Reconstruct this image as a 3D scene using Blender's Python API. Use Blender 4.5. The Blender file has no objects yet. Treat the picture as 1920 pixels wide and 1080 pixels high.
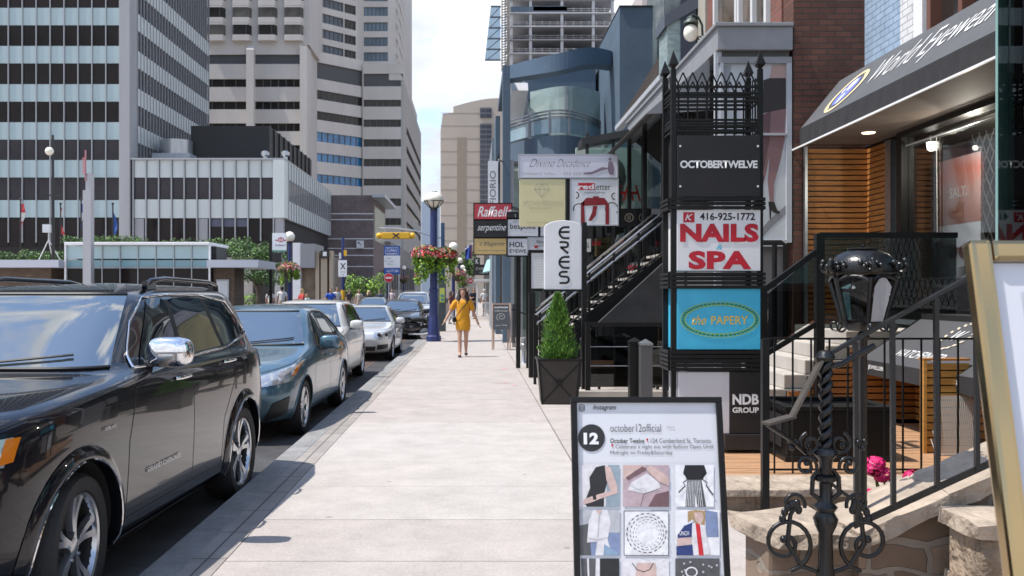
import bpy,bmesh,math,random
from math import radians as R,sin,cos,pi,sqrt
from mathutils import Vector,Matrix
random.seed(7)
SC=bpy.context.scene
COL=SC.collection
# ------------------------------------------------------------------ camera
EYE,FPX,VX,VY=1.60,1740.0,888.0,548.0  # eye height, focal length in photo pixels, vanishing point
cam_data=bpy.data.cameras.new('camera')
cam=bpy.data.objects.new('camera',cam_data)
COL.objects.link(cam)
cam.location=(0,0,EYE)
cam.rotation_euler=(R(90),0,0)
cam_data.sensor_width=36.0
cam_data.lens=36.0*FPX/1920.0
cam_data.shift_x=(960-VX)/1920.0
cam_data.shift_y=(VY-540)/1920.0
cam_data.clip_start=0.05
cam_data.clip_end=3000
cam_data.dof.use_dof=True
cam_data.dof.focus_distance=7.0
cam_data.dof.aperture_fstop=5.0
SC.camera=cam
# ------------------------------------------------------------------ light
SUN_EL=64.0
world=bpy.data.worlds.new('World')
SC.world=world
world.use_nodes=True
wn,wl=world.node_tree.nodes,world.node_tree.links
wn.clear()
w_out=wn.new('ShaderNodeOutputWorld')
w_bg=wn.new('ShaderNodeBackground')
w_bg.inputs['Strength'].default_value=0.15
w_sky=wn.new('ShaderNodeTexSky')
w_sky.sky_type='NISHITA'
w_sky.sun_disc=False
w_sky.sun_elevation=R(SUN_EL)
w_sky.sun_rotation=R(-99)
w_sky.dust_density=0.3
w_sky.ozone_density=0.6
w_tc=wn.new('ShaderNodeTexCoord')
w_map=wn.new('ShaderNodeMapping')
w_map.inputs['Scale'].default_value=(1.0,1.0,2.2)
w_map.inputs['Location'].default_value=(2.1,1.7,0.9)
wl.new(w_tc.outputs['Generated'],w_map.inputs['Vector'])
w_noise=wn.new('ShaderNodeTexNoise')
w_noise.inputs['Scale'].default_value=5.2
w_noise.inputs['Detail'].default_value=9
w_noise.inputs['Roughness'].default_value=0.60
w_noise.inputs['Distortion'].default_value=0.25
wl.new(w_map.outputs['Vector'],w_noise.inputs['Vector'])
w_sep=wn.new('ShaderNodeSeparateXYZ')
wl.new(w_tc.outputs['Generated'],w_sep.inputs['Vector'])
w_low=wn.new('ShaderNodeMapRange')  # more cloud towards the horizon
w_low.inputs['From Min'].default_value=0.0
w_low.inputs['From Max'].default_value=0.6
w_low.inputs['To Min'].default_value=0.25
w_low.inputs['To Max'].default_value=-0.02
wl.new(w_sep.outputs['Z'],w_low.inputs['Value'])
w_add=wn.new('ShaderNodeMath')
w_add.operation='ADD'
wl.new(w_noise.outputs['Fac'],w_add.inputs[0])
wl.new(w_low.outputs['Result'],w_add.inputs[1])
w_ramp=wn.new('ShaderNodeValToRGB')
w_ramp.color_ramp.elements[0].position=0.50
w_ramp.color_ramp.elements[1].position=0.60
wl.new(w_add.outputs['Value'],w_ramp.inputs['Fac'])
w_mix=wn.new('ShaderNodeMixRGB')
w_n2=wn.new('ShaderNodeTexNoise')  # lighter and greyer cloud
w_n2.inputs['Scale'].default_value=5.0
w_n2.inputs['Detail'].default_value=5
wl.new(w_map.outputs['Vector'],w_n2.inputs['Vector'])
w_r2=wn.new('ShaderNodeValToRGB')
w_r2.color_ramp.elements[0].position=0.36
w_r2.color_ramp.elements[0].color=(3.1,3.3,3.65,1)
w_r2.color_ramp.elements[1].position=0.62
w_r2.color_ramp.elements[1].color=(4.6,4.7,4.85,1)
wl.new(w_n2.outputs['Fac'],w_r2.inputs['Fac'])
wl.new(w_r2.outputs['Color'],w_mix.inputs['Color2'])
wl.new(w_ramp.outputs['Color'],w_mix.inputs['Fac'])
wl.new(w_sky.outputs['Color'],w_mix.inputs['Color1'])
w_dim=wn.new('ShaderNodeMapRange')  # greyer, hazier band low over the street
w_dim.inputs['From Min'].default_value=0.05
w_dim.inputs['From Max'].default_value=0.40
w_dim.inputs['To Min'].default_value=0.84
w_dim.inputs['To Max'].default_value=1.0
wl.new(w_sep.outputs['Z'],w_dim.inputs['Value'])
w_mul=wn.new('ShaderNodeMixRGB')
w_mul.blend_type='MULTIPLY'
w_mul.inputs['Fac'].default_value=1
wl.new(w_mix.outputs['Color'],w_mul.inputs['Color1'])
wl.new(w_dim.outputs['Result'],w_mul.inputs['Color2'])
wl.new(w_mul.outputs['Color'],w_bg.inputs['Color'])
wl.new(w_bg.outputs['Background'],w_out.inputs['Surface'])
sun_data=bpy.data.lights.new('sun','SUN')
sun_data.energy=3.0
sun_data.angle=R(0.6)
sun_data.color=(1.0,0.955,0.88)
sun=bpy.data.objects.new('sun',sun_data)
COL.objects.link(sun)
_d=Vector((cos(R(SUN_EL))*cos(R(9)),cos(R(SUN_EL))*sin(R(9)),-sin(R(SUN_EL))))
sun.rotation_euler=_d.to_track_quat('-Z','Y').to_euler()
SC.view_settings.view_transform='Standard'
SC.view_settings.look='None'
SC.view_settings.exposure=0.97
SC.view_settings.gamma=1.0
SC.cycles.max_bounces=7
SC.cycles.transparent_max_bounces=14
SC.cycles.caustics_reflective=False
SC.cycles.caustics_refractive=False
SC.cycles.sample_clamp_indirect=6

# ------------------------------------------------------------------ helpers
def at(px,py,Y):
 return Vector(((px-VX)/FPX*Y,Y,EYE+(VY-py)/FPX*Y))
def zx(py,Y):return EYE+(VY-py)/FPX*Y
def xx(px,Y):return(px-VX)/FPX*Y

def mat(name,col,rough=0.55,metal=0.0,var=0.0,vscale=3.0,bump=0.0,bscale=40.0,coat=0.0,spec=0.5,stretch=None,ior=None,island=0.0,trans=0.0):
 m=bpy.data.materials.new(name)
 m.use_nodes=True
 n,l=m.node_tree.nodes,m.node_tree.links
 b=n['Principled BSDF']
 c=(col[0],col[1],col[2],1)
 b.inputs['Base Color'].default_value=c
 b.inputs['Roughness'].default_value=rough
 b.inputs['Metallic'].default_value=metal
 b.inputs['Specular IOR Level'].default_value=spec
 if ior:b.inputs['IOR'].default_value=ior
 if coat:
  b.inputs['Coat Weight'].default_value=coat
  b.inputs['Coat Roughness'].default_value=0.03
 if var or bump:
  tc=n.new('ShaderNodeTexCoord');mp=n.new('ShaderNodeMapping')
  l.new(tc.outputs['Object'],mp.inputs['Vector'])
  if stretch:mp.inputs['Scale'].default_value=stretch
 if var:
  nz=n.new('ShaderNodeTexNoise')
  nz.inputs['Scale'].default_value=vscale;nz.inputs['Detail'].default_value=6;nz.inputs['Roughness'].default_value=0.62
  l.new(mp.outputs['Vector'],nz.inputs['Vector'])
  rp=n.new('ShaderNodeMapRange')
  rp.inputs['From Min'].default_value=0.3;rp.inputs['From Max'].default_value=0.7
  rp.inputs['To Min'].default_value=1-var;rp.inputs['To Max'].default_value=1+var
  l.new(nz.outputs['Fac'],rp.inputs['Value'])
  mx=n.new('ShaderNodeMixRGB');mx.blend_type='MULTIPLY';mx.inputs['Fac'].default_value=1
  mx.inputs['Color1'].default_value=c
  l.new(rp.outputs['Result'],mx.inputs['Color2'])
  l.new(mx.outputs['Color'],b.inputs['Base Color'])
  m['_c']=1
 if island:
  g=n.new('ShaderNodeNewGeometry')
  hs=n.new('ShaderNodeMapRange')
  hs.inputs['To Min'].default_value=1-island;hs.inputs['To Max'].default_value=1+island
  l.new(g.outputs['Random Per Island'],hs.inputs['Value'])
  mx=n.new('ShaderNodeMixRGB');mx.blend_type='MULTIPLY';mx.inputs['Fac'].default_value=1
  mx.inputs['Color1'].default_value=c
  l.new(hs.outputs['Result'],mx.inputs['Color2'])
  l.new(mx.outputs['Color'],b.inputs['Base Color'])
 if bump:
  nb=n.new('ShaderNodeTexNoise');nb.inputs['Scale'].default_value=bscale;nb.inputs['Detail'].default_value=4
  l.new(mp.outputs['Vector'],nb.inputs['Vector'])
  bp=n.new('ShaderNodeBump');bp.inputs['Strength'].default_value=bump;bp.inputs['Distance'].default_value=0.02 if bump<.8 else.06
  l.new(nb.outputs['Fac'],bp.inputs['Height'])
  l.new(bp.outputs['Normal'],b.inputs['Normal'])
 return m

def brick_mat(name,c1,c2,mortar,axis='y',bw=0.22,bh=0.075,ms=0.01,rough=0.8,bump=0.4,offset=0.5,spec=0.3,warp=0):
 """bricks laid in world metres; axis: wall facing y (x,z), facing x (y,z), or flat z (x,y)"""
 m=bpy.data.materials.new(name);m.use_nodes=True
 n,l=m.node_tree.nodes,m.node_tree.links
 b=n['Principled BSDF'];b.inputs['Roughness'].default_value=rough;b.inputs['Specular IOR Level'].default_value=spec
 g=n.new('ShaderNodeNewGeometry');sp=n.new('ShaderNodeSeparateXYZ');cb=n.new('ShaderNodeCombineXYZ')
 l.new(g.outputs['Position'],sp.inputs['Vector'])
 a,c={'y':('X','Z'),'x':('Y','Z'),'z':('Y','X'),'zx':('X','Y')}[axis]
 l.new(sp.outputs[a],cb.inputs['X']);l.new(sp.outputs[c],cb.inputs['Y'])
 vec=cb.outputs['Vector']
 if warp:
  nw=n.new('ShaderNodeTexNoise');nw.inputs['Scale'].default_value=4;nw.inputs['Detail'].default_value=2;l.new(g.outputs['Position'],nw.inputs['Vector'])
  vm=n.new('ShaderNodeVectorMath');vm.operation='MULTIPLY_ADD';vm.inputs[1].default_value=(warp,warp,0);l.new(nw.outputs['Color'],vm.inputs[0]);l.new(vec,vm.inputs[2]);vec=vm.outputs['Vector']
 t=n.new('ShaderNodeTexBrick');t.offset=offset
 t.inputs['Color1'].default_value=(*c1,1);t.inputs['Color2'].default_value=(*c2,1);t.inputs['Mortar'].default_value=(*mortar,1)
 t.inputs['Scale'].default_value=1;t.inputs['Brick Width'].default_value=bw;t.inputs['Row Height'].default_value=bh
 t.inputs['Mortar Size'].default_value=ms;t.inputs['Mortar Smooth'].default_value=0.2;t.inputs['Bias'].default_value=0
 l.new(vec,t.inputs['Vector'])
 nz=n.new('ShaderNodeTexNoise');nz.inputs['Scale'].default_value=2.2;nz.inputs['Detail'].default_value=7;nz.inputs['Roughness'].default_value=0.7
 l.new(g.outputs['Position'],nz.inputs['Vector'])
 rp=n.new('ShaderNodeMapRange');rp.inputs['From Min'].default_value=.3;rp.inputs['From Max'].default_value=.7
 rp.inputs['To Min'].default_value=.78;rp.inputs['To Max'].default_value=1.18
 l.new(nz.outputs['Fac'],rp.inputs['Value'])
 mx=n.new('ShaderNodeMixRGB');mx.blend_type='MULTIPLY';mx.inputs['Fac'].default_value=1
 l.new(t.outputs['Color'],mx.inputs['Color1']);l.new(rp.outputs['Result'],mx.inputs['Color2'])
 l.new(mx.outputs['Color'],b.inputs['Base Color'])
 bp=n.new('ShaderNodeBump');bp.inputs['Strength'].default_value=bump;bp.inputs['Distance'].default_value=0.01;bp.invert=True
 l.new(t.outputs['Fac'],bp.inputs['Height']);l.new(bp.outputs['Normal'],b.inputs['Normal'])
 return m

def glass_mat(name,tint=(0.8,0.88,0.86),ior=1.5,refl=1.0,rough=0.0):
 m=bpy.data.materials.new(name);m.use_nodes=True
 n,l=m.node_tree.nodes,m.node_tree.links
 n.remove(n['Principled BSDF'])
 tr=n.new('ShaderNodeBsdfTransparent');tr.inputs['Color'].default_value=(*tint,1)
 gl=n.new('ShaderNodeBsdfGlossy');gl.inputs['Roughness'].default_value=rough
 fr=n.new('ShaderNodeFresnel');fr.inputs['IOR'].default_value=ior
 mu=n.new('ShaderNodeMath');mu.operation='MULTIPLY';mu.inputs[1].default_value=refl;mu.use_clamp=True
 l.new(fr.outputs['Fac'],mu.inputs[0])
 mix=n.new('ShaderNodeMixShader')
 l.new(mu.outputs['Value'],mix.inputs['Fac']);l.new(tr.outputs['BSDF'],mix.inputs[1]);l.new(gl.outputs['BSDF'],mix.inputs[2])
 l.new(mix.outputs['Shader'],n['Material Output'].inputs['Surface'])
 return m

def emit_mat(name,col,s):
 m=mat(name,col,0.4)
 b=m.node_tree.nodes['Principled BSDF']
 b.inputs['Emission Color'].default_value=(*col,1);b.inputs['Emission Strength'].default_value=s
 return m

class MB:
 """collects shapes and links them as one mesh object"""
 def __init__(s):s.v,s.f,s.mi,s.k=[],[],[],0
 def face(s,pts):
  o=len(s.v);s.v+=[tuple(p)for p in pts];s.f.append(tuple(range(o,o+len(pts))));s.mi.append(s.k)
 def raw(s,vs,fs):
  o=len(s.v);s.v+=[tuple(p)for p in vs]
  for f in fs:s.f.append(tuple(i+o for i in f));s.mi.append(s.k)
  return s
 def box(s,x0,x1,y0,y1,z0,z1):
  vs=[(x,y,z)for z in(z0,z1)for y in(y0,y1)for x in(x0,x1)]
  return s.raw(vs,[(0,2,3,1),(4,5,7,6),(0,1,5,4),(2,6,7,3),(0,4,6,2),(1,3,7,5)])
 def hexa(s,b,t):
  """b, t: four bottom and four top corners, counter-clockwise from above"""
  vs=list(b)+list(t)
  return s.raw(vs,[(3,2,1,0),(4,5,6,7),(0,1,5,4),(1,2,6,5),(2,3,7,6),(3,0,4,7)])
 def obox(s,c,ux,uy,uz):
  """centre and three half-axis vectors"""
  c,ux,uy,uz=Vector(c),Vector(ux),Vector(uy),Vector(uz)
  b=[c-ux-uy-uz,c+ux-uy-uz,c+ux+uy-uz,c-ux+uy-uz]
  return s.hexa(b,[p+2*uz for p in b])
 def prism(s,pts,d):
  """planar polygon swept along d"""
  d=Vector(d);p=[Vector(q)for q in pts];n=len(p)
  return s.raw(p+[q+d for q in p],[tuple(range(n))[::-1],tuple(range(n,2*n))]+[(i,(i+1)%n,n+(i+1)%n,n+i)for i in range(n)])
 def bar(s,a,b,w,h=None,up=(0,0,1)):
  """square bar from a to b"""
  a,b=Vector(a),Vector(b);h=h or w
  d=(b-a);L=d.length;d=d/L
  up=Vector(up)
  if abs(d.dot(up))>0.97:up=Vector((0,1,0))
  x=d.cross(up).normalized();u=x.cross(d)
  return s.obox((a+b)/2,x*w/2,d*L/2,u*h/2)
 def tube(s,pts,r,n=8,cap=True,closed=False):
  pts=[Vector(p)for p in pts];N=len(pts)
  rs=r if isinstance(r,(list,tuple))else[r]*N
  ref=None;rings=[]
  for i,p in enumerate(pts):
   if closed:t=pts[(i+1)%N]-pts[i-1]
   else:t=pts[min(i+1,N-1)]-pts[max(i-1,0)]
   t=t.normalized()if t.length>1e-9 else Vector((0,0,1))
   if ref is None:
    ref=Vector((0,0,1))if abs(t.z)<0.9 else Vector((1,0,0))
   x=t.cross(ref)
   if x.length<1e-6:x=t.cross(Vector((0.3,1,0.2)))
   x.normalize();ref=x.cross(t);y=ref
   rings.append([p+(x*cos(2*pi*k/n)+y*sin(2*pi*k/n))*rs[i]for k in range(n)])
  vs=[q for g in rings for q in g];fs=[]
  M_=N if closed else N-1
  for i in range(M_):
   j=(i+1)%N
   for k in range(n):fs.append((i*n+k,i*n+(k+1)%n,j*n+(k+1)%n,j*n+k))
  if cap and not closed:
   fs.append(tuple(range(n))[::-1]);fs.append(tuple((N-1)*n+k for k in range(n)))
  return s.raw(vs,fs)
 def lathe(s,prof,c=(0,0,0),n=20,ax='z',cap=True):
  """prof: (radius, height) pairs; ax: spin axis"""
  c=Vector(c);vs=[];N=len(prof)
  for r,h in prof:
   for k in range(n):
    a=2*pi*(k+(0.5 if n==4 else 0))/n
    p=(r*cos(a),r*sin(a),h)
    if ax=='y':p=(p[0],p[2],p[1])
    if ax=='x':p=(p[2],p[0],p[1])
    vs.append(c+Vector(p))
  fs=[(i*n+k,i*n+(k+1)%n,(i+1)*n+(k+1)%n,(i+1)*n+k)for i in range(N-1)for k in range(n)]
  if cap and prof[0][0]>1e-4:fs.append(tuple(range(n))[::-1])
  if cap and prof[-1][0]>1e-4:fs.append(tuple((N-1)*n+k for k in range(n)))
  return s.raw(vs,fs)
 def ball(s,c,r,n=12,m=8,e=1.0):
  r=r if isinstance(r,(list,tuple))else(r,r,r)
  pw=lambda a:(abs(a)**e)*(1 if a>=0 else-1)
  vs,fs=[],[]
  for i in range(m+1):
   th=pi*i/m
   for k in range(n):
    a=2*pi*k/n
    vs.append((c[0]+r[0]*pw(sin(th))*pw(cos(a)),c[1]+r[1]*pw(sin(th))*pw(sin(a)),c[2]-r[2]*pw(cos(th))))
  fs=[(i*n+k,i*n+(k+1)%n,(i+1)*n+(k+1)%n,(i+1)*n+k)for i in range(m)for k in range(n)]
  return s.raw(vs,fs)
 def grid(s,fn,nu,nv):
  vs=[fn(i/nu,j/nv)for j in range(nv+1)for i in range(nu+1)]
  return s.raw(vs,[(j*(nu+1)+i,j*(nu+1)+i+1,(j+1)*(nu+1)+i+1,(j+1)*(nu+1)+i)for j in range(nv)for i in range(nu)])
 def mesh(s,name,mats,smooth=None):
  me=bpy.data.meshes.new(name)
  me.from_pydata(s.v,[],s.f)
  for m in(mats if isinstance(mats,(list,tuple))else[mats]):me.materials.append(m)
  me.polygons.foreach_set('material_index',s.mi)
  if smooth is not None:
   me.polygons.foreach_set('use_smooth',[True]*len(me.polygons))
   bm=bmesh.new();bm.from_mesh(me);bmesh.ops.remove_doubles(bm,verts=bm.verts,dist=1e-5);bm.to_mesh(me);bm.free()
   me.set_sharp_from_angle(angle=R(smooth))
  me.update()
  return me
 def build(s,name,mats,parent=None,smooth=None,bevel=0,local=False,recalc=False):
  me=s.mesh(name,mats,smooth)
  if recalc or bevel:
   bm=bmesh.new();bm.from_mesh(me)
   bmesh.ops.remove_doubles(bm,verts=bm.verts,dist=1e-5)
   bmesh.ops.recalc_face_normals(bm,faces=bm.faces)
   if bevel:
    es=[e for e in bm.edges if len(e.link_faces)==2 and e.calc_face_angle(0)>0.5]
    bmesh.ops.bevel(bm,geom=es,offset=bevel,segments=2,affect='EDGES',profile=0.6,clamp_overlap=True)
   bm.to_mesh(me);bm.free()
  return link(name,me,parent,local)

def wpos(o):
 p=Vector(o.location)
 while o.parent:o=o.parent;p+=o.location
 return p
def link(name,me,parent=None,local=False):
 o=bpy.data.objects.new(name,me);COL.objects.link(o)
 if parent:
  o.parent=parent
  if not local:o.location=-wpos(parent)
 return o
def tag(o,label=None,cat=None,group=None,kind=None):
 if label:o['label']=label
 if cat:o['category']=cat
 if group:o['group']=group
 if kind:o['kind']=kind
 return o
def thing(name,label,cat,loc=(0,0,0),group=None):
 o=bpy.data.objects.new(name,None);COL.objects.link(o)
 o.location=loc;o.empty_display_size=0.1
 return tag(o,label,cat,group)
def struct(name,mb,m,**k):return tag(mb.build(name,m,**k),kind='structure')
def copy_tree(o,parent=None):
 c=o.copy();COL.objects.link(c)
 if parent:c.parent=parent
 for ch in list(o.children):copy_tree(ch,c)
 return c
def repeat(o,offs):
 """copies of one part beside it, sharing its mesh"""
 for d in offs:
  c=o.copy();COL.objects.link(c);c.parent=o.parent;c.location=o.location+Vector(d)

def realise(o,name=None):
 dg=bpy.context.evaluated_depsgraph_get()
 me=bpy.data.meshes.new_from_object(o.evaluated_get(dg))
 old=o.data
 o.modifiers.clear();o.data=me
 return o

XA,ZA=Vector((1,0,0)),Vector((0,0,1))
def text_mesh(s,shear=0.0,bold=0.0,depth=0.0,spacing=1.0,res=3):
 cu=bpy.data.curves.new('t','FONT');cu.body=s;cu.shear=shear;cu.offset=bold;cu.extrude=depth
 cu.align_x='CENTER';cu.space_character=spacing;cu.resolution_u=res
 o=bpy.data.objects.new('t',cu);COL.objects.link(o)
 dg=bpy.context.evaluated_depsgraph_get()
 me=bpy.data.meshes.new_from_object(o.evaluated_get(dg))
 bpy.data.objects.remove(o);bpy.data.curves.remove(cu)
 return me
def write(parent,s,c,w,h,m,U=XA,V=ZA,shear=0.0,bold=0.0,off=0.004,name='lettering',spacing=1.0):
 """lettering fitted into a box w x h centred on c, on the plane of U and V; no w or h keeps the letters' own proportions"""
 me=text_mesh(s,shear,bold,0.0,spacing)
 xs=[v.co.x for v in me.vertices];ys=[v.co.y for v in me.vertices]
 x0,x1,y0,y1=min(xs),max(xs),min(ys),max(ys)
 sx=w/(x1-x0)if w else None;sy=h/(y1-y0)if h else None
 sx=sx or sy;sy=sy or sx
 U,V,c=Vector(U).normalized(),Vector(V).normalized(),Vector(c);N=U.cross(V)
 for v in me.vertices:
  v.co=c+U*((v.co.x-(x0+x1)/2)*sx)+V*((v.co.y-(y0+y1)/2)*sy)+N*off
 me.materials.clear();me.materials.append(m)
 return link(name,me,parent)
def stroke(mb,pts,w,c,U=XA,V=ZA,off=0.004):
 """flat ribbon through 2-D points (metres) on a plane"""
 U,V,c=Vector(U),Vector(V),Vector(c);N=U.cross(V).normalized()
 P=[c+U*a+V*b+N*off for a,b in pts]
 L=[]
 for i in range(len(P)):
  t=P[min(i+1,len(P)-1)]-P[max(i-1,0)]
  q=N.cross(t).normalized()*w/2
  L.append((P[i]+q,P[i]-q))
 for i in range(len(L)-1):mb.face([L[i][1],L[i+1][1],L[i+1][0],L[i][0]])
def arcpts(cx,cy,r,a0,a1,n=10,ry=None):
 ry=ry or r
 return[(cx+r*cos(R(a0+(a1-a0)*i/n)),cy+ry*sin(R(a0+(a1-a0)*i/n)))for i in range(n+1)]
def spiral(c,r0,r1,a0,a1,U,V,n=24):
 c,U,V=Vector(c),Vector(U),Vector(V)
 return[c+(U*cos(R(a0+(a1-a0)*i/n))+V*sin(R(a0+(a1-a0)*i/n)))*(r0+(r1-r0)*i/n)for i in range(n+1)]
def flat(mb,pts,c,U=XA,V=ZA,off=0.004):
 U,V,c=Vector(U),Vector(V),Vector(c);N=U.cross(V).normalized()
 mb.face([c+U*a+V*b+N*off for a,b in pts])

def leaf(mb,p,n,size,asp=0.55,roll=None):
 """a leaf-sized rhombus at p facing n"""
 n=Vector(n).normalized();a=roll if roll is not None else random.uniform(0,2*pi)
 t=n.cross(Vector((0.31,0.77,0.55))).normalized();b=n.cross(t)
 u=t*cos(a)+b*sin(a);v=n.cross(u)
 p=Vector(p)
 mb.face([p-u*size*.5,p+v*size*asp*.5+n*size*.08,p+u*size*.5,p-v*size*asp*.5+n*size*.08])
def rnd_dir():
 while True:
  v=Vector((random.uniform(-1,1),random.uniform(-1,1),random.uniform(-1,1)))
  if 0.05<v.length<1:return v.normalized()
def crown(mb,blobs,n,size,up=0.5,k=(0,1)):
 """leaves through the volume of several blobs (centre, radii)"""
 tot=sum(b[1][0]*b[1][1]*b[1][2]for b in blobs)
 for c,r in blobs:
  for _ in range(int(n*r[0]*r[1]*r[2]/tot)):
   d=rnd_dir();q=random.random()**0.28
   p=Vector(c)+Vector((d.x*r[0],d.y*r[1],d.z*r[2]))*q
   mb.k=random.choice(k)
   leaf(mb,p,d+Vector((0,0,up))+rnd_dir()*0.8,size*random.uniform(.6,1.3))
 mb.k=0
# ------------------------------------------------------------------ shared materials
BLACK=mat('black_paint',(.008,.0078,.008),.42,var=.3,vscale=9,spec=.3)
IRON=mat('wrought_iron',(.006,.006,.0065),.3,var=.3,vscale=20,bump=.15,bscale=60)
DARK=mat('dark_metal',(.022,.021,.022),.45,var=.2)
CHROME=mat('chrome',(.82,.82,.84),.06,1.0)
STEEL=mat('galvanised_steel',(.42,.44,.46),.35,.9,var=.15,vscale=8)
ALLOY=mat('alloy_rim',(.55,.56,.58),.22,.9)
RUBBER=mat('tyre_rubber',(.016,.016,.017),.75,bump=.2,bscale=60)
WHITE=mat('white_paint',(.78,.78,.78),.45,var=.04,vscale=5)
WHITEP=mat('white_acrylic',(.80,.80,.81),.25,var=.06,vscale=3,stretch=(1,1,.4))
GREYW=mat('pale_grey_panel',(.62,.63,.66),.4,var=.05)
CREAM=mat('cream_panel',(.72,.64,.36),.4,var=.04)
RED=mat('red_print',(.52,.012,.03),.4)
INK=mat('black_print',(.012,.012,.014),.5)
INKG=mat('grey_print',(.10,.10,.11),.6)
INKP=mat('pale_grey_print',(.40,.40,.38),.6)
CYAN=mat('turquoise_panel',(.06,.48,.72),.35,var=.07,vscale=4)
GOLD=mat('gold_print',(.62,.46,.10),.5)
GREENP=mat('green_print',(.03,.22,.08),.5)
WOOD=mat('orange_cedar',(.36,.145,.035),.55,var=.3,vscale=5,stretch=(1,1,9),bump=.15)
WOODX=mat('orange_cedar_boards',(.36,.145,.035),.55,var=.35,vscale=3,stretch=(1,3,12),bump=.15)
WOODY=mat('honey_cedar',(.52,.26,.06),.55,var=.25,vscale=4,stretch=(1,1,8),bump=.15)
DECK=mat('deck_wood',(.40,.225,.12),.65,var=.38,vscale=3,stretch=(1,12,12),bump=.2)
CONC=mat('pale_concrete',(.42,.385,.345),.85,var=.15,vscale=2.5,bump=.25,bscale=60)
STONE=mat('sandstone',(.27,.205,.15),.85,var=.4,vscale=4.5,bump=1.0,bscale=14)
STONEC=mat('sandstone_coping',(.37,.30,.235),.8,var=.3,vscale=5,bump=.9,bscale=9)
BLUEM=mat('navy_post_paint',(.018,.030,.125),.4,var=.15,vscale=6)
BLUEB=mat('blue_grey_stucco',(.085,.125,.17),.7,var=.12,vscale=1.3,bump=.1)
GREYB=mat('grey_fascia_metal',(.27,.275,.29),.45,var=.1,vscale=3)
GREYL=mat('light_grey_metal',(.42,.44,.47),.45,var=.08,vscale=3)
GREYAWN=mat('grey_awning_canvas',(.088,.09,.098),.75,var=.1,vscale=4,bump=.3,bscale=150)
BLKAWN=mat('black_awning_canvas',(.025,.024,.026),.8,var=.25,vscale=8,bump=.3,bscale=150)
GLASS=glass_mat('window_glass',(.70,.80,.79),1.55,1.3)
GLASSG=glass_mat('green_edge_glass',(.50,.66,.64),1.5,1.2)
GLASSD=glass_mat('smoked_glass',(.35,.38,.38),1.5,1.3)
GLASSC=glass_mat('clear_glass',(.86,.92,.91),1.45,1.0)
ROOMD=mat('dark_interior',(.02,.018,.018),.8)
LEAF1=mat('leaf_mid_green',(.075,.16,.022),.55,island=.5)
LEAF2=mat('leaf_dark_green',(.030,.075,.018),.55,island=.5)
LEAF3=mat('leaf_lime_green',(.22,.36,.03),.55,island=.4)
LEAF4=mat('leaf_bronze',(.13,.09,.035),.6,island=.5)
FLR=mat('petal_red',(.55,.045,.035),.5,island=.45)
FLP=mat('petal_pink',(.66,.26,.30),.5,island=.4)
FLM=mat('petal_magenta',(.62,.015,.14),.5,island=.35)
BARK=mat('bark',(.10,.075,.055),.9,var=.3,bump=.5)
SKIN=mat('skin',(.50,.29,.20),.55)
GLOBE=mat('lamp_globe',(.88,.83,.70),.3)
def paint(name,col,metal=.0,rough=.32,coat=1.0,var=0):
 return mat(name,col,rough,metal,coat=coat,var=var,spec=.15)
CARGLASS=mat('car_glass',(.012,.015,.016),.03,spec=.5,ior=1.9)
SCREEN=mat('windscreen_glass',(.03,.04,.045),.03,spec=.5,ior=4.4)
LENS=mat('headlamp_lens',(.55,.57,.6),.06,.6,coat=1)
AMBER=mat('amber_lens',(.65,.18,.01),.12,coat=1)
REDLENS=mat('red_lens',(.35,.008,.01),.12,coat=1)
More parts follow.
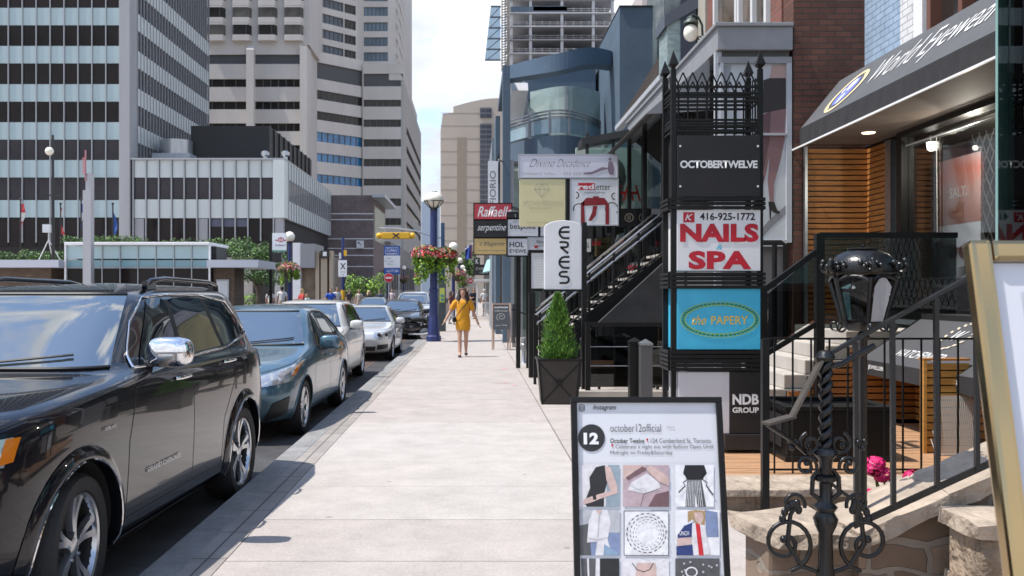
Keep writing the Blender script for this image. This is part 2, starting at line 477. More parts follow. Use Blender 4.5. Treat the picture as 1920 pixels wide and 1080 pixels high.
# ------------------------------------------------------------------ cars: one lofted shell from plan outlines, panels laid on its own surface
def pchip(xs,ys,x):
 n=len(xs)
 if x<=xs[0]:return ys[0]
 if x>=xs[-1]:return ys[-1]
 h=[xs[i+1]-xs[i]for i in range(n-1)];d=[(ys[i+1]-ys[i])/h[i]for i in range(n-1)]
 m=[d[0]]+[0 if d[i-1]*d[i]<=0 else 2*d[i-1]*d[i]/(d[i-1]+d[i])for i in range(1,n-1)]+[d[-1]]
 i=max(j for j in range(n-1)if xs[j]<=x)
 t=(x-xs[i])/h[i]
 return(2*t**3-3*t**2+1)*ys[i]+(t**3-2*t**2+t)*h[i]*m[i]+(-2*t**3+3*t**2)*ys[i+1]+(t**3-t**2)*h[i]*m[i+1]
class Shell:
 """rows: z, front y, rear y, half width, corner power; car faces -y, ground z = 0"""
 def __init__(s,rows):
  s.rows=rows;s.z=[r[0]for r in rows]
  s.tab=[[r[i]for r in rows]for i in range(1,5)]
  s.cache={};s.w=lambda z:z
 def lv(s,z):
  k=round(z,4)
  if k not in s.cache:s.cache[k]=[pchip(s.z,t,z)for t in s.tab]
  return s.cache[k]
 def side(s,y,z):
  yf,yr,W,n=s.lv(z);c,L=(yf+yr)/2,(yr-yf)/2
  q=min(1,abs(y-c)/L)
  return W*(1-q**n)**(1/n)
 def front(s,x,z):
  yf,yr,W,n=s.lv(z);c,L=(yf+yr)/2,(yr-yf)/2
  q=min(1,abs(x)/W)
  return c-L*(1-q**n)**(1/n)
 def per(s,a,z):
  """a: 0 front centre, 1 front corner, 2 side middle, 3 rear corner, 4 rear centre (right side +x)"""
  yf,yr,W,n=s.lv(z);c,L=(yf+yr)/2,(yr-yf)/2
  sg=1 if a>=0 else-1;a=abs(a)
  if a<=1:dx,dy=a,-1
  elif a<=3:dx,dy=1,a-2
  else:dx,dy=4-a,1
  r=(abs(dx)**n+abs(dy)**n)**(-1/n)
  return Vector((sg*dx*r*W,c+dy*r*L,z))
 def topz(s,x,y):
  lo,hi=s.z[0]+.3,s.z[-1]-1e-3
  for _ in range(30):
   m=(lo+hi)/2
   if s.front(x,m)<y:lo=m
   else:hi=m
  return lo
 def body(s,nz=56):
  zs=[s.z[0]+(s.z[-1]-s.z[0])*i/nz for i in range(nz+1)]
  zs=sorted(set(round(z,4)for z in zs));zs=[z for i,z in enumerate(zs)if i==0 or z-zs[i-1]>.002]
  A=[i/12 for i in range(13)]+[1+2*i/36 for i in range(1,37)]+[3+i/12 for i in range(1,13)]
  A=A+[-a for a in A[1:-1]][::-1]
  mb=MB();n=len(A)
  vs=[s.per(a,z)for z in zs for a in A]
  fs=[(i*n+k,i*n+(k+1)%n,(i+1)*n+(k+1)%n,(i+1)*n+k)for i in range(len(zs)-1)for k in range(n)]
  fs+=[tuple(range(n))[::-1],tuple((len(zs)-1)*n+k for k in range(n))]
  return mb.raw(vs,fs)
 def nrm(s,f,u,v,e=1e-3):
  a,b=f(u+e,v)-f(u-e,v),f(u,v+e)-f(u,v-e)
  n=a.cross(b)
  return n.normalized()if n.length>1e-12 else Vector((0,0,1))
 # surface functions
 def S(s,sg=1):return lambda y,z:Vector((sg*s.side(y,s.w(z)),y,s.w(z)))
 def F(s):return lambda x,z:Vector((x,s.front(x,s.w(z)),s.w(z)))
 def P(s):return lambda a,z:s.per(a,s.w(z))
 def T(s):return lambda x,y:Vector((x,y,s.topz(x,y)))
 def patch(s,mb,f,c4,off=.004,nu=12,nv=6,bulge=(0,0),sgn=1):
  """c4: lower-front, lower-rear, upper-rear, upper-front in the surface's own coordinates"""
  (a0,b0),(a1,b1),(a2,b2),(a3,b3)=c4
  def g(u,v):
   lo=(a0+(a1-a0)*u,b0+(b1-b0)*u+bulge[0]*4*u*(1-u))
   hi=(a3+(a2-a3)*u,b3+(b2-b3)*u+bulge[1]*4*u*(1-u))
   a,b=lo[0]+(hi[0]-lo[0])*v,lo[1]+(hi[1]-lo[1])*v
   return f(a,b)+s.nrm(f,a,b)*off*sgn
  return mb.grid(g,nu,nv)
 def line(s,mb,f,pts,w,off=.003,sgn=1,sub=8,closed=False,th=0):
  P2=[]
  pts=list(pts)+([pts[0]]if closed else[])
  for(a,b),(c,d)in zip(pts[:-1],pts[1:]):
   P2+=[(a+(c-a)*i/sub,b+(d-b)*i/sub)for i in range(sub)]
  P2.append(pts[-1])
  if th:return mb.tube([f(a,b)+s.nrm(f,a,b)*off*sgn for a,b in P2],th,6)
  prev=None
  for i,(a,b)in enumerate(P2):
   p=f(a,b);n=s.nrm(f,a,b)*sgn
   q0,q1=P2[max(i-1,0)],P2[min(i+1,len(P2)-1)]
   t=f(*q1)-f(*q0)
   if t.length<1e-9:continue
   side=n.cross(t).normalized()*w/2
   cur=(p+n*off+side,p+n*off-side)
   if prev:mb.face([prev[1],cur[1],cur[0],prev[0]])
   prev=cur

def wheel_meshes(r,w,rim_r,spokes,style):
 """tyre, rim and hub, axle along x, outer face at +x; origin at the wheel centre"""
 t=MB();t.lathe([(rim_r,-w*.42),(r*.93,-w*.48),(r*.985,-w*.36),(r,-w*.2),(r,w*.2),(r*.985,w*.36),(r*.93,w*.48),(rim_r+.012,w*.46),(rim_r,w*.40)],n=40,ax='x',cap=False)
 for k in(-.12,0,.12):t.lathe([(r+.0015,w*k-.004),(r+.003,w*k),(r+.0015,w*k+.004)],n=40,ax='x',cap=False)
 h=MB();h.lathe([(0,-w*.1),(rim_r*.72,-w*.1),(rim_r*.72,w*.02),(0,w*.02)],n=28,ax='x')
 h.lathe([(rim_r,-w*.4),(rim_r*.97,-w*.3),(rim_r*.93,w*.3),(rim_r*.97,w*.4)],n=36,ax='x',cap=False)
 m=MB();m.lathe([(rim_r*.93,w*.30),(rim_r*.955,w*.40),(rim_r*1.0,w*.43),(rim_r*1.0,w*.38)],n=40,ax='x',cap=False)
 hubr=rim_r*.19
 m.lathe([(0,w*.36),(hubr*.6,w*.36),(hubr,w*.33),(hubr,w*.1)],n=20,ax='x')
 def spoke(a0,a1,w0,w1):
  n=5;prev=None
  for i in range(n+1):
   q=i/n;rr=hubr*.7+(rim_r*.955-hubr*.7)*q;aa=a0+(a1-a0)*q
   ww=w0+(w1-w0)*q;x=w*(.345-.05*sin(pi*q)+.03*q)
   d=Vector((0,cos(aa),sin(aa)));e=Vector((0,-sin(aa),cos(aa)))
   c=d*rr
   cur=[c+e*ww+Vector((x,0,0)),c-e*ww+Vector((x,0,0)),c-e*ww*1.25+Vector((x-.035,0,0)),c+e*ww*1.25+Vector((x-.035,0,0))]
   if prev:
    for k in range(4):m.face([prev[k],prev[(k+1)%4],cur[(k+1)%4],cur[k]])
   prev=cur
 for k in range(spokes):
  a=2*pi*k/spokes+.2
  if style=='twin':
   spoke(a-.06,a-.17,rim_r*.045,rim_r*.068);spoke(a+.06,a+.17,rim_r*.045,rim_r*.068)
  elif style=='cover':
   spoke(a,a+.12,rim_r*.09,rim_r*.19)
  else:
   spoke(a,a,rim_r*.06,rim_r*.055)
 for k in range(5):
  a=2*pi*k/5+.5
  m.lathe([(0,w*.35),(.011,w*.35),(.011,w*.2)],c=(0,cos(a)*rim_r*.26,sin(a)*rim_r*.26),n=6,ax='x')
 return t.mesh('tyre',RUBBER,40),m.mesh('rim',ALLOY,35),h.mesh('wheel',DARK,35)
WHEELS={}
def car(name,label,rows,pos,yaw,col,axles,wheel,glass,spec,group='cars parked nose to tail along the kerb'):
 """pos: middle of the front bumper on the road; axles: (front y, rear y); wheel: radius, width, rim radius, spokes, style"""
 t=thing(name,label,'car',(pos[0],pos[1],ROADZ),group)
 t.rotation_euler=(0,0,R(yaw));t.scale=[spec.get('scale',1)]*3
 sh=Shell(rows);sh.w=spec.get('warp',sh.w)
 r,w,rimr,spk,sty=wheel
 Wm=max(x[3]for x in rows)
 trk=Wm-w/2-spec.get('inset',.03)
 bo=sh.body().build('body',[col,ROOMD],t,smooth=50,local=True)
 for ay in axles:  # cut the wheel arches out of the shell
  for sg in(-1,1):
   cb=MB();cb.lathe([(r*spec.get('arch',1.13),-.26 if sg>0 else-.3),(r*spec.get('arch',1.13),.3 if sg>0 else.26)],c=(sg*Wm,ay,r*1.0),n=48,ax='x')
   co=cb.build('cutter',[ROOMD],t,recalc=True,local=True)
   md=bo.modifiers.new('b','BOOLEAN');md.operation='DIFFERENCE';md.object=co;md.solver='EXACT';md.material_mode='TRANSFER'
   bpy.context.view_layer.update()
   realise(bo)
   bpy.data.objects.remove(co)
 bo.data.set_sharp_from_angle(angle=R(40))
 key=wheel
 if key not in WHEELS:WHEELS[key]=wheel_meshes(*wheel)
 ty,ri,hu=WHEELS[key]
 for i,ay in enumerate(axles):
  for sg in(-1,1):
   wo=link('wheel',hu,t,True);wo.location=(sg*trk,ay,r)
   wo.rotation_euler=(0,0,(pi if sg<0 else 0)+(R(spec.get('steer',0))if i==0 else 0))
   link('tyre',ty,wo,True);link('rim',ri,wo,True)
 # fender lips
 fl=spec.get('flare')
 for ay in axles:
  for sg in(-1,1):
   a0,a1=(-22,202)
   P=[]
   for k in range(29):
    a=R(a0+(a1-a0)*k/28);y,z=ay+r*spec.get('arch',1.13)*cos(a),r+r*spec.get('arch',1.13)*sin(a)
    if z<rows[0][0]+.03:continue
    P.append((y,z))
   if fl:
    m=MB();prev=None
    for y,z in P:
     d=Vector((0,y-ay,z-r)).normalized()
     x0=sg*(sh.side(y,z)+.012)
     p0=Vector((x0-sg*.05,y,z))-d*.004;p1=Vector((x0+sg*.012,y,z));p2=Vector((sg*(sh.side(y+d.y*.075,z+d.z*.075)+.004),y+d.y*.075,z+d.z*.075))
     cur=[p0,p1,(p1+p2)/2+Vector((sg*.012,0,0)),p2]
     if prev:
      for k in range(3):m.face([prev[k],prev[k+1],cur[k+1],cur[k]])
     prev=cur
    m.build('fender_flare',fl,t,smooth=50,local=True)
    m=MB();m.tube([(sg*(sh.side(y,z)+.028),y,z)for y,z in P],.006,5);m.build('fender_trim',CHROME,t,smooth=60,local=True)
   else:
    m=MB();m.tube([(sg*(sh.side(y,z)+.002),y,z)for y,z in P],.010,6);m.build('fender_lip',col,t,smooth=60,local=True)
 # glass
 F=sh.F()
 zc,zt,k=glass['screen']
 m=MB()
 def scr(u,v):
  z=zc+(zt-zc)*v;W=sh.lv(sh.w(z))[2]*(k[0]+(k[1]-k[0])*v);x=(u*2-1)*W
  zz=z-glass.get('dip',.03)*(1-v)*(2*u-1)**2*0
  return F(x,zz)-sh.nrm(F,x,zz)*-.005
 m.grid(scr,24,10);ws=m.build('windscreen',SCREEN,t,smooth=60,local=True)
 for v in(0,1):
  m=MB();m.tube([scr(i/24,v)+Vector((0,-.002,.002))for i in range(25)],.011,5);m.build('screen_seal',INK,ws,smooth=60,local=True)
 for q,x0 in((0,-.55),(1,.05)):
  m=MB();p=[F(x0+.55*i/10,zc+.02+.05*(i/10))+Vector((0,-.025,.01))for i in range(11)]
  m.tube(p,.008,5);m.build('wiper',INK,t,local=True)
 for sg in(-1,1):
  S=sh.S(sg)
  for c4,bl in glass['side']:
   m=MB();sh.patch(m,S,c4,.006,14,6,bl,sg)
   m.build('side_window',CARGLASS,t,smooth=60,local=True)
  if glass.get('trim'):
   m=MB();sh.line(m,S,glass['trim'],.016,.010,sg,8,True,th=.0085);m.build('window_trim',glass.get('trimmat',CHROME),t,smooth=60,local=True)
  for c4 in glass.get('pillars',()):
   m=MB();sh.patch(m,S,c4,.007,2,6,(0,0),sg);m.build('door_pillar',INK,t,smooth=60,local=True)
  for pl in spec['seams']:
   m=MB();sh.line(m,S,pl,.007,.0015,sg,8);m.build('door_seam',INK,t,local=True)
  for hy,hz in spec['handles']:
   m=MB();x=sh.side(hy,hz)
   m.tube([(sg*(x+.004),hy-.11,hz),(sg*(x+.035),hy-.085,hz+.003),(sg*(x+.04),hy,hz+.005),(sg*(x+.035),hy+.085,hz+.003),(sg*(x+.004),hy+.11,hz)],.013,6)
   m.build('door_handle',spec.get('handlemat',col),t,smooth=60,local=True)
  # door mirror
  my,mz,ms=spec['mirror'];x=sh.side(my,mz)
  m=MB();cx=sg*(x+.16*ms)
  m.ball((cx,my,mz+.02),(.125*ms,.075*ms,.085*ms),18,12,.62)
  mo=m.build('door_mirror',spec.get('mirrormat',col),t,smooth=60,local=True)
  m=MB();m.hexa([(sg*(x-.03),my-.05,mz-.08),(sg*(x+.14),my-.05,mz-.07),(sg*(x+.14),my+.05,mz-.07),(sg*(x-.03),my+.06,mz-.08)][::sg],[(sg*(x-.03),my-.04,mz-.035),(sg*(x+.14),my-.04,mz-.035),(sg*(x+.14),my+.04,mz-.035),(sg*(x-.03),my+.05,mz-.035)][::sg])
  m.build('mirror_arm',INK,mo,local=True,bevel=.008)
  # lamps, wrapped round the corners
  Pf=sh.P()
  for c4,mt,nm in spec['lamps']:
   m=MB();c=[(sg*a,b)for a,b in c4];sh.patch(m,Pf,c,.008,12,6,(0,0),-sg if False else sg)
   m.build(nm,mt,t,smooth=60,local=True)
  for c4,mt,nm in spec.get('side_panels',()):
   m=MB();sh.patch(m,S,c4,.007,16,3,(0,0),sg);m.build(nm,mt,t,smooth=60,local=True)
 Pf=sh.P()
 for c4,mt,nm in spec.get('front_panels',()):
  m=MB();sh.patch(m,Pf,c4,.006,16,4,(0,0),1);m.build(nm,mt,t,smooth=60,local=True)
 m=MB()
 for pl in spec.get('hood',()):
  for sg in(-1,1):
   f=lambda a,z,sg=sg:sh.per(sg*a,sh.w(z))
   sh.line(m,f,pl,.007,.002,sg,8)
 if m.f:m.build('bonnet_seam',INK,t,local=True)
 return t,sh
ROADZ=-0.12
SUVB=paint('black_car_paint',(.0045,.005,.008),0,.25)
BLUEC=paint('blue_grey_metallic',(.078,.15,.20),.45,.3)
WHITEC=paint('white_car_paint',(.62,.61,.58),.0,.3)
SILVC=paint('silver_white_metallic',(.60,.60,.60),.35,.3)
DARKC=paint('dark_blue_car_paint',(.016,.02,.032),.2,.28)
SUV=[(.23,.42,4.50,.80,6),(.30,.12,4.74,.915,6),(.42,.03,4.80,.945,6.5),(.60,0,4.82,.957,7),(.80,.03,4.81,.965,7),(.95,.09,4.77,.962,7),(1.02,.18,4.75,.955,7),
(1.07,.42,4.73,.945,7),(1.12,.88,4.71,.930,6.5),(1.165,1.30,4.69,.892,6),(1.26,1.50,4.66,.845,6),(1.40,1.74,4.60,.793,6),(1.54,1.98,4.52,.740,6),(1.62,2.14,4.45,.700,6),
(1.67,2.28,4.38,.652,5.5),(1.705,2.48,4.28,.565,5),(1.728,2.74,4.1,.44,5),(1.74,3.1,3.8,.2,4),(1.742,3.3,3.6,.05,4)]
def suv_warp(z):return z+(0 if z<.6 else.085*(z-.6)/.4 if z<1 else.085 if z<1.3 else.085-.035*(z-1.3)/.44)
SUVR=SUV;SUV=[(suv_warp(r[0]),*r[1:])for r in SUVR]
suv,suv_sh=car('suv','black SUV with chrome mirror, first car in the kerbside row',SUV,(-3.037,4.03),-2.5,SUVB,(.87,3.785),(.387,.265,.278,5,'twin'),
dict(screen=(1.185,1.645,(.90,.86)),side=[(((1.83,1.18),(2.50,1.19),(2.62,1.60),(2.36,1.60)),(0,.03)),(((2.58,1.19),(3.42,1.21),(3.36,1.605),(2.69,1.605)),(0,.015)),(((3.50,1.21),(4.16,1.30),(3.86,1.575),(3.44,1.60)),(-.01,.01))],
trim=[(1.72,1.165),(2.5,1.172),(3.5,1.19),(4.22,1.27),(4.20,1.32),(3.95,1.575),(3.4,1.635),(2.7,1.64),(2.34,1.62),(2.02,1.45),(1.76,1.24)],
pillars=[((2.50,1.19),(2.58,1.19),(2.69,1.605),(2.62,1.605)),((3.42,1.21),(3.50,1.21),(3.44,1.60),(3.36,1.605))]),
dict(warp=suv_warp,inset=.012,arch=1.17,steer=4,flare=SUVB,seams=[[(1.42,.40),(1.44,.8),(1.62,1.16)],[(2.54,.36),(2.54,1.18)],[(3.62,1.2),(3.50,.95),(3.22,.72),(3.18,.36)],[(1.42,.40),(3.18,.40)]],
handles=[(2.33,1.145),(3.38,1.18)],handlemat=CHROME,mirror=(1.93,1.32,1.15),mirrormat=CHROME,
lamps=[(((.58,.85),(.99,.86),(1.01,.965),(.56,.945)),LENS,'headlamp'),(((.965,.868),(1.03,.875),(1.045,.962),(.975,.962)),AMBER,'indicator'),(((2.93,.95),(3.25,.95),(3.25,1.12),(2.95,1.12)),REDLENS,'tail_lamp')],
front_panels=[((((-.5,.74)),(.5,.74),(.5,.93),(-.5,.93)),DARK,'grille'),(((-.6,.35),(.6,.35),(.55,.55),(-.55,.55)),INK,'lower_grille')],
side_panels=[(((1.30,.27),(3.30,.27),(3.30,.305),(1.30,.305)),CHROME,'sill_trim')],
hood=[[(0.0,.985),(.93,1.0),(1.35,1.11),(1.42,1.16)]]))
for sg in(-1,1):  # roof rails and the badge on the doors
 m=MB();P=[(sg*.60,2.55,1.75),(sg*.605,2.65,1.80),(sg*.605,2.9,1.82),(sg*.605,3.9,1.805),(sg*.595,4.12,1.775),(sg*.585,4.2,1.725)]
 m.tube(P,[.018,.022,.02,.02,.022,.018],8)
 m.box(sg*.60-.02,sg*.60+.02,2.56,2.72,1.71,1.80);m.box(sg*.595-.02,sg*.595+.02,4.0,4.14,1.70,1.78)
 m.build('roof_rail',SUVB,suv,smooth=50,local=True)
m=MB();m.prism([(-.012,3.95,1.785),(-.012,4.12,1.775),(-.012,4.1,1.83)],(.024,0,0));m.build('roof_antenna',SUVB,suv,local=True,bevel=.006)
bd=write(suv,'GRAND CHEROKEE',(0,0,0),.56,.030,STEEL,(0,1,0),(0,0,1),bold=.03,name='door_badge')
bd.location=(suv_sh.side(2.05,.63)+.007,1.98,.63)
bd.rotation_euler=(0,0,R(-.3))
bd=write(suv,'OVERLAND',(0,0,0),.15,.020,STEEL,(0,1,0),(0,0,1),bold=.03,name='fender_badge')
bd.location=(suv_sh.side(1.2,.96)+.006,1.17,.97)
MAZ=[(.18,.45,4.20,.72,6),(.24,.14,4.46,.83,5.5),(.38,.03,4.54,.865,5.5),(.52,0,4.57,.875,6),(.66,.05,4.58,.878,6),(.76,.16,4.56,.875,6),(.82,.33,4.54,.868,6),(.88,.60,4.50,.855,6),(.94,.95,4.44,.835,6),
(.985,1.20,4.35,.81,6),(1.04,1.36,4.20,.785,6),(1.10,1.50,4.05,.755,6),(1.20,1.72,3.86,.70,6),(1.30,1.94,3.62,.645,6),(1.37,2.12,3.42,.595,5.5),(1.42,2.30,3.2,.52,5),(1.45,2.5,3.0,.40,4.5),(1.465,2.68,2.85,.2,4),(1.468,2.74,2.8,.06,4)]
def sedan_glass(d=0):return dict(screen=(.995,1.375,(.90,.86)),side=[(((1.80,.965),(2.36,.985),(2.46,1.34),(2.24,1.30)),(0,.02)),(((2.43,.985),(3.16,1.02),(2.98,1.32),(2.53,1.345)),(0,.01)),(((3.21,1.03),(3.50,1.09),(3.22,1.26),(3.05,1.30)),(0,0))],
trim=[(1.72,.955),(2.4,.975),(3.2,1.01),(3.6,1.09),(3.3,1.27),(3.0,1.35),(2.5,1.37),(2.22,1.325),(1.95,1.16)],trimmat=INK,
pillars=[((2.36,.985),(2.43,.985),(2.53,1.345),(2.46,1.345)),((3.16,1.02),(3.21,1.03),(3.05,1.30),(2.98,1.32))])
blue_sedan,bs=car('sedan','blue grey sedan with curved headlamps, parked behind the black SUV',MAZ,(-2.97,10.35),-1.3,BLUEC,(.88,3.52),(.316,.205,.232,7,'cover'),
sedan_glass(),dict(scale=1.06,inset=.015,arch=1.14,seams=[[(1.40,.30),(1.38,.7),(1.62,.94)],[(2.42,.28),(2.40,.97)],[(3.42,1.05),(3.28,.8),(3.02,.55),(2.96,.28)]],handles=[(2.22,.83),(3.12,.86)],mirror=(1.86,.985,1.0),
lamps=[(((.50,.60),(1.08,.66),(1.23,.86),(.62,.73)),LENS,'headlamp'),(((1.05,.70),(1.13,.72),(1.21,.84),(1.10,.79)),AMBER,'indicator'),(((.66,.24),(1.02,.32),(1.06,.50),(.80,.44)),INK,'fog_lamp_recess'),(((2.95,.72),(3.3,.72),(3.3,.88),(2.95,.9)),REDLENS,'tail_lamp')],
front_panels=[(((-.52,.24),(.52,.24),(.60,.50),(-.60,.50)),INK,'grille'),(((-.35,.56),(.35,.56),(.36,.60),(-.36,.60)),INK,'grille')],
hood=[[(0.0,.745),(.6,.76),(1.0,.83),(1.22,.93),(1.32,.985)]]))
HAT=[(.18,.42,4.15,.75,6),(.26,.12,4.38,.87,6),(.40,.02,4.44,.895,6),(.56,0,4.46,.905,6),(.76,.05,4.46,.908,6),(.90,.17,4.44,.90,6),(.97,.40,4.42,.885,6),(1.03,.78,4.40,.86,6),(1.08,1.10,4.37,.835,6),(1.18,1.34,4.32,.79,6),(1.34,1.66,4.22,.715,6),
(1.46,1.95,4.10,.65,5.5),(1.52,2.16,3.98,.59,5),(1.555,2.4,3.8,.47,4.5),(1.572,2.7,3.5,.28,4),(1.575,2.9,3.3,.08,4)]
HATG=dict(screen=(1.095,1.49,(.90,.86)),side=[(((1.75,1.07),(2.38,1.08),(2.48,1.47),(2.20,1.44)),(0,.02)),(((2.45,1.08),(3.22,1.10),(3.16,1.47),(2.55,1.475)),(0,.01)),(((3.30,1.11),(3.86,1.17),(3.60,1.42),(3.24,1.465)),(0,0))],
pillars=[((2.38,1.08),(2.45,1.08),(2.55,1.475),(2.48,1.475))])
def hat_spec(**k):
 d=dict(inset=.015,arch=1.14,seams=[[(1.38,.30),(1.38,.8),(1.56,1.05)],[(2.42,.28),(2.42,1.07)],[(3.42,1.1),(3.3,.9),(3.0,.6),(2.96,.28)]],handles=[(2.24,.93),(3.16,.96)],mirror=(1.8,1.09,1.0),
lamps=[(((.60,.72),(1.08,.76),(1.18,.93),(.64,.84)),LENS,'headlamp'),(((2.93,.8),(3.3,.8),(3.3,1.0),(2.95,1.02)),REDLENS,'tail_lamp')],
front_panels=[(((-.5,.26),(.5,.26),(.55,.48),(-.55,.48)),INK,'lower_grille'),(((-.5,.62),(.5,.62),(.52,.76),(-.52,.76)),DARK,'grille')],hood=[[(0.0,.90),(.8,.92),(1.2,1.0),(1.34,1.07)]])
 d.update(k);return d
car('hatchback','white hatchback mostly hidden behind the blue grey sedan',HAT,(-3.2,15.7),-.4,WHITEC,(.85,3.5),(.33,.215,.24,5,'twin'),HATG,hat_spec())
BMW=[(.17,.45,4.25,.74,6),(.24,.12,4.50,.855,5.5),(.38,.02,4.58,.88,5.5),(.54,0,4.61,.89,6),(.66,.03,4.61,.892,6),(.75,.12,4.60,.887,6),(.80,.30,4.58,.88,6),(.85,.66,4.55,.865,6),(.90,1.08,4.50,.845,6),
(.945,1.36,4.42,.82,6),(1.0,1.50,4.25,.79,6),(1.08,1.68,4.0,.745,6),(1.18,1.90,3.76,.685,6),(1.27,2.12,3.52,.63,6),(1.33,2.32,3.32,.57,5.5),(1.365,2.52,3.12,.46,5),(1.38,2.7,2.95,.28,4),(1.383,2.78,2.88,.08,4)]
bmw,_=car('coupe','silver white coupe with round twin headlamps beside the motorcycle',BMW,(-2.92,22.9),.2,SILVC,(.80,3.56),(.318,.225,.245,7,'twin'),
dict(screen=(.955,1.30,(.90,.87)),side=[(((1.92,.93),(2.72,.945),(2.72,1.27),(2.36,1.25)),(0,.02)),(((2.78,.945),(3.56,1.02),(3.22,1.22),(2.79,1.27)),(0,.01))],pillars=[((2.72,.945),(2.78,.945),(2.79,1.27),(2.72,1.27))]),
dict(inset=.015,arch=1.13,seams=[[(1.50,.30),(1.50,.7),(1.74,.92)],[(2.80,.94),(2.80,.6),(2.72,.28)]],handles=[(2.64,.80)],mirror=(1.98,.95,.95),
lamps=[(((.50,.60),(1.0,.60),(1.16,.72),(.52,.735)),LENS,'headlamp'),(((.60,.30),(1.0,.33),(1.0,.43),(.62,.42)),INK,'fog_lamp_recess'),(((2.95,.7),(3.3,.7),(3.3,.85),(2.95,.87)),REDLENS,'tail_lamp')],
front_panels=[(((-.55,.27),(.55,.27),(.58,.38),(-.58,.38)),INK,'lower_grille'),(((.03,.54),(.24,.54),(.26,.70),(.03,.71)),INK,'kidney_grille'),(((-.24,.54),(-.03,.54),(-.03,.71),(-.26,.70)),INK,'kidney_grille')],
hood=[[(0.0,.745),(.45,.755),(.95,.80),(1.3,.90),(1.40,.945)]]))
for sg in(-1,1):  # round reflectors inside the coupe's headlamps
 for a in(.66,.88):
  p=Shell(BMW).per(sg*a,.665);m=MB();m.ball((p.x,p.y-.012,p.z),(.055,.03,.055),12,8);m.build('reflector',DARK,bmw,smooth=60,local=True)
car('dark_sedan','dark blue sedan standing in the row behind the motorcycle',MAZ,(-2.75,33.6),0,DARKC,(.88,3.52),(.316,.205,.232,7,'cover'),sedan_glass(),
dict(inset=.015,arch=1.14,seams=[[(2.42,.28),(2.40,.97)]],handles=[(2.22,.83),(3.12,.86)],mirror=(1.86,.985,1.0),
lamps=[(((.50,.60),(1.02,.62),(1.18,.80),(.55,.73)),LENS,'headlamp')],front_panels=[(((-.52,.24),(.52,.24),(.60,.50),(-.60,.50)),INK,'grille')],hood=[[(0.0,.745),(1.0,.83),(1.32,.985)]]))
WSUV=[(z*1.0+(.0 if z<.5 else.02),a,b,W*.97,n)for z,a,b,W,n in SUVR]
wsuv=suv_sh
GS=dict(screen=(1.20,1.66,(.90,.86)),side=[(((1.83,1.20),(2.50,1.21),(2.62,1.62),(2.36,1.62)),(0,.03)),(((2.58,1.21),(3.42,1.23),(3.36,1.625),(2.69,1.625)),(0,.015))])
car('estate_car','tall pale silver estate car by the blue lamp post, last parked in the row',WSUV,(-2.75,40.5),0,SILVC,(.87,3.785),(.36,.24,.25,5,'twin'),GS,
hat_spec(handles=[(2.3,1.04)],mirror=(1.9,1.2,1.05),seams=[[(2.54,.36),(2.54,1.18)]],
lamps=[(((.60,.76),(1.1,.78),(1.14,.95),(.62,.92)),LENS,'headlamp')],front_panels=[(((-.55,.70),(.55,.70),(.52,.90),(-.52,.90)),DARK,'grille')],hood=[[(0.0,.985),(.93,1.0),(1.42,1.16)]]))
car('distant_sedan','pale blue sedan out in the traffic lane, only its roof and windscreen showing',MAZ,(-5.3,47.0),0,paint('pale_blue_metallic',(.32,.38,.45),.3),(.88,3.52),(.316,.205,.232,7,'cover'),sedan_glass(),
dict(inset=.015,arch=1.14,seams=[[(2.42,.28),(2.40,.97)]],handles=[(2.22,.83)],mirror=(1.86,.985,1.0),lamps=[(((.50,.60),(1.02,.62),(1.18,.80),(.55,.73)),LENS,'headlamp')]),group='cars driving on the street')
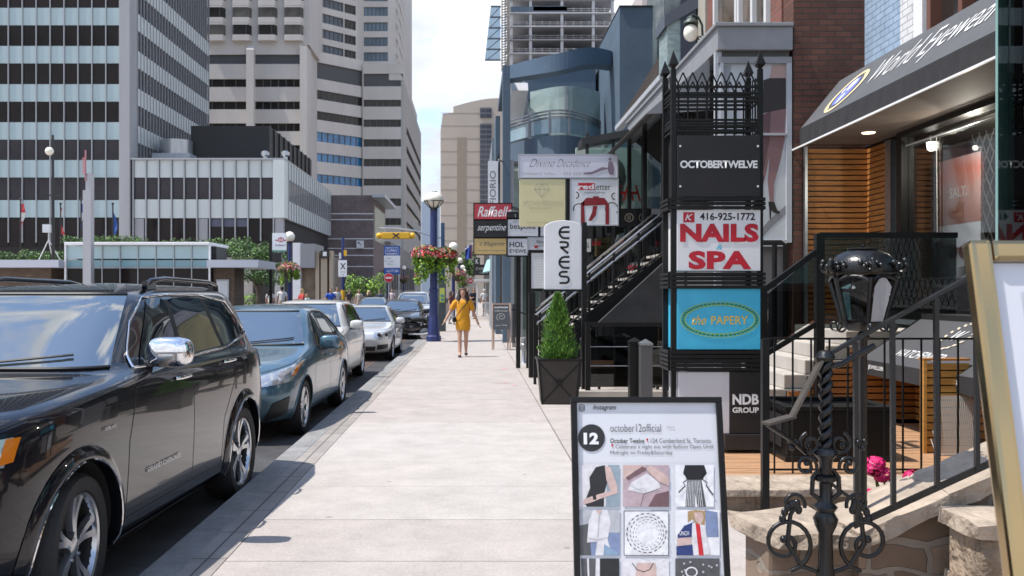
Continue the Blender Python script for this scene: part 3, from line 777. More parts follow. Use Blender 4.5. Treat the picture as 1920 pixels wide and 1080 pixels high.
# ------------------------------------------------------------------ ground, road, pavement
ASPH=mat('asphalt',(.055,.054,.056),.85,var=.25,vscale=1.2,bump=.5,bscale=90)
PAVER=brick_mat('kerbside_pavers',(.31,.28,.26),(.285,.26,.245),(.12,.11,.10),'z',.62,.40,.008,.85,.3,0)
RBRICK=brick_mat('road_bricks',(.13,.085,.07),(.10,.075,.066),(.04,.035,.032),'z',.24,.12,.012,.8,.5)
KERB=mat('kerb_granite',(.27,.265,.26),.85,var=.14,vscale=5,bump=.35,bscale=90)
def slab_mat(name,c):return mat(name,c,.88,var=.05,vscale=1.6,bump=.3,bscale=110)
SL=[slab_mat('pavement_concrete',(.42,.376,.348)),slab_mat('new_pavement_concrete',(.45,.412,.385)),slab_mat('old_pavement_concrete',(.42,.372,.35))]
def speckle(m,lo=.88,hi=1.07,sc=48.0,stain=.84):
 """grit and old gum marks over a concrete surface"""
 n,l=m.node_tree.nodes,m.node_tree.links;b=n['Principled BSDF']
 src=b.inputs['Base Color'].links[0].from_socket
 g=n.new('ShaderNodeNewGeometry')
 v=n.new('ShaderNodeTexNoise');v.inputs['Scale'].default_value=sc;v.inputs['Detail'].default_value=3
 l.new(g.outputs['Position'],v.inputs['Vector'])
 r=n.new('ShaderNodeMapRange');r.inputs['From Min'].default_value=.3;r.inputs['From Max'].default_value=.7
 r.inputs['To Min'].default_value=lo;r.inputs['To Max'].default_value=hi;l.new(v.outputs['Fac'],r.inputs['Value'])
 vo=n.new('ShaderNodeTexVoronoi');vo.inputs['Scale'].default_value=1.9;l.new(g.outputs['Position'],vo.inputs['Vector'])
 r2=n.new('ShaderNodeMapRange');r2.inputs['From Min'].default_value=.035;r2.inputs['From Max'].default_value=.05
 r2.inputs['To Min'].default_value=.62;r2.inputs['To Max'].default_value=1;l.new(vo.outputs['Distance'],r2.inputs['Value'])
 v3=n.new('ShaderNodeTexNoise');v3.inputs['Scale'].default_value=2.4;v3.inputs['Detail'].default_value=9;v3.inputs['Roughness'].default_value=.78
 l.new(g.outputs['Position'],v3.inputs['Vector'])
 r3=n.new('ShaderNodeMapRange');r3.inputs['From Min'].default_value=.35;r3.inputs['From Max'].default_value=.6
 r3.inputs['To Min'].default_value=stain;r3.inputs['To Max'].default_value=1.03;l.new(v3.outputs['Fac'],r3.inputs['Value'])
 cur=src
 for o in(r,r2,r3):
  mx=n.new('ShaderNodeMixRGB');mx.blend_type='MULTIPLY';mx.inputs['Fac'].default_value=1
  l.new(cur,mx.inputs['Color1']);l.new(o.outputs['Result'],mx.inputs['Color2']);cur=mx.outputs['Color']
 l.new(cur,b.inputs['Base Color'])
for m_ in SL:speckle(m_)
speckle(KERB,.8,1.15,60,.7);speckle(ASPH,.6,1.5,90,.75)
g=MB();g.box(-700,700,-60,1500,-.60,-.30);struct('ground',g,mat('earth',(.16,.15,.14),.95,var=.2,vscale=.2))
g=MB();g.box(-11.2,-1.90,-30,300,-.30,ROADZ);struct('road',g,ASPH)
g=MB();g.box(-4.15,-2.42,-30,300,ROADZ-.05,ROADZ+.004);struct('parking_lane',g,RBRICK)
g=MB()
for i in range(60):g.box(-1.90,-1.69,-30+i*3.05,-30+i*3.05+3.042,-.29,0)
struct('kerb',g,KERB,bevel=.012)
g=MB();g.box(-1.69,-1.486,-30,150,-.29,-.002);struct('paver_strip',g,PAVER)
g=MB();g.box(-1.686,.93,-30,150,-.29,-.03);g.box(.93,7.5,-30,150,-.29,-.03);struct('pavement_bed',g,mat('joint_dirt',(.05,.042,.036),.95))
g=MB();ys=[-6,-1.0,2.2,4.0,5.52,6.53,7.66,8.75,11.42,13.9,16.5,19.2,21.9,24.6,27.4,30.2,33,36,39,42,46,50,55,60,66,72,80,90,105,150]
for i in range(len(ys)-1):
 g.k=1 if 6.5<ys[i]<11.3 else(2 if ys[i]>11.3 and ys[i]<16 else 0)
 e=.0035 if i%2 else.005
 if 7.6<ys[i]<8.8:e=.0015
 g.box(-1.478,.922,ys[i]+e,ys[i+1]-e,-.2,0)
struct('pavement',g,SL)
g=MB();ys=[-6,-2.2,1.5,4.6,7.4,10.1,12.9,15.4,18.1,21,24,27,30,40,60,100,150]
for i in range(len(ys)-1):
 g.k=0
 g.box(.938,7.4,ys[i]+.004,ys[i+1]-.004,-.2,-.003)
struct('side_pavement',g,SL)
g=MB();g.box(-80,-11.2,18,88.8,-.3,0);struct('plaza',g,SL[0])
g=MB();g.box(-400,-11.2,88.8,300,-.3,.02);struct('far_pavement',g,SL[0])

g=MB()
for cx_,cy_,w_,l_ in((.64,19.4,.10,.5),(.52,16.3,.30,.03),(.55,16.6,.03,.5),(.70,16.0,.06,.25)):
 g.face([(cx_-w_/2,cy_-l_/2,.004),(cx_+w_/2,cy_-l_/2,.004),(cx_+w_/2,cy_+l_/2,.004),(cx_-w_/2,cy_+l_/2,.004)])
struct('pavement_markings',g,mat('faded_pink_spray',(.46,.30,.285),.9,var=.25,vscale=20))
g=MB()
for x0_,y0_,n_ in((.1,12.2,12),):
 p_=Vector((x0_,y0_));a_=random.uniform(-.3,.3)
 for _ in range(n_):
  a_+=random.uniform(-.3,.3);q_=p_+Vector((cos(a_),sin(a_)))*.09;nn_=Vector((-sin(a_),cos(a_)))*.0022
  g.face([(p_.x-nn_.x,p_.y-nn_.y,.002),(q_.x-nn_.x,q_.y-nn_.y,.002),(q_.x+nn_.x,q_.y+nn_.y,.002),(p_.x+nn_.x,p_.y+nn_.y,.002)]);p_=q_
struct('pavement_cracks',g,mat('crack_dirt',(.16,.14,.125),.95))
# ------------------------------------------------------------------ buildings across the street
SPAN=mat('pale_blue_spandrel',(.37,.47,.49),.22,var=.06,vscale=.25,spec=.5)
SPANW=mat('white_spandrel',(.56,.60,.59),.3,var=.05,vscale=.3)
OFFGL=mat('dark_office_glass',(.016,.012,.012),.12,spec=.2,var=.5,vscale=.25)
OFFGL2=mat('grey_office_glass',(.040,.036,.042),.14,spec=.25,var=.3,vscale=.3)
MULL=mat('aluminium_mullion',(.36,.37,.39),.35,.4)
COLC=mat('tower_column_concrete',(.36,.36,.37),.8,var=.12,vscale=.5,stretch=(1,1,.15))
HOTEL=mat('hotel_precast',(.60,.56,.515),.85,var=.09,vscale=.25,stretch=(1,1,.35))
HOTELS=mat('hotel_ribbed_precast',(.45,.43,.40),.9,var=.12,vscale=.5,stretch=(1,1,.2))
HGLASS=mat('hotel_glass',(.035,.033,.030),.12,spec=.3,var=.5,vscale=.22)
HGLASSB=mat('blue_hotel_glass',(.03,.17,.36),.08,spec=.7,var=.4,vscale=.5)
LOUV=mat('grey_louvre',(.085,.085,.088),.6,var=.1)
FY=89.0
def zf(py):return zx(py,FY)
def xf(px):return xx(px,FY)
t=thing('office_tower','glass office tower with pale blue spandrel bands and dark windows','office building',(xf(240),FY+12,0))
m=MB();m.box(-90,xf(246)-.25,FY+.12,115,0,60);m.build('core',ROOMD,t)
m=MB();m.box(xf(225.5),xf(246),FY-.35,FY+1.6,0,60);m.build('corner_column',COLC,t,bevel=.05)
P1=26.1/FPX*FY  # column pitch in metres
bands=[(-56,-24),(15,47.5),(86.9,118.5),(158.7,190),(229.8,261.4),(300,333),(374,409)]
c0=xf(225.5)
m=MB();m.box(c0-18*P1,c0,FY-.05,FY+.1,zf(47.5),zf(15))
sp=m.build('spandrel',SPAN,t)
zs0=(zf(47.5)+zf(15))/2
repeat(sp,[(0,0,(zf(a)+zf(b))/2-zs0)for a,b in bands if a!=15])
def pane_part(name,w,z0,z1,mtl,par,x,y):
 m=MB();m.box(x-w/2,x+w/2,y,y+.06,z0,z1);return m.build(name,mtl,par)
wb=[(47.5,86.9),(118.5,158.7),(190,229.8),(261.4,300),(333,374),(-24,15),(409,462)]
for bi,(a,b)in enumerate(wb):
 w0=pane_part('window',P1*.93,zf(b)+.02,zf(a)-.02,OFFGL2 if bi in(3,4)else OFFGL,t,c0-P1*.5,FY+.03)
 repeat(w0,[(-P1*k,0,0)for k in range(1,10)])
m=MB()
for k in range(1,18):m.box(c0-k*P1-.045,c0-k*P1+.045,FY-.16,FY+.02,zf(455),60)
m.build('mullion_row',MULL,t)['kind']='stuff'
# the side along the street
XS=xf(246);nside=27;ps=(115-FY-1.6)/nside
m=MB();m.box(XS-.2,XS,FY+1.6,115,zf(47.5),zf(15));sp=m.build('spandrel',SPANW,t)
repeat(sp,[(0,0,(zf(a)+zf(b))/2-zs0)for a,b in bands if a!=15])
m=MB()
for a,b in wb:
 for k in range(nside):m.box(XS-.2,XS-.12,FY+1.6+k*ps+.08,FY+1.6+(k+1)*ps-.08,zf(b)+.02,zf(a)-.02)
m.build('side_windows',OFFGL2,t)['kind']='stuff'
m=MB()
for k in range(nside+1):m.box(XS-.1,XS+.08,FY+1.6+k*ps-.05,FY+1.6+k*ps+.05,zf(455),60)
m.build('side_mullions',MULL,t)['kind']='stuff'
# podium wing
t=thing('office_podium','three storey glass wing joined to the base of the office tower','office building',(xf(400),FY+10,0))
XP=xf(535);yb=117.0
m=MB();m.box(xf(249),XP-.3,FY+.12,yb-.3,0,zf(301));m.build('core',ROOMD,t)
m=MB();m.box(xf(246),XP+.02,FY-.3,yb,zf(300),zf(297));m.build('parapet',MULL,t)
p2=(XP-1.1-xf(251))/11
for a,b in((300,333),(374,409)):
 m=MB();m.box(xf(251)+.08,xf(251)+p2-.08,FY-.05,FY+.1,zf(b),zf(a));q=m.build('spandrel',SPANW,t);repeat(q,[(p2*k,0,0)for k in range(1,11)])
m=MB();m.box(xf(251)+.08,xf(251)+p2-.08,FY+.03,FY+.1,zf(373),zf(334));q=m.build('window',OFFGL2,t);repeat(q,[(p2*k,0,0)for k in range(1,11)])
for k in range(11):
 if k in(0,5):continue
 m=MB();m.box(xf(251)+p2*k+.1,xf(251)+p2*(k+1)-.1,FY+.03,FY+.1,zf(455),zf(411));m.build('window',OFFGL,t)
 if k in(6,7,8):
  m=MB();m.box(xf(251)+p2*k+.1,xf(251)+p2*(k+1)-.1,FY+.015,FY+.028,zf(425),zf(411));m.build('blind',mat('blue_blind',(.09,.095,.14),.5),t)
for k in(0,5):
 m=MB();m.box(xf(251)+p2*k+.1,xf(251)+p2*(k+.8),FY-.02,FY+.1,zf(455),zf(410));m.build('pier',COLC,t)
m=MB();
for k in range(0,12):m.box(xf(251)+p2*k-.05,xf(251)+p2*k+.05,FY-.24,FY+.02,zf(452),zf(300))
m.build('mullion_row',MULL,t)['kind']='stuff'
m=MB();m.box(XP-1.1,XP,FY-.3,FY+1.5,zf(409),zf(300));m.build('corner_column',SPANW,t,bevel=.04)
m=MB();m.box(XP-1.0,XP-.2,FY-.1,FY+.6,0,zf(409));q=m.build('column',COLC,t)
n2=20;p3=(yb-FY-1.5)/n2
for a,b in((300,333),(374,409)):
 m=MB();m.box(XP-.15,XP,FY+1.5,yb,zf(b),zf(a));m.build('spandrel',SPANW,t)
m=MB();m.box(XP-.3,XP-.08,FY+1.5,yb,zf(374),zf(333));m.build('window_band',mat('pale_reflecting_glass',(.20,.21,.21),.15),t)
m=MB();m.box(XP-1.6,XP-1.5,FY+1.5,yb,0,zf(409));m.build('ground_floor_glazing',OFFGL,t)
m=MB()
for k in range(n2+1):
 m.box(XP-.02,XP+.09,FY+1.5+k*p3-.05,FY+1.5+k*p3+.05,zf(409),zf(300));m.box(XP-1.5,XP-1.3,FY+1.5+k*p3-.06,FY+1.5+k*p3+.06,0,zf(409))
m.build('side_mullions',MULL,t)['kind']='stuff'
m=MB();m.box(XP-1.3,XP+.02,FY+1.5,yb,zf(410),zf(409));m.build('soffit',COLC,t)
# plant rooms on the podium roof
t=thing('roof_plant_box','big black windowless plant box on the podium roof','plant room',(xx(430,96),100,zf(297)))
m=MB();m.box(xx(358,96),xx(505,96),96,121,zf(297),zx(236,96));m.build('casing',mat('black_cladding',(.014,.014,.015),.6,var=.1,vscale=.5),t)
m=MB()
for k in range(9):m.box(xx(505,96),xx(505,96)+.18,98+k*2.6,98.2+k*2.6,zf(297),zx(236,96))
m.build('cladding_ribs',DARK,t)['kind']='stuff'
t=thing('cooling_drum','silvery round cooling drum beside the black plant box','cooling unit',(xx(322,94),94,zf(297)))
m=MB();m.lathe([(xx(356,94)-xx(322,94)-.2,zf(297)),(xx(356,94)-xx(322,94)-.2,zx(260,94))],c=(xx(322,94),95.5,0),n=32);m.build('drum',mat('brushed_drum_steel',(.42,.43,.44),.3,.6,var=.15,vscale=1,stretch=(3,3,.2)),t,smooth=40)
m=MB();m.box(xx(287,94),xx(358,94),93.6,98,zf(297),zx(288,94));m.build('plinth',GREYL,t)
for i,px in enumerate((497,535)):
 t=thing('roof_vent',['small round metal roof vent on the podium near the plant box','small round metal roof vent at the podium corner'][i],'roof vent',(xx(px,90.5),90.5,zf(297)))
 m=MB();m.lathe([(.22,zf(297)),(.22,zf(297)+.35),(.42,zf(297)+.5),(.42,zf(297)+.8),(.2,zf(297)+.95)],c=(xx(px,90.5),90.5,0),n=14);m.build('cowl',STEEL,t,smooth=40)

# hotel slab tower, beige precast
HT=thing('hotel_tower','tall beige concrete hotel tower with ribbon windows and bay windows above','tower',(-35,165,0))
def wall_face(A,B,wins,z0,z1,wm,gm,th=.5,npan=4,pier=(.0,.0),louv=(),gm_by=None):
 """wall between plan points A and B (left to right) with ribbon windows [(z0, z1)]; bands of wall, one window part per opening"""
 A,B=Vector((*A,0)),Vector((*B,0));d=(B-A);L=d.length;d/=L;n=d.cross(ZA)
 def slab(mb,s0,s1,za,zb,o0,o1):
  mb.hexa([A+d*s0+n*o0+ZA*za,A+d*s1+n*o0+ZA*za,A+d*s1+n*o1+ZA*za,A+d*s0+n*o1+ZA*za][::-1],[A+d*s0+n*o0+ZA*zb,A+d*s1+n*o0+ZA*zb,A+d*s1+n*o1+ZA*zb,A+d*s0+n*o1+ZA*zb][::-1])
 mb=MB();zc=z0
 for a,b in sorted(wins):
  slab(mb,0,L,zc,a,-th,0);zc=b
  if pier[0]:slab(mb,0,pier[0],a,b,-th,0)
  if pier[1]:slab(mb,L-pier[1],L,a,b,-th,0)
 slab(mb,0,L,zc,z1,-th,0)
 mb.build('wall',wm,HT)
 for i,(a,b)in enumerate(sorted(wins)):
  mb=MB();slab(mb,pier[0],L-pier[1],a,b,-th*.9,-th*.62)
  g=LOUV if any(abs(a-q)<.3 for q in louv)else(gm_by or{}).get(i,gm)
  if g is not LOUV:
   mb.k=1
   for k in range(npan+1):
    s=pier[0]+(L-pier[0]-pier[1])*k/npan
    slab(mb,max(0,s-.08),min(L,s+.08),a,b,-th*.62,-th*.5)
  mb.build('window',[g,LOUV],HT)
YA,YB2=150.0,166.0
A0,A1=(xx(330,YA),YA),(xx(565,YA),YA)
zy=lambda py,Y=YA:zx(py,Y)
wA=[(zy(163),zy(148)),(zy(205),zy(190)),(zy(246),zy(231)),(zy(287),zy(272)),(zy(120),zy(102))]
wall_face((xx(330,YA),YA),(xx(464,YA),YA),wA,0,zy(84),HOTEL,HGLASS,npan=6,louv=[zy(120)])
wall_face((xx(478,YA),YA),(xx(565,YA),YA),wA,0,zy(84),HOTEL,HGLASS,npan=6,louv=[zy(120)])
m=MB();m.box(xx(464,YA),xx(478,YA),YA-.9,YA+1,0,zy(95));m.hexa([(xx(464,YA),YA-.9,zy(95)),(xx(478,YA),YA-.9,zy(95)),(xx(478,YA),YA+1,zy(95)),(xx(464,YA),YA+1,zy(95))],[(xx(464,YA),YA,zy(84)),(xx(478,YA),YA,zy(84)),(xx(478,YA),YA+1,zy(84)),(xx(464,YA),YA+1,zy(84))]);m.build('pier',HOTEL,HT)
m=MB();m.box(xx(564,YA),xx(577,YA),YA-.9,YA+3,0,zy(88));m.build('pier',HOTEL,HT)
# upper wing with bay windows
m=MB();m.box(xx(330,YA),xx(580,YA),YA+.02,YA+22,zy(84),78);m.build('wall',HOTEL,HT)
for j in range(-4,4):
 zc=zy(57.5-32.4*(3-(j+4))if False else 57.5+32.4*(-j-1)if False else 57.5-32.4*(j+4-0))if False else zy(57.5-32.4*(j+4))
 for px in(405,454,502,551):
  cx=xx(px,YA);hw=18/FPX*YA;m=MB();zb,ztp=zc-.85,zc+.75
  def bay(z0,z1,o):return m.hexa([(cx-hw-o,YA,z0),(cx-hw*.78-o,YA-.8-o,z0),(cx+hw*.78+o,YA-.8-o,z0),(cx+hw+o,YA,z0)],[(cx-hw-o,YA,z1),(cx-hw*.78-o,YA-.8-o,z1),(cx+hw*.78+o,YA-.8-o,z1),(cx+hw+o,YA,z1)])
  bay(zb-.9,zb,.06);bay(ztp,ztp+.25,.06)
  b_=m.build('bay_window',HOTEL,HT)
  m=MB();bay(zb,ztp,0);m.k=1
  m.box(cx-hw*.78-.05,cx-hw*.78+.05,YA-.83,YA-.72,zb,ztp);m.box(cx+hw*.5,cx+hw*.5+.09,YA-.83,YA-.72,zb,ztp)
  m.build('pane',[mat('curtained_glass',(.13,.12,.105),.12,var=.4,vscale=.3)if(px+j)%3 else HGLASS,LOUV],b_)
# angled re-entrant faces
wP=[(zx(b_,156),zx(a_,156))for a_,b_ in((154,172),(196,212),(238,254),(279,294),(319,332),(110,135))]
wall_face((xx(577,152),152),(xx(593,160),160),wP,0,zx(86,156),HOTEL,HGLASS,npan=2,pier=(2.2,.8))
wD=[(zx(b_,163),zx(a_,163))for a_,b_ in((175,192),(214,230),(252,270),(291,307),(330,346))]
wall_face((xx(594,160),160),(xx(680,166.5),166.5),wD+[(zx(154,163),zx(124,163))],0,zx(104,163),HOTEL,HGLASS,npan=8,louv=[zx(154,163)],gm_by={0:HGLASSB,1:HGLASSB,2:HGLASSB})
wE=[(zx(b_,YB2),zx(a_,YB2))for a_,b_ in((187,200),(224,238),(261,275),(298,312),(335,348),(372,386),(409,422))]
wall_face((xx(680,YB2),YB2),(xx(757,YB2),YB2),wE+[(zx(162,YB2),zx(138,YB2))],0,zx(120,YB2),HOTEL,HGLASS,npan=6,louv=[zx(162,YB2)],pier=(.15,.15))
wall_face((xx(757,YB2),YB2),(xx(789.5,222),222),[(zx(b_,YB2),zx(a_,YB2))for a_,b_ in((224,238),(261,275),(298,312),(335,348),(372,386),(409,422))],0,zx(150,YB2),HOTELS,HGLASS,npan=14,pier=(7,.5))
m=MB();m.box(xx(577,153)-.3,xx(757,YB2)-.6,YB2+1.0,215,0,zx(118,YB2));m.build('core',HOTEL,HT)
m=MB();m.hexa([(xx(560,150),151,0),(xx(577,152),153,0),(xx(594,160),161,0),(xx(560,160),161,0)],[(xx(560,150),151,zy(86)),(xx(577,152),153,zy(86)),(xx(594,160),161,zy(86)),(xx(560,160),161,zy(86))]);m.build('core',HOTEL,HT)
# upper guest floors over the right hand half
rows=[(y0,y0+17)for y0 in(92,63.5,35,6,-22,-51,-80)]
def up(A,B,np_,gl,pr):wall_face(A,B,[(zx(b_,166),zx(a_,166))for a_,b_ in rows],zx(124,166),82,HOTEL,gl,npan=np_,pier=pr)
up((xx(594,162),162),(xx(645,166),166),6,mat('dim_blue_glass',(.06,.085,.12),.08,var=.4,vscale=.3),(.1,.1))
up((xx(645,166),166),(xx(670,168),168),3,HGLASS,(.1,.3))
up((xx(670,168),168),(xx(680,168),168),1,HGLASS,(.98,.01))
up((xx(680,168.2),168.2),(xx(729,168.2),168.2),6,mat('pale_sky_glass',(.13,.17,.20),.08,var=.4,vscale=.3),(.2,.2))
up((xx(729,168.2),168.2),(xx(742,168.6),168.6),1,HGLASS,(1.2,.04))
up((xx(742,168.6),168.6),(xx(747,172),172),2,HGLASS,(.2,.2))
up((xx(747,172),172),(xx(771,215),215),26,HGLASS,(2.2,.4))
m=MB();m.box(xx(600,166),xx(742,168.6),170,213,zx(118,YB2),81.5);m.build('core',HOTEL,HT)
m=MB();m.hexa([(xx(729,YB2),YB2+.1,zx(150,YB2)),(xx(757,YB2),YB2+.1,zx(150,YB2)),(xx(757,YB2),175,zx(150,YB2)),(xx(729,YB2),175,zx(150,YB2))],[(xx(729,YB2),YB2+.1,zx(120,YB2)),(xx(742,YB2),YB2+.1,zx(120,YB2)),(xx(742,YB2),175,zx(120,YB2)),(xx(729,YB2),175,zx(120,YB2))]);m.build('set_back',HOTEL,HT)

# low striped building and the ribbed parking podium further along
PB=118.0
t=thing('striped_brick_building','low purple brown brick building with thin white stripes','building',(xx(660,PB),PB+6,0))
m=MB();m.box(xx(560,PB),xx(700,PB),PB,PB+16,0,zx(366,PB));m.build('wall',brick_mat('plum_brick',(.20,.155,.15),(.17,.135,.135),(.15,.12,.12),'y',1.2,.4,.02,.8,.2),t)
for py in(400,411,447,465,478,499):
 m=MB();m.box(xx(560,PB),xx(700,PB)+.03,PB-.06,PB+.05,zx(py+1.6,PB),zx(py,PB));m.build('stripe',WHITE,t)
m=MB();m.box(xx(700,PB),xx(700,PB)+1.6,PB-1.5,PB+16,zx(372,PB),zx(366,PB));m.build('roof_overhang',GREYL,t)
m=MB();m.box(xx(700,PB)-.1,xx(700,PB)+.06,PB+1.2,PB+15,zx(450,PB),zx(384,PB));m.build('window',mat('pale_green_glass',(.30,.36,.28),.2),t)
t=thing('parking_podium','dark grey ribbed podium with tall slots along the street','building',(-14,136,0))
m=MB();m.box(-22,-12.0,134,190,0,zx(440,118));m.build('wall',mat('podium_concrete',(.27,.255,.24),.85,var=.1,vscale=.4),t)
m=MB()
for k in range(12):m.box(-12.02,-11.96,136+k*4.4,138.6+k*4.4,2.0,6)
m.build('slot_row',ROOMD,t)['kind']='stuff'
t=thing('slate_office_block','small pale blue office block seen far off at the end of the street','building',(xx(808,330),330,0))
m=MB();m.box(xx(790,330),xx(822,330),330,345,0,zx(378,330));m.build('wall',mat('hazy_blue_wall',(.36,.43,.52),.7),t)
m=MB()
for j in range(12):m.box(xx(810,330),xx(820,330),329.9,330,4+j*2.9,5.6+j*2.9)
m.build('window_row',HGLASS,t)['kind']='stuff'
# tan block closing the street
TY=240.0
TAN=mat('tan_precast',(.60,.52,.44),.85,var=.05,vscale=.2);TAN2=mat('tan_recess',(.40,.33,.26),.85)
t=thing('tan_building','tan stone clad building with an arched roofline closing the street','building',(xx(880,TY),TY+8,0))
m=MB();top=[(826,246),(830,213),(850,212),(850,200)]+[(850+85*i/10,200-16*sin(pi/2*i/10))for i in range(1,11)]+[(1010,182)]
pts=[(xx(826,TY),TY,0)]+[(xx(a,TY),TY,zx(b,TY))for a,b in top]+[(xx(1010,TY),TY,0)]
m.prism(pts[::-1],(0,30,0));m.build('wall',TAN,t,recalc=True)
m=MB();m.box(xx(857,TY),xx(874,TY),TY-.05,TY,3,zx(257,TY));m.build('recess_panel',TAN2,t)
for a,b in((202,221),(232,460)):
 m=MB();m.box(xx(900,TY),xx(921.5,TY),TY-.25,TY,zx(b,TY),zx(a,TY));m.k=1
 for j in range(int((b-a)/9.4)):m.box(xx(900,TY),xx(921.5,TY),TY-.32,TY-.24,zx(a+9.4*j+3,TY),zx(a+9.4*j,TY))
 m.box(xx(910.3,TY),xx(911.3,TY),TY-.34,TY-.24,zx(b,TY),zx(a,TY))
 m.build('window',[mat('tan_block_glass',(.085,.095,.12),.1),mat('tan_block_frame',(.17,.175,.2),.5)],t)
m=MB()
for j in range(14):m.box(xx(826,TY),xx(900,TY),TY-.03,TY-.005,5+j*3.3,5.12+j*3.3)
m.build('panel_joints',TAN2,t)['kind']='stuff'
# subway pavilion
GY=42.0
PAVG=mat('frosted_blue_glass',(.42,.56,.58),.25,var=.08,vscale=.6)
t=thing('subway_pavilion','flat roofed glass entrance pavilion with frosted upper panes','pavilion',(xx(258,GY),GY+1.5,0))
m=MB();m.box(xx(122,GY),xx(394,GY),GY-.1,GY+3.2,zx(460,GY),zx(454,GY));m.build('roof',WHITE,t,bevel=.03)
for px in(122,392):
 m=MB();m.box(xx(px,GY),xx(px+3,GY),GY-.08,GY+.05,0,zx(458,GY));m.build('post',WHITE,t)
for k in range(8):
 a,b=124+33.6*k,124+33.6*(k+1)
 m=MB();m.box(xx(a+1,GY),xx(b-1,GY),GY+.05,GY+.09,zx(485,GY),zx(461,GY));m.build('frosted_pane',PAVG,t)
 m=MB();m.box(xx(a+1,GY),xx(b-1,GY),GY+.05,GY+.09,zx(501,GY),zx(487.5,GY));m.build('pane',mat('teal_pane',(.20,.34,.38),.15),t)
 m=MB();m.box(xx(a+1,GY),xx(b-1,GY),GY+.05,GY+.09,.1,zx(503,GY));m.build('door_pane',OFFGL,t)
 m=MB();m.box(xx(a-.8,GY),xx(a+.8,GY),GY,GY+.12,0,zx(459,GY));m.build('mullion',MULL,t)
m=MB();m.box(xx(123,GY),xx(393,GY),GY+.01,GY+.11,zx(503,GY),zx(501.3,GY));m.build('rail',MULL,t)
m=MB();m.box(xx(124,GY),xx(392,GY),GY+1.2,GY+3,.0,zx(459,GY));m.build('interior',mat('pavilion_interior',(.07,.07,.065),.8),t)
for lab,a,b,y0,y1,side in(('brick walled kiosk under a pale flat canopy, left of the glass pavilion',-60,121,488,502,0),('brown brick kiosk under a white canopy beside the glass pavilion',395,490,488,502,1)):
 t=thing('canopy_kiosk',lab,'kiosk',(xx((a+b)/2,GY),GY+1,0))
 m=MB();m.box(xx(a,GY),xx(b,GY),GY-.6,GY+3,zx(y1,GY),zx(y0,GY));m.build('canopy',mat('canopy_metal',(.50,.52,.58),.4),t)
 m=MB()
 if side:m.box(xx(398,GY),xx(437,GY),GY+.2,GY+2,0,zx(502,GY))
 else:m.box(xx(-60,GY),xx(92,GY),GY+.2,GY+2,0,zx(502,GY))
 m.build('wall',brick_mat('kiosk_brick',(.17,.12,.085),(.14,.10,.07),(.10,.08,.07),'y',.25,.08,.012,.8,.2),t)
 if side:
  m=MB();m.box(xx(404,GY),xx(428,GY),GY+.12,GY+.19,.6,zx(524,GY));m.k=1;m.box(xx(406,GY),xx(426,GY),GY+.10,GY+.119,.8,zx(527,GY));m.build('poster_case',[MULL,GREYW],t)
# tall tapered pylon with a tilting red and white figure strip
t=thing('pylon','tall thin grey pylon with a ragged red and white tip','pylon',(xx(166,40),40,0))
m=MB();m.box(xx(157,40),xx(164,40),39.9,40.1,0,zx(357,40));m.box(xx(164,40),xx(174,40),39.8,40.15,0,zx(326,40));m.build('shaft',mat('pylon_metal',(.42,.42,.44),.4,.3),t)
m=MB();m.box(xx(163.5,40),xx(165.5,40),39.75,39.8,zx(340,40),zx(283,40))
for k in range(9):m.box(xx(160-(k%2),40),xx(165.5+(k%3)*.3,40),39.7,39.75,zx(326-k*3.6,40),zx(328.2-k*3.6,40))
m.build('tip',mat('faded_red_paint',(.55,.22,.24),.5),t)
# street lamp, tripod mast, flags
t=thing('street_lamp','tall dark street lamp with a frosted globe in front of the office tower','street lamp',(xx(99,60),60,0))
m=MB();m.tube([(xx(100,60),60,0),(xx(99,60),60,zx(253,60))],[.13,.07],10);m.build('pole',DARK,t)
m=MB();m.ball((xx(94,60),59.9,zx(284,60)),.27,16,10);m.build('globe',GLOBE,t,smooth=60)
m=MB();m.bar((xx(92,60),60,zx(366,60)),(xx(112,60),60,zx(367,60)),.1);m.build('bracket',DARK,t)
t=thing('tripod_mast','white three legged mast with a square box standing in the hedge','mast',(xx(92,62),62,0))
m=MB()
for px in(72,92,114):m.tube([(xx(px,62),62+(.6 if px==92 else 0),zx(489,62)),(xx(91,62),62,zx(450,62))],.03,6)
m.tube([(xx(91,62),62,zx(452,62)),(xx(91,62),62,zx(436,62))],.03,6);m.build('tripod',WHITE,t)
m=MB();m.box(xx(82,62),xx(96,62),61.8,62.1,zx(436,62),zx(421,62));m.build('box',GREYW,t)
def rag(mb,x,z0,z1,y,w):
 for j in range(6):
  q0,q1=j/6,(j+1)/6
  f=lambda q:x+w*(.35+.5*sin(q*4+x))
  mb.k=j//2%2
  mb.hexa([(x,y,z0+(z1-z0)*q0),(f(q0),y-.1*sin(q0*9),z0+(z1-z0)*q0),(f(q0),y-.1*sin(q0*9)+.02,z0+(z1-z0)*q0),(x,y+.02,z0+(z1-z0)*q0)],[(x,y,z0+(z1-z0)*q1),(f(q1),y-.1*sin(q1*9),z0+(z1-z0)*q1),(f(q1),y-.1*sin(q1*9)+.02,z0+(z1-z0)*q1),(x,y+.02,z0+(z1-z0)*q1)])
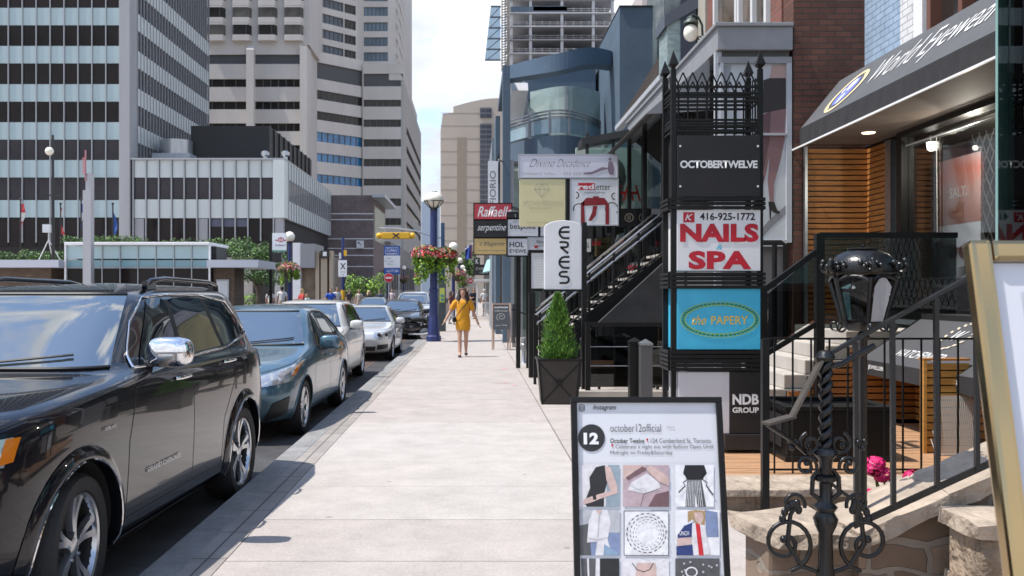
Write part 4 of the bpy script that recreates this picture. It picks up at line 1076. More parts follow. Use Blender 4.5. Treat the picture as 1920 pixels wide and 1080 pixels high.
for lab,px,py,c1,c2 in(('red and white flag hanging limp on the first dark flagpole',38.5,374,(.45,.05,.06),(.6,.58,.56)),('dark flag with red and yellow hanging by the street lamp',113.5,382,(.40,.05,.05),(.05,.05,.06)),
('blue and white flag hanging just behind the pylon',152,374,(.03,.06,.25),(.55,.55,.58)),('plain blue flag hanging at the tower corner column',211.5,382,(.03,.09,.30),(.03,.08,.26))):
 t=thing('flag',lab,'flag',(xx(px,80),80,0),'flags in front of the office tower')
 m=MB();m.tube([(xx(px,80),80,0),(xx(px,80),80,zx(py,80))],.06,8);m.ball((xx(px,80),80,zx(py,80)),.12,8,6);m.build('pole',DARK,t)
 m=MB();rag(m,xx(px,80)+.06,zx(py+58,80),zx(py+8,80),80,.42);m.build('cloth',[mat('flag_a',c1,.7),mat('flag_b',c2,.7)],t)
# ------------------------------------------------------------------ near right: shops, patio, stairs
BX=5.47  # street face of the eyewear shop
BROWN=brick_mat('brown_brick',(.15,.066,.047),(.10,.046,.034),(.07,.05,.042),'y',.23,.082,.010,.8,.8)
REDBR=brick_mat('red_brick',(.24,.085,.060),(.19,.066,.05),(.15,.12,.105),'x',.23,.078,.011,.8,.5)
PALEBR=brick_mat('painted_white_brick',(.72,.71,.71),(.68,.675,.68),(.42,.42,.43),'x',.26,.085,.008,.7,.9)
BLUEBR=brick_mat('painted_blue_brick',(.34,.44,.57),(.31,.41,.54),(.20,.26,.34),'x',.26,.085,.008,.7,.9)
def slats(mb,x0,x1,y0,y1,z0,z1,pitch,gap,face):
 """horizontal boards with shadow gaps; face 'y' board depth along y, 'x' along x"""
 n=max(1,int(round((z1-z0)/pitch)))
 for i in range(n):
  a=z0+(z1-z0)*i/n
  mb.box(x0,x1,y0,y1,a+gap/2,a+(z1-z0)/n-gap/2)
# --- the eyewear shop
t=thing('eyewear_shop','brick eyewear shop with painted upper wall and a big display window under its awning','shop',(BX,10,0))
m=MB();m.box(BX,9,12.0,13.0,-.1,9);m.k=0
m.build('party_wall',brick_mat('brown_party_brick',(.105,.048,.036),(.075,.036,.028),(.06,.045,.04),'y',.23,.082,.010,.8,.5),t)if False else None
m=MB();m.box(4.475,9,12.98,13.4,-.1,10);m.build('brick_pier',BROWN,t)
yb_=xx(0,1)
ya,yb,yc,yd=BX*FPX/(1688-VX),BX*FPX/(1722-VX),BX*FPX/(1800-VX),6.2
m=MB();m.box(BX,BX+.4,ya,12.98,4.3,10);m.build('blue_wall',BLUEBR,t)
m=MB();m.box(BX,BX+.4,yb,ya,4.45,10);m.build('white_wall',PALEBR,t)
m=MB();m.box(BX-.06,BX+.4,yb-.22,yb,4.45,10);m.build('window_jamb',WHITE,t)
m=MB();m.box(BX+.12,BX+.4,6.0,yb-.22,4.45,10);m.build('upper_window',mat('upper_dark_glass',(.03,.024,.022),.1,spec=.6),t)
for yy in(yb-.28,yb-1.0,yb-1.75,yb-2.5):
 m=MB();m.box(BX-.02,BX+.13,yy-.06,yy+.03,4.45,10);m.build('window_frame',mat('brown_frame',(.16,.07,.05),.5),t)
m=MB();m.box(BX,BX+.4,6.0,12.98,3.62,4.45);m.build('fascia_wall',DARK,t)
# shop front: window, frames, door recess
wy0,wy1=6.3,BX*FPX/(1692-VX)
wz0,wz1=1.40,3.56
m=MB();m.box(BX+.02,BX+.04,wy0,wy1-.1,wz0,wz1);win=m.build('window',glass_mat('display_glass',(.94,.96,.95),1.45,.5),t)
for z0,z1 in((wz0-.14,wz0),(wz1,wz1+.08)):
 m=MB();m.box(BX-.08,BX+.1,wy0,wy1,z0,z1);m.build('window_frame',BLACK,t)
m=MB();m.box(BX-.06,BX+.1,wy1-.1,wy1+.04,.9,wz1+.1);m.build('window_frame',BLACK,t)
m=MB();m.box(BX-.01,BX+.012,wy0,wy1-.1,wz1-.115,wz1-.1);m.build('window_bead',GREYL,t)
m=MB();m.box(BX-.10,BX+.2,wy0,wy1,wz0-.2,wz0-.14);m.build('sill',GREYL,t)
m=MB();m.box(BX,BX+.4,6.0,12.3,-.1,1.2);m.build('base_wall',DARK,t)
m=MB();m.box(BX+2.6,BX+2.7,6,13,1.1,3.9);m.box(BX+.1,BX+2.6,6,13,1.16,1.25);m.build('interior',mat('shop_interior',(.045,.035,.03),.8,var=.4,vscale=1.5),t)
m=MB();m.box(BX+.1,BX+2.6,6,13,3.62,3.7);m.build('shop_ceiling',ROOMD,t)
m=MB();m.box(BX+.05,BX+.11,wy1+.04,12.3,1.17,3.6);m.build('door',mat('dark_door_glass',(.018,.017,.016),.1,spec=.6),t)
m=MB();m.box(BX-.02,BX+.06,12.2,12.3,1.17,3.6);m.box(BX-.02,BX+.06,wy1+.30,wy1+.36,1.17,3.6);m.build('door_frame',STEEL,t)
# cedar slats over the lower party wall
m=MB();slats(m,4.64,BX+.0,12.90,12.94,.17,3.60,.074,.018,'y');m.build('slat_cladding',WOODX,t)
m=MB();slats(m,BX+.001,BX+.04,12.3,12.90,1.17,3.60,.074,.018,'x');m.build('slat_cladding',WOODX,t)
m=MB();m.box(4.6,BX+.0,12.945,12.975,.1,3.62);m.build('cladding_backing',INK,t)
m=MB();m.box(4.60,4.637,12.88,12.975,.1,3.62);m.build('corner_bead',STEEL,t)
# things hung and standing behind the window
def on_x(y,z):return Vector((BX+.25,y,z))
UY=Vector((0,-1,0))  # reading direction on faces that look at the street
pY=lambda px:BX*FPX/(px-VX)
t2=thing('hanging_poster','tall hanging poster with a sunset above and tortoiseshell sunglasses below, inside the eyewear shop','poster',(BX+.62,10.2,1.5))
ya_,yb_=(BX+.62)*FPX/(1760-VX),(BX+.62)*FPX/(1838-VX)
zb0,zb1=1.78,3.30
m=MB();m.box(BX+.62,BX+.625,yb_,ya_,2.46,zb1);
pst=mat('sunset_print',(.55,.30,.24),.6)
def grad_mat(name,stops,axis='Z',z0=0,z1=1,rough=.6):
 mm=bpy.data.materials.new(name);mm.use_nodes=True;n,l=mm.node_tree.nodes,mm.node_tree.links
 b=n['Principled BSDF'];b.inputs['Roughness'].default_value=rough
 g_=n.new('ShaderNodeNewGeometry');sp=n.new('ShaderNodeSeparateXYZ');l.new(g_.outputs['Position'],sp.inputs['Vector'])
 nz=n.new('ShaderNodeTexNoise');nz.inputs['Scale'].default_value=3;l.new(g_.outputs['Position'],nz.inputs['Vector'])
 mr=n.new('ShaderNodeMapRange');mr.inputs['From Min'].default_value=z0;mr.inputs['From Max'].default_value=z1;l.new(sp.outputs[axis],mr.inputs['Value'])
 ad=n.new('ShaderNodeMath');ad.operation='MULTIPLY_ADD';ad.inputs[1].default_value=.35;l.new(nz.outputs['Fac'],ad.inputs[0]);l.new(mr.outputs['Result'],ad.inputs[2])
 rp=n.new('ShaderNodeValToRGB');l.new(ad.outputs['Value'],rp.inputs['Fac'])
 e=rp.color_ramp.elements
 while len(e)<len(stops):e.new(.5)
 for i,(p,c)in enumerate(stops):e[i].position=p;e[i].color=(*c,1)
 l.new(rp.outputs['Color'],b.inputs['Base Color']);return mm
m.build('sunset_print',grad_mat('sunset_print',[(.0,(.20,.09,.06)),(.35,(.42,.14,.07)),(.55,(.55,.32,.28)),(.75,(.70,.22,.16)),(1,(.62,.48,.50))],'Z',2.4,3.6),t2)
m=MB();m.box(BX+.62,BX+.625,yb_,ya_,zb0,2.458);m.build('white_print',mat('white_print_paper',(.66,.68,.74),.6),t2)
ym=(ya_+yb_)/2
write(t2,'SALT.',(BX+.62,ym,2.86),.42,.13,WHITE,UY,ZA,bold=.02,off=.006)
for s in(-1,1):
 m=MB();flat(m,[(s*.115+.10*cos(a)*(1+.12*sin(a)),.085*sin(a)-.02)for a in[2*pi*k/18 for k in range(18)]],(BX+.62,ym,2.12),UY,ZA,.006);m.build('printed_lens',mat('tortoise_print',(.13,.035,.028),.3),t2)
m=MB();stroke(m,[(-.03,.02),(0,.035),(.03,.02)],.02,(BX+.62,ym,2.12),UY,ZA,.007);stroke(m,[(-.25,.075),(-.15,.065)],.025,(BX+.62,ym,2.12),UY,ZA,.007);stroke(m,[(.25,.075),(.15,.065)],.025,(BX+.62,ym,2.12),UY,ZA,.007);m.build('printed_frame',mat('tortoise_print_light',(.30,.14,.09),.3),t2)
t2=thing('glasses_poster','white shop window poster of dark round spectacles beside the sunset poster','poster',(BX+.62,8.7,1.5))
m=MB();m.box(BX+.62,BX+.625,8.0,9.05,1.8,2.7);m.build('paper',mat('white_print_paper2',(.60,.65,.72),.6),t2)
m=MB()
for s in(-1,1):stroke(m,[(s*.12+.09*cos(a),.085*sin(a))for a in[2*pi*k/18 for k in range(19)]],.02,(BX+.62,8.72,2.12),UY,ZA,.006)
stroke(m,[(-.03,.02),(.03,.02)],.02,(BX+.62,8.72,2.12),UY,ZA,.006);stroke(m,[(-.3,-.08),(-.21,.03)],.03,(BX+.62,8.72,2.12),UY,ZA,.006);m.build('printed_spectacles',INK,t2)
t2=thing('folding_grille','grey folding security grille drawn across behind the shop window','grille',(BX+.5,9.5,1.4))
for yy0,yy1 in((wy0,8.9),(8.95,9.55),(11.2,11.6)):
 m=MB();n=int((yy1-yy0)/.16)+1
 for k in range(n):
  y=yy0+k*.16
  for j in range(8):
   z=1.42+j*.27;m.bar((BX+.8,y,z),(BX+.8,y+.16,z+.27),.010);m.bar((BX+.815,y+.16,z),(BX+.815,y,z+.27),.010)
 m.build('lattice',mat('grille_steel',(.30,.30,.30),.4,.5),t2)
for i,(y,z)in enumerate(((11.35,2.25),(11.0,1.78),(11.5,3.40))):
 t2=thing('spot_lamp',['small white spot lamp hanging on a flex behind the shop window frame','white gooseneck lamp curving up on the window sill','lit spot lamp high up in the corner of the shop window'][i],'lamp',(BX+.2,y,z))
 m=MB()
 if i==1:m.tube([(BX+.16,y+.3,z-.1),(BX+.16,y+.1,z-.12),(BX+.16,y-.12,z-.06),(BX+.16,y-.28,z+.05)],.016,8)
 else:m.tube([(BX+.2,y,z),(BX+.2,y+.02,z+(1.25 if i==0 else.15))],.006,6)
 m.build('stem',WHITE,t2,smooth=50)
 m=MB();m.lathe([(.02,-.05),(.045,-.03),(.055,.06),(.03,.065)],c=(BX+.16 if i==1 else BX+.2,y-.28 if i==1 else y,z+.06 if i==1 else z),n=14,ax='z');m.build('head',WHITE if i<2 else emit_mat('lit_bulb',(1,.96,.88),4),t2,smooth=50)
bulb=bpy.data.lights.new('shop_spot_light','POINT');bulb.energy=36;bulb.color=(1,.9,.78);bulb.shadow_soft_size=.03
bulb_o=bpy.data.objects.new('shop_spot_light',bulb);COL.objects.link(bulb_o);bulb_o.location=(BX+.22,10.6,3.25)  # light for the lit spot lamp, set apart from it to brighten the poster
# --- its awning
t=thing('shop_awning','long grey canvas awning over the eyewear shop with white slanted lettering and a globe emblem','awning',(4.48,10,3.6))
ax0,ay0,ay1=4.48,6.55,12.72
zf0,zf1,zt_=3.62,3.84,4.50
AX1=5.02
m=MB();m.face([(ax0,ay1,zf1),(ax0,ay0,zf1),(AX1,ay0,zt_),(AX1,ay1,zt_)]);m.face([(AX1,ay1,zt_),(AX1,ay0,zt_),(BX-.01,ay0,zt_+.1),(BX-.01,ay1,zt_+.1)]);m.build('canvas',GREYAWN,t)
m=MB()
nfl=60
def val(u,v):
 y=ay1+(ay0-ay1)*u;return Vector((ax0-.012+.006*sin(u*nfl*2.1)*(1-v),y,zf0+(zf1-zf0)*v))
m.grid(val,240,2);m.build('valance',BLKAWN,t,smooth=60)
m=MB();m.prism([(ax0,ay1,zf0),(ax0,ay1,zf1),(AX1,ay1,zt_),(BX-.01,ay1,zt_+.1),(BX-.01,ay1,zf0)],(0,.012,0));m.build('side_panel',BLKAWN,t)
m=MB();m.box(ax0+.01,BX-.01,ay0,ay1-.01,zf0+.005,zf0+.02);m.build('soffit',mat('awning_soffit',(.11,.085,.07),.7,var=.2),t)
m=MB();m.bar((ax0-.015,ay0,zf0-.005),(ax0-.015,ay1+.35,zf0-.03),.022);m.build('white_edge',WHITE,t)
m=MB();m.lathe([(.0,0),(.075,0),(.085,.012),(0,.012)],c=(5.0,11.75,zf0-.01),n=20);m.build('downlight',emit_mat('lit_downlight',(1,.85,.65),1.0),t)
AV=Vector((AX1-ax0,0,zt_-zf1)).normalized();AU=Vector((0,-1,0));ac=Vector(((ax0+AX1)/2,0,(zf1+zt_)/2))
write(t,'World Eyewear',ac+AV*.0+Vector((0,9.68,0)),2.75,.50,WHITE,AU,AV,shear=.28,bold=-.008,off=.008,name='lettering')
ec=ac+AV*-.04+Vector((0,11.75,0))
def crescent(mb,s):
 o=[(.42*cos(a),.31*sin(a))for a in[R(60+180*k/16)for k in range(17)]];i_=[(.37*cos(a)+.05,.26*sin(a)-.0)for a in[R(240-180*k/16)for k in range(17)]]
 pts=[(s*(x+y*.35),s*y)for x,y in o+i_]
 for k in range(16):flat(mb,[pts[k],pts[k+1],pts[32-k],pts[33-k]],ec,AU,AV,.008)
m=MB();crescent(m,1);m.build('emblem_ring',mat('cream_print',(.72,.60,.36),.5),t)
m=MB();crescent(m,-1);m.build('emblem_ring',mat('cream_print_b',(.72,.60,.36),.5),t)
m=MB();flat(m,[(.25*cos(a)+.06*sin(a),.21*sin(a))for a in[2*pi*k/28 for k in range(28)]],ec,AU,AV,.009);m.build('emblem_globe',mat('globe_blue_print',(.16,.19,.50),.5),t)
m=MB();flat(m,[(-.04,.02),(.05,.0),(.16,.10),(.15,.16),(.06,.19),(-.02,.16),(-.06,.1)],ec,AU,AV,.011);flat(m,[(-.06,-.2),(.0,-.19),(.06,-.05),(.0,-.02),(-.07,-.06)],ec,AU,AV,.011);flat(m,[(-.2,.02),(-.12,.0),(-.1,.07),(-.16,.1)],ec,AU,AV,.011);m.build('emblem_land',mat('globe_land_print',(.62,.64,.72),.5),t)
# --- glass bay at the right edge
t=thing('glass_bay','greenish glass shopfront bay rising past the edge of the eyewear awning','glass shopfront',(3.5,5.6,0))
gx,gy=xx(1871,6.0),6.0
m=MB();m.box(gx+.07,gx+3,gy,gy+.02,1.75,7);m.build('glass',GLASSG,t)
m=MB();m.box(gx,gx+.02,3.6,gy,1.75,7);m.build('glass',GLASSG,t)
m=MB();m.box(gx+.001,gx+.065,gy-.01,gy+.03,1.75,7);m.build('edge_strip',mat('glass_edge_green',(.22,.36,.34),.15,spec=.8),t)
m=MB();m.box(gx-.02,gx+3,gy-.06,gy+.1,1.62,1.745);m.build('sill',GREYB,t)
m=MB();m.box(gx+1.2,gx+3,gy+.3,gy+.4,0,7);m.build('back_wall',mat('pale_brick_back',(.30,.33,.30),.8),t)if False else None
m=MB();m.box(gx+.02,gx+3,3.6,gy,0,1.62);m.build('plinth',DARK,t)
m=MB();m.box(xx(1914,5.95),xx(1914,5.95)+.3,5.94,5.95,zx(448,5.95),zx(392,5.95));m.build('notice',WHITE,t)

# --- patio: deck, cedar stair, concrete steps, black rails
t=thing('timber_deck','low orange timber deck in front of the sunken shop','deck',(3.2,8.5,.1))
m=MB()
for k in range(20):
 y0=7.26+k*.145;m.box(1.75,BX,y0,y0+.137,.10,.165+(k%3)*.001)
m.build('boards',DECK,t)
t=thing('stone_ledge','flat topped sandstone ledge along the front of the patio','stone wall',(2.6,7,0))
m=MB();m.box(1.72,5.2,6.76,7.24,-.05,.12);m.build('wall',STONE,t,bevel=.01)
m=MB()
x=1.70
for w in(.9,.75,1.1,.8):m.box(x,x+w-.008,6.70,7.252,.12,.175);x+=w
m.build('coping',STONEC,t,bevel=.012)
t=thing('concrete_steps','pale concrete stair with cedar slat sides climbing to the eyewear shop door','stairs',(3.3,11,.1))
nst=6
for k in range(nst):
 x0=3.06+k*.235;zt=.17+(k+1)*.165
 m=MB();m.box(x0,5.46,10.55+.001*k,12.25,zt-.165+(.001 if k else 0),zt);m.build('step',CONC,t,bevel=.012)
m=MB();m.box(4.45,5.46,10.5,12.86,.9,1.158);m.build('landing',CONC,t)
def skirt(x0,x1,z1):
 m=MB();slats(m,x0,x1,10.40,10.44,.17,z1,.074,.018,'y');m.build('slat_side',WOODX,t)
 m=MB();m.box(x0,x1,10.445,10.49,.17,z1-.01);m.build('slat_backing',INK,t)
for k in range(nst):skirt(3.06+k*.235,3.06+(k+1)*.235 if k<nst-1 else BX,.17+(k+1)*.165-.17)
t=thing('landing_rail','thick black steel rail with smoked panels beside the concrete stair','railing',(3.9,10.4,1.1))
RY=10.32
def rail_part(nm,a,b,w=.05,mm=None,par=None,**k):
 m=MB();m.bar(a,b,w,**k);return m.build(nm,mm or BLACK,par or t)
px_=xx(1536,RY)
rail_part('post',(px_,RY,.17),(px_,RY,zx(438,RY)),.09);rail_part('post',(xx(1432,RY),RY,.17),(xx(1432,RY),RY,zx(548,RY)),.07)
rail_part('handrail',(xx(1428,RY),RY,zx(547,RY)),(px_,RY,zx(468,RY)),.06);rail_part('handrail',(px_,RY,zx(441,RY)),(BX-.1,RY,zx(441,RY)),.06)
rail_part('lower_rail',(xx(1430,RY),RY,zx(668,RY)),(px_,RY,zx(604,RY)),.05)
m=MB();m.prism([(xx(1440,RY),RY,zx(655,RY)),(px_-.06,RY,zx(600,RY)),(px_-.06,RY,zx(480,RY)),(xx(1440,RY),RY,zx(550,RY))],(0,.012,0));m.build('panel',GLASSD,t)
m=MB();m.box(px_+.06,BX-.1,RY,RY+.012,1.2,zx(446,RY));m.build('panel',GLASSD,t)
t=thing('grey_pipe_rail','black tubular rail standing below the leg poster','railing',(3.9,12.4,.5))
m=MB();X0,X1=xx(1430,12.4),xx(1473,12.4)
m.tube([(X0,12.4,zx(455,12.4)),(X1-.06,12.4,zx(455,12.4)),(X1,12.4,zx(460,12.4)),(X1,12.4,.17)],.035,8);m.tube([(xx(1452,12.4),12.4,zx(455,12.4)),(xx(1452,12.4),12.4,.17)],.035,8);m.build('tube_rail',BLACK,t,smooth=50)
# watch shop awning below
t=thing('watch_shop_awning','dark grey canvas awning with a laurel wreath emblem over the sunken watch shop','awning',(4.6,9.5,.9))
wx0,wy0_,wy1_=4.32,7.4,10.36
m=MB();m.face([(wx0,wy1_,.78),(wx0,wy0_,.78),(BX-.02,wy0_,1.24),(BX-.02,wy1_,1.24)])if False else m.face([(wx0,wy1_,.86),(wx0,wy0_,.86),(BX-.5,wy0_,1.30),(BX-.5,wy1_,1.30)]);m.build('canvas',mat('charcoal_canvas',(.062,.062,.068),.75,bump=.3,bscale=150),t)
m=MB();m.box(wx0-.012,wx0,wy0_,wy1_,.70,.86);m.build('valance',BLKAWN,t)
m=MB();m.prism([(wx0,wy1_,.70),(wx0,wy1_,.86),(BX-.5,wy1_,1.30),(BX-.5,wy1_,.70)],(0,.012,0));m.build('side_panel',BLKAWN,t)
WVv=Vector((BX-.5-wx0,0,.44)).normalized();wc=Vector(((wx0+BX-.5)/2,0,1.08))
m=MB()
for s in(-1,1):
 for k in range(9):
  a=R(-80+150*k/8);c_=(s*.20*cos(a),.22*sin(a))
  flat(m,[(c_[0]+dx*.035*s,c_[1]+dy*.03)for dx,dy in((-.6,-.6),(.9,-.3),(1.1,.9),(-.3,.5))],(wc.x+.12,9.12,wc.z+.085),AU,WVv,.006)
m.build('laurel_emblem',mat('laurel_print',(.60,.52,.40),.5),t)
write(t,'W',(wc.x+.12,9.12,wc.z+.085),.17,.17,WHITE,AU,WVv,shear=.4,off=.007,name='emblem_letter')
write(t,'WATCHFINDER',(wc.x-.17,9.3,wc.z-.115),.95,.12,WHITE,AU,WVv,shear=.1,off=.006)
write(t,'FINE JEWELLERY',(wx0-.012,10.0,.785),.62,.055,WHITE,AU,ZA,bold=.02,off=.005)
write(t,'WATCHFINDER',(wx0-.012,8.55,.785),.62,.06,WHITE,AU,ZA,bold=.02,off=.005)
t=thing('sunken_shop_front','dark sunken shop front with cedar slats under the watch shop awning','shop front',(5.0,9,0))
m=MB();m.box(BX-.49,BX-.02,6.8,10.38,.0,1.36);m.build('wall',DARK,t)
m=MB();slats(m,BX-.53,BX-.495,8.6,10.38,.17,.70,.074,.018,'x');m.build('slat_cladding',WOODX,t)
# planter box, slat screen, mesh, fence
t=thing('planter_box','long black panelled planter box on the timber deck','planter',(xx(1555,7.9),8,.17))
bx0,bx1,by0,by1=xx(1472,7.9),xx(1664,7.9),7.85,8.6
m=MB();m.box(bx0,bx1,by0,by1,.168,.60);m.build('box',BLACK,t,bevel=.01)
m=MB();m.box(bx0-.03,bx1+.03,by0-.03,by0+.06,.60,.635);m.box(bx0-.03,bx1+.03,by1-.06,by1+.03,.60,.635);m.box(bx0-.03,bx0+.06,by0+.06,by1-.06,.60,.635);m.box(bx1-.06,bx1+.03,by0+.06,by1-.06,.60,.635);m.build('rim',BLACK,t,bevel=.006)
m=MB();m.box(bx0-.02,bx1+.02,by0-.02,by1+.02,.166,.215);m.build('base_moulding',BLACK,t,bevel=.01)
m=MB();m.box(bx0-.012,bx0-.002,by0+.12,by1-.12,.27,.55);m.build('side_panel',DARK,t,bevel=.004)
t=thing('slat_screen','honey coloured cedar slat screen standing on the deck','screen',(xx(1765,8.3),8.3,.17))
sx0,sx1=xx(1732,8.3),xx(1815,8.3)
m=MB();slats(m,sx0+.012,sx1,8.28,8.31,.168,.97,.068,.012,'y');m.build('slats',WOODY,t)
m=MB();m.box(sx0-.02,sx0+.01,8.26,8.33,.168,.99);m.build('end_board',WOODY,t)
m=MB();m.box(sx0-.02,sx1,8.26,8.36,.99,1.01);m.build('cap_board',WOOD,t)
m=MB();m.box(sx0,sx1,8.315,8.33,.168,.96);m.build('backing',INK,t)
t=thing('wire_mesh_panel','pale wire mesh panel leaning against the cedar screen','mesh panel',(xx(1800,8.1),8.1,.17))
m=MB();mx0,mx1=xx(1758,8.1),xx(1835,8.1)
for k in range(22):
 x=mx0+(mx1-mx0)*k/21;zt=.68 if k>5 else.30+.38*k/5
 m.bar((x,8.12,.17),(x,8.22,zt),.006)
for k in range(24):
 z=.18+.5*k/23;m.bar((mx0+max(0,(z-.3)*.22),8.12+(z-.17)*.2,z),(mx1,8.12+(z-.17)*.2,z),.006)
m.build('wires',mat('pale_wire',(.55,.54,.52),.4,.3),t)
t=thing('iron_fence','black iron fence with thin square bars along the deck edge','fence',(3.3,7.3,.17))
NY=7.33
m=MB();m.bar((xx(1432,NY),NY,zx(635,NY)),(xx(1840,NY),NY,zx(635,NY)),.016);m.build('top_rail',BLACK,t)
m=MB();m.bar((xx(1432,NY),NY,.20),(xx(1840,NY),NY,.20),.014);m.build('bottom_rail',BLACK,t)
m=MB();m.box(-.006,.006,-.006,.006,.17,zx(636,NY));b0=m.build('bar',BLACK,t,local=True)
b0.location=(xx(1452,NY)-3.3,0.03,-.17)
repeat(b0,[(.145*k,0,0)for k in range(1,11)])
m=MB();m.box(xx(1430,6.6),xx(1443,6.6),6.6,6.65,.0,zx(636,6.6));m.build('end_post',BLACK,t)
# ------------------------------------------------------------------ foreground right: stone stair, iron rail, lantern, sign tower, signs
SY=4.55
t=thing('stone_stair_wall','rough sandstone stair wall with a sloping coping, nearest the pavement','stone wall',(2.0,SY,0))
def rough_slab(mb,bot,top,amp=.012,n=5):
 """a stone slab with uneven edges: bottom and top quads, counter-clockwise"""
 bot,top=[Vector(p)for p in bot],[Vector(p)for p in top];rb,rt=[],[]
 for i in range(4):
  for k in range(n):
   q=k/n;j=lambda:Vector((random.uniform(-amp,amp),random.uniform(-amp,amp),random.uniform(-amp,amp)*.5))
   rb.append(bot[i].lerp(bot[(i+1)%4],q)+j());rt.append(top[i].lerp(top[(i+1)%4],q)+j())
 N=len(rb);mb.raw(rb+rt,[tuple(range(N))[::-1],tuple(range(N,2*N))]+[(i,(i+1)%N,N+(i+1)%N,N+i)for i in range(N)])
zc=.36
m=MB();rough_slab(m,[at(1360,1035,4.75)-Vector((0,0,.05)),at(1440,1035,4.5),at(1575,1000,4.6),at(1480,985,5.0)],[(xx(1362,5.0),5.02,zc+.05),(xx(1430,4.62),4.55,zc+.05),(xx(1560,4.75),4.72,zc+.05),(xx(1482,5.25),5.28,zc+.05)])if False else None
c4=[(1.36,4.98),(1.47,4.50),(1.86,4.46),(1.86,5.12)]
rough_slab(m,[(x,y,zc-.005)for x,y in c4],[(x,y,zc+.065)for x,y in c4],.018);m.build('corner_coping',STONEC,t)
MASON=brick_mat('stone_masonry',(.27,.20,.15),(.16,.115,.085),(.25,.215,.18),'y',.30,.15,.016,.9,1.0,.37,warp=.13)
MASONX=brick_mat('stone_masonry_side',(.24,.175,.125),(.15,.10,.07),(.36,.32,.275),'x',.38,.19,.025,.9,1.0,.37)
m=MB();m.box(1.46,1.90,4.60,5.0,-.02,zc-.006);m.build('pier',MASON,t,bevel=.02)
sl=(zx(885,SY)-zx(985,SY))/(xx(1835,SY)-xx(1600,SY))
x0,x1=1.80,2.95;z0=zx(985,SY)-.02;zl=lambda x:z0+(x-xx(1600,SY))*sl
def run(mb,xa,xb,ya,yb,lo,hi):mb.hexa([(xa,ya,lo(xa)),(xb,ya,lo(xb)),(xb,yb,lo(xb)),(xa,yb,lo(xa))],[(xa,ya,hi(xa)),(xb,ya,hi(xb)),(xb,yb,hi(xb)),(xa,yb,hi(xa))])
m=MB();run(m,1.88,x1,SY-.02,SY+.34,lambda x:-.02,lambda x:zl(x)-.085);m.build('wall',MASON,t)
for a,b in((1.86,2.30),(2.31,2.62),(2.63,2.95)):
 m=MB();ra=lambda x:zl(x)-.085;rough_slab(m,[(a,SY-.07,ra(a)),(b,SY-.07,ra(b)),(b,SY+.38,ra(b)),(a,SY+.38,ra(a))],[(a,SY-.07,zl(a)),(b,SY-.07,zl(b)),(b,SY+.38,zl(b)),(a,SY+.38,zl(a))],.012);m.build('sloping_coping',STONEC,t)
t=thing('flagstone_steps','pale sandstone flagstone steps at the foot of the iron rail','steps',(2.1,4.1,0))
for k in range(3):
 m=MB();xa=1.93+.33*k;zt=.10+.17*k;rough_slab(m,[(xa,3.1,zt-.17),(3.3,3.1,zt-.17),(3.3,SY-.09,zt-.17),(xa,SY-.09,zt-.17)],[(xa,3.1,zt),(3.3,3.1,zt),(3.3,SY-.09,zt),(xa,SY-.09,zt)],.012);m.build('flagstone',STONEC,t)
t=thing('stone_pedestal','small sandstone pedestal block by the flagstone steps','pedestal',(xx(1835,4.2),4.2,.3))
m=MB();pz=zx(1000,4.2);m.box(xx(1820,4.2),2.7,4.1,4.40,.1,pz);m.build('block',STONE,t,bevel=.02)
m=MB();rough_slab(m,[(xx(1806,4.2),4.06,pz),(2.72,4.06,pz),(2.72,4.43,pz),(xx(1806,4.2),4.43,pz)],[(xx(1806,4.2),4.06,pz+.07),(2.72,4.06,pz+.07),(2.72,4.43,pz+.07),(xx(1806,4.2),4.43,pz+.07)],.012);m.build('cap',STONEC,t)
# iron stair rail with a scrolled newel
t=thing('iron_stair_rail','black wrought iron stair rail with a twisted scrollwork newel post','railing',(xx(1545,4.4),4.4,0))
NYR=4.40;nx=xx(1548,NYR)
def P_(px,py,dy=0):return Vector((xx(px,NYR),NYR+dy,zx(py,NYR)))
m=MB();zt_n,zb_n=zx(670,NYR),zx(845,NYR)
nseg=44
for k in range(2):  # twisted upper shaft: two strands
 m.tube([(nx+.017*cos(i/nseg*26+k*pi),NYR+.017*sin(i/nseg*26+k*pi),zb_n+(zt_n-zb_n)*i/nseg)for i in range(nseg+1)],.017,8)
m.build('twisted_shaft',IRON,t,smooth=60)
m=MB();m.lathe([(.0,zx(1200,NYR)),(.05,zx(1200,NYR)),(.045,zx(1085,NYR)),(.035,zx(1060,NYR)),(.032,zx(1000,NYR)),(.05,zx(985,NYR)),(.058,zx(972,NYR)),(.04,zx(960,NYR)),(.055,zx(950,NYR)),(.028,zx(938,NYR)),(.030,zx(905,NYR)),(.05,zx(900,NYR)),(.05,zx(893,NYR)),(.027,zx(888,NYR)),(.033,zx(862,NYR)),(.055,zx(852,NYR)),(.05,zx(843,NYR)),(.024,zx(836,NYR))],c=(nx,NYR,0),n=16);m.build('newel_shaft',IRON,t,smooth=45)
m=MB();m.lathe([(.0,zt_n+.035),(.03,zt_n+.03),(.045,zt_n+.0),(.03,zt_n-.02),(.0,zt_n-.02)],c=(nx,NYR,0),n=14);m.build('newel_cap',IRON,t,smooth=45)
def scroll(c,r0,r1,a0,a1,th=.013,s=1,tail=None,dy=0):
 th*=.78;m=MB();pts=spiral(P_(*c,dy),r0,r1,a0,a1,XA*s,ZA,30)
 if tail:pts=pts+[P_(*q,dy)for q in tail]
 m.tube(pts,th,7);m.ball(pts[0],th*1.7,10,8);m.build('scroll',IRON,t,smooth=60)
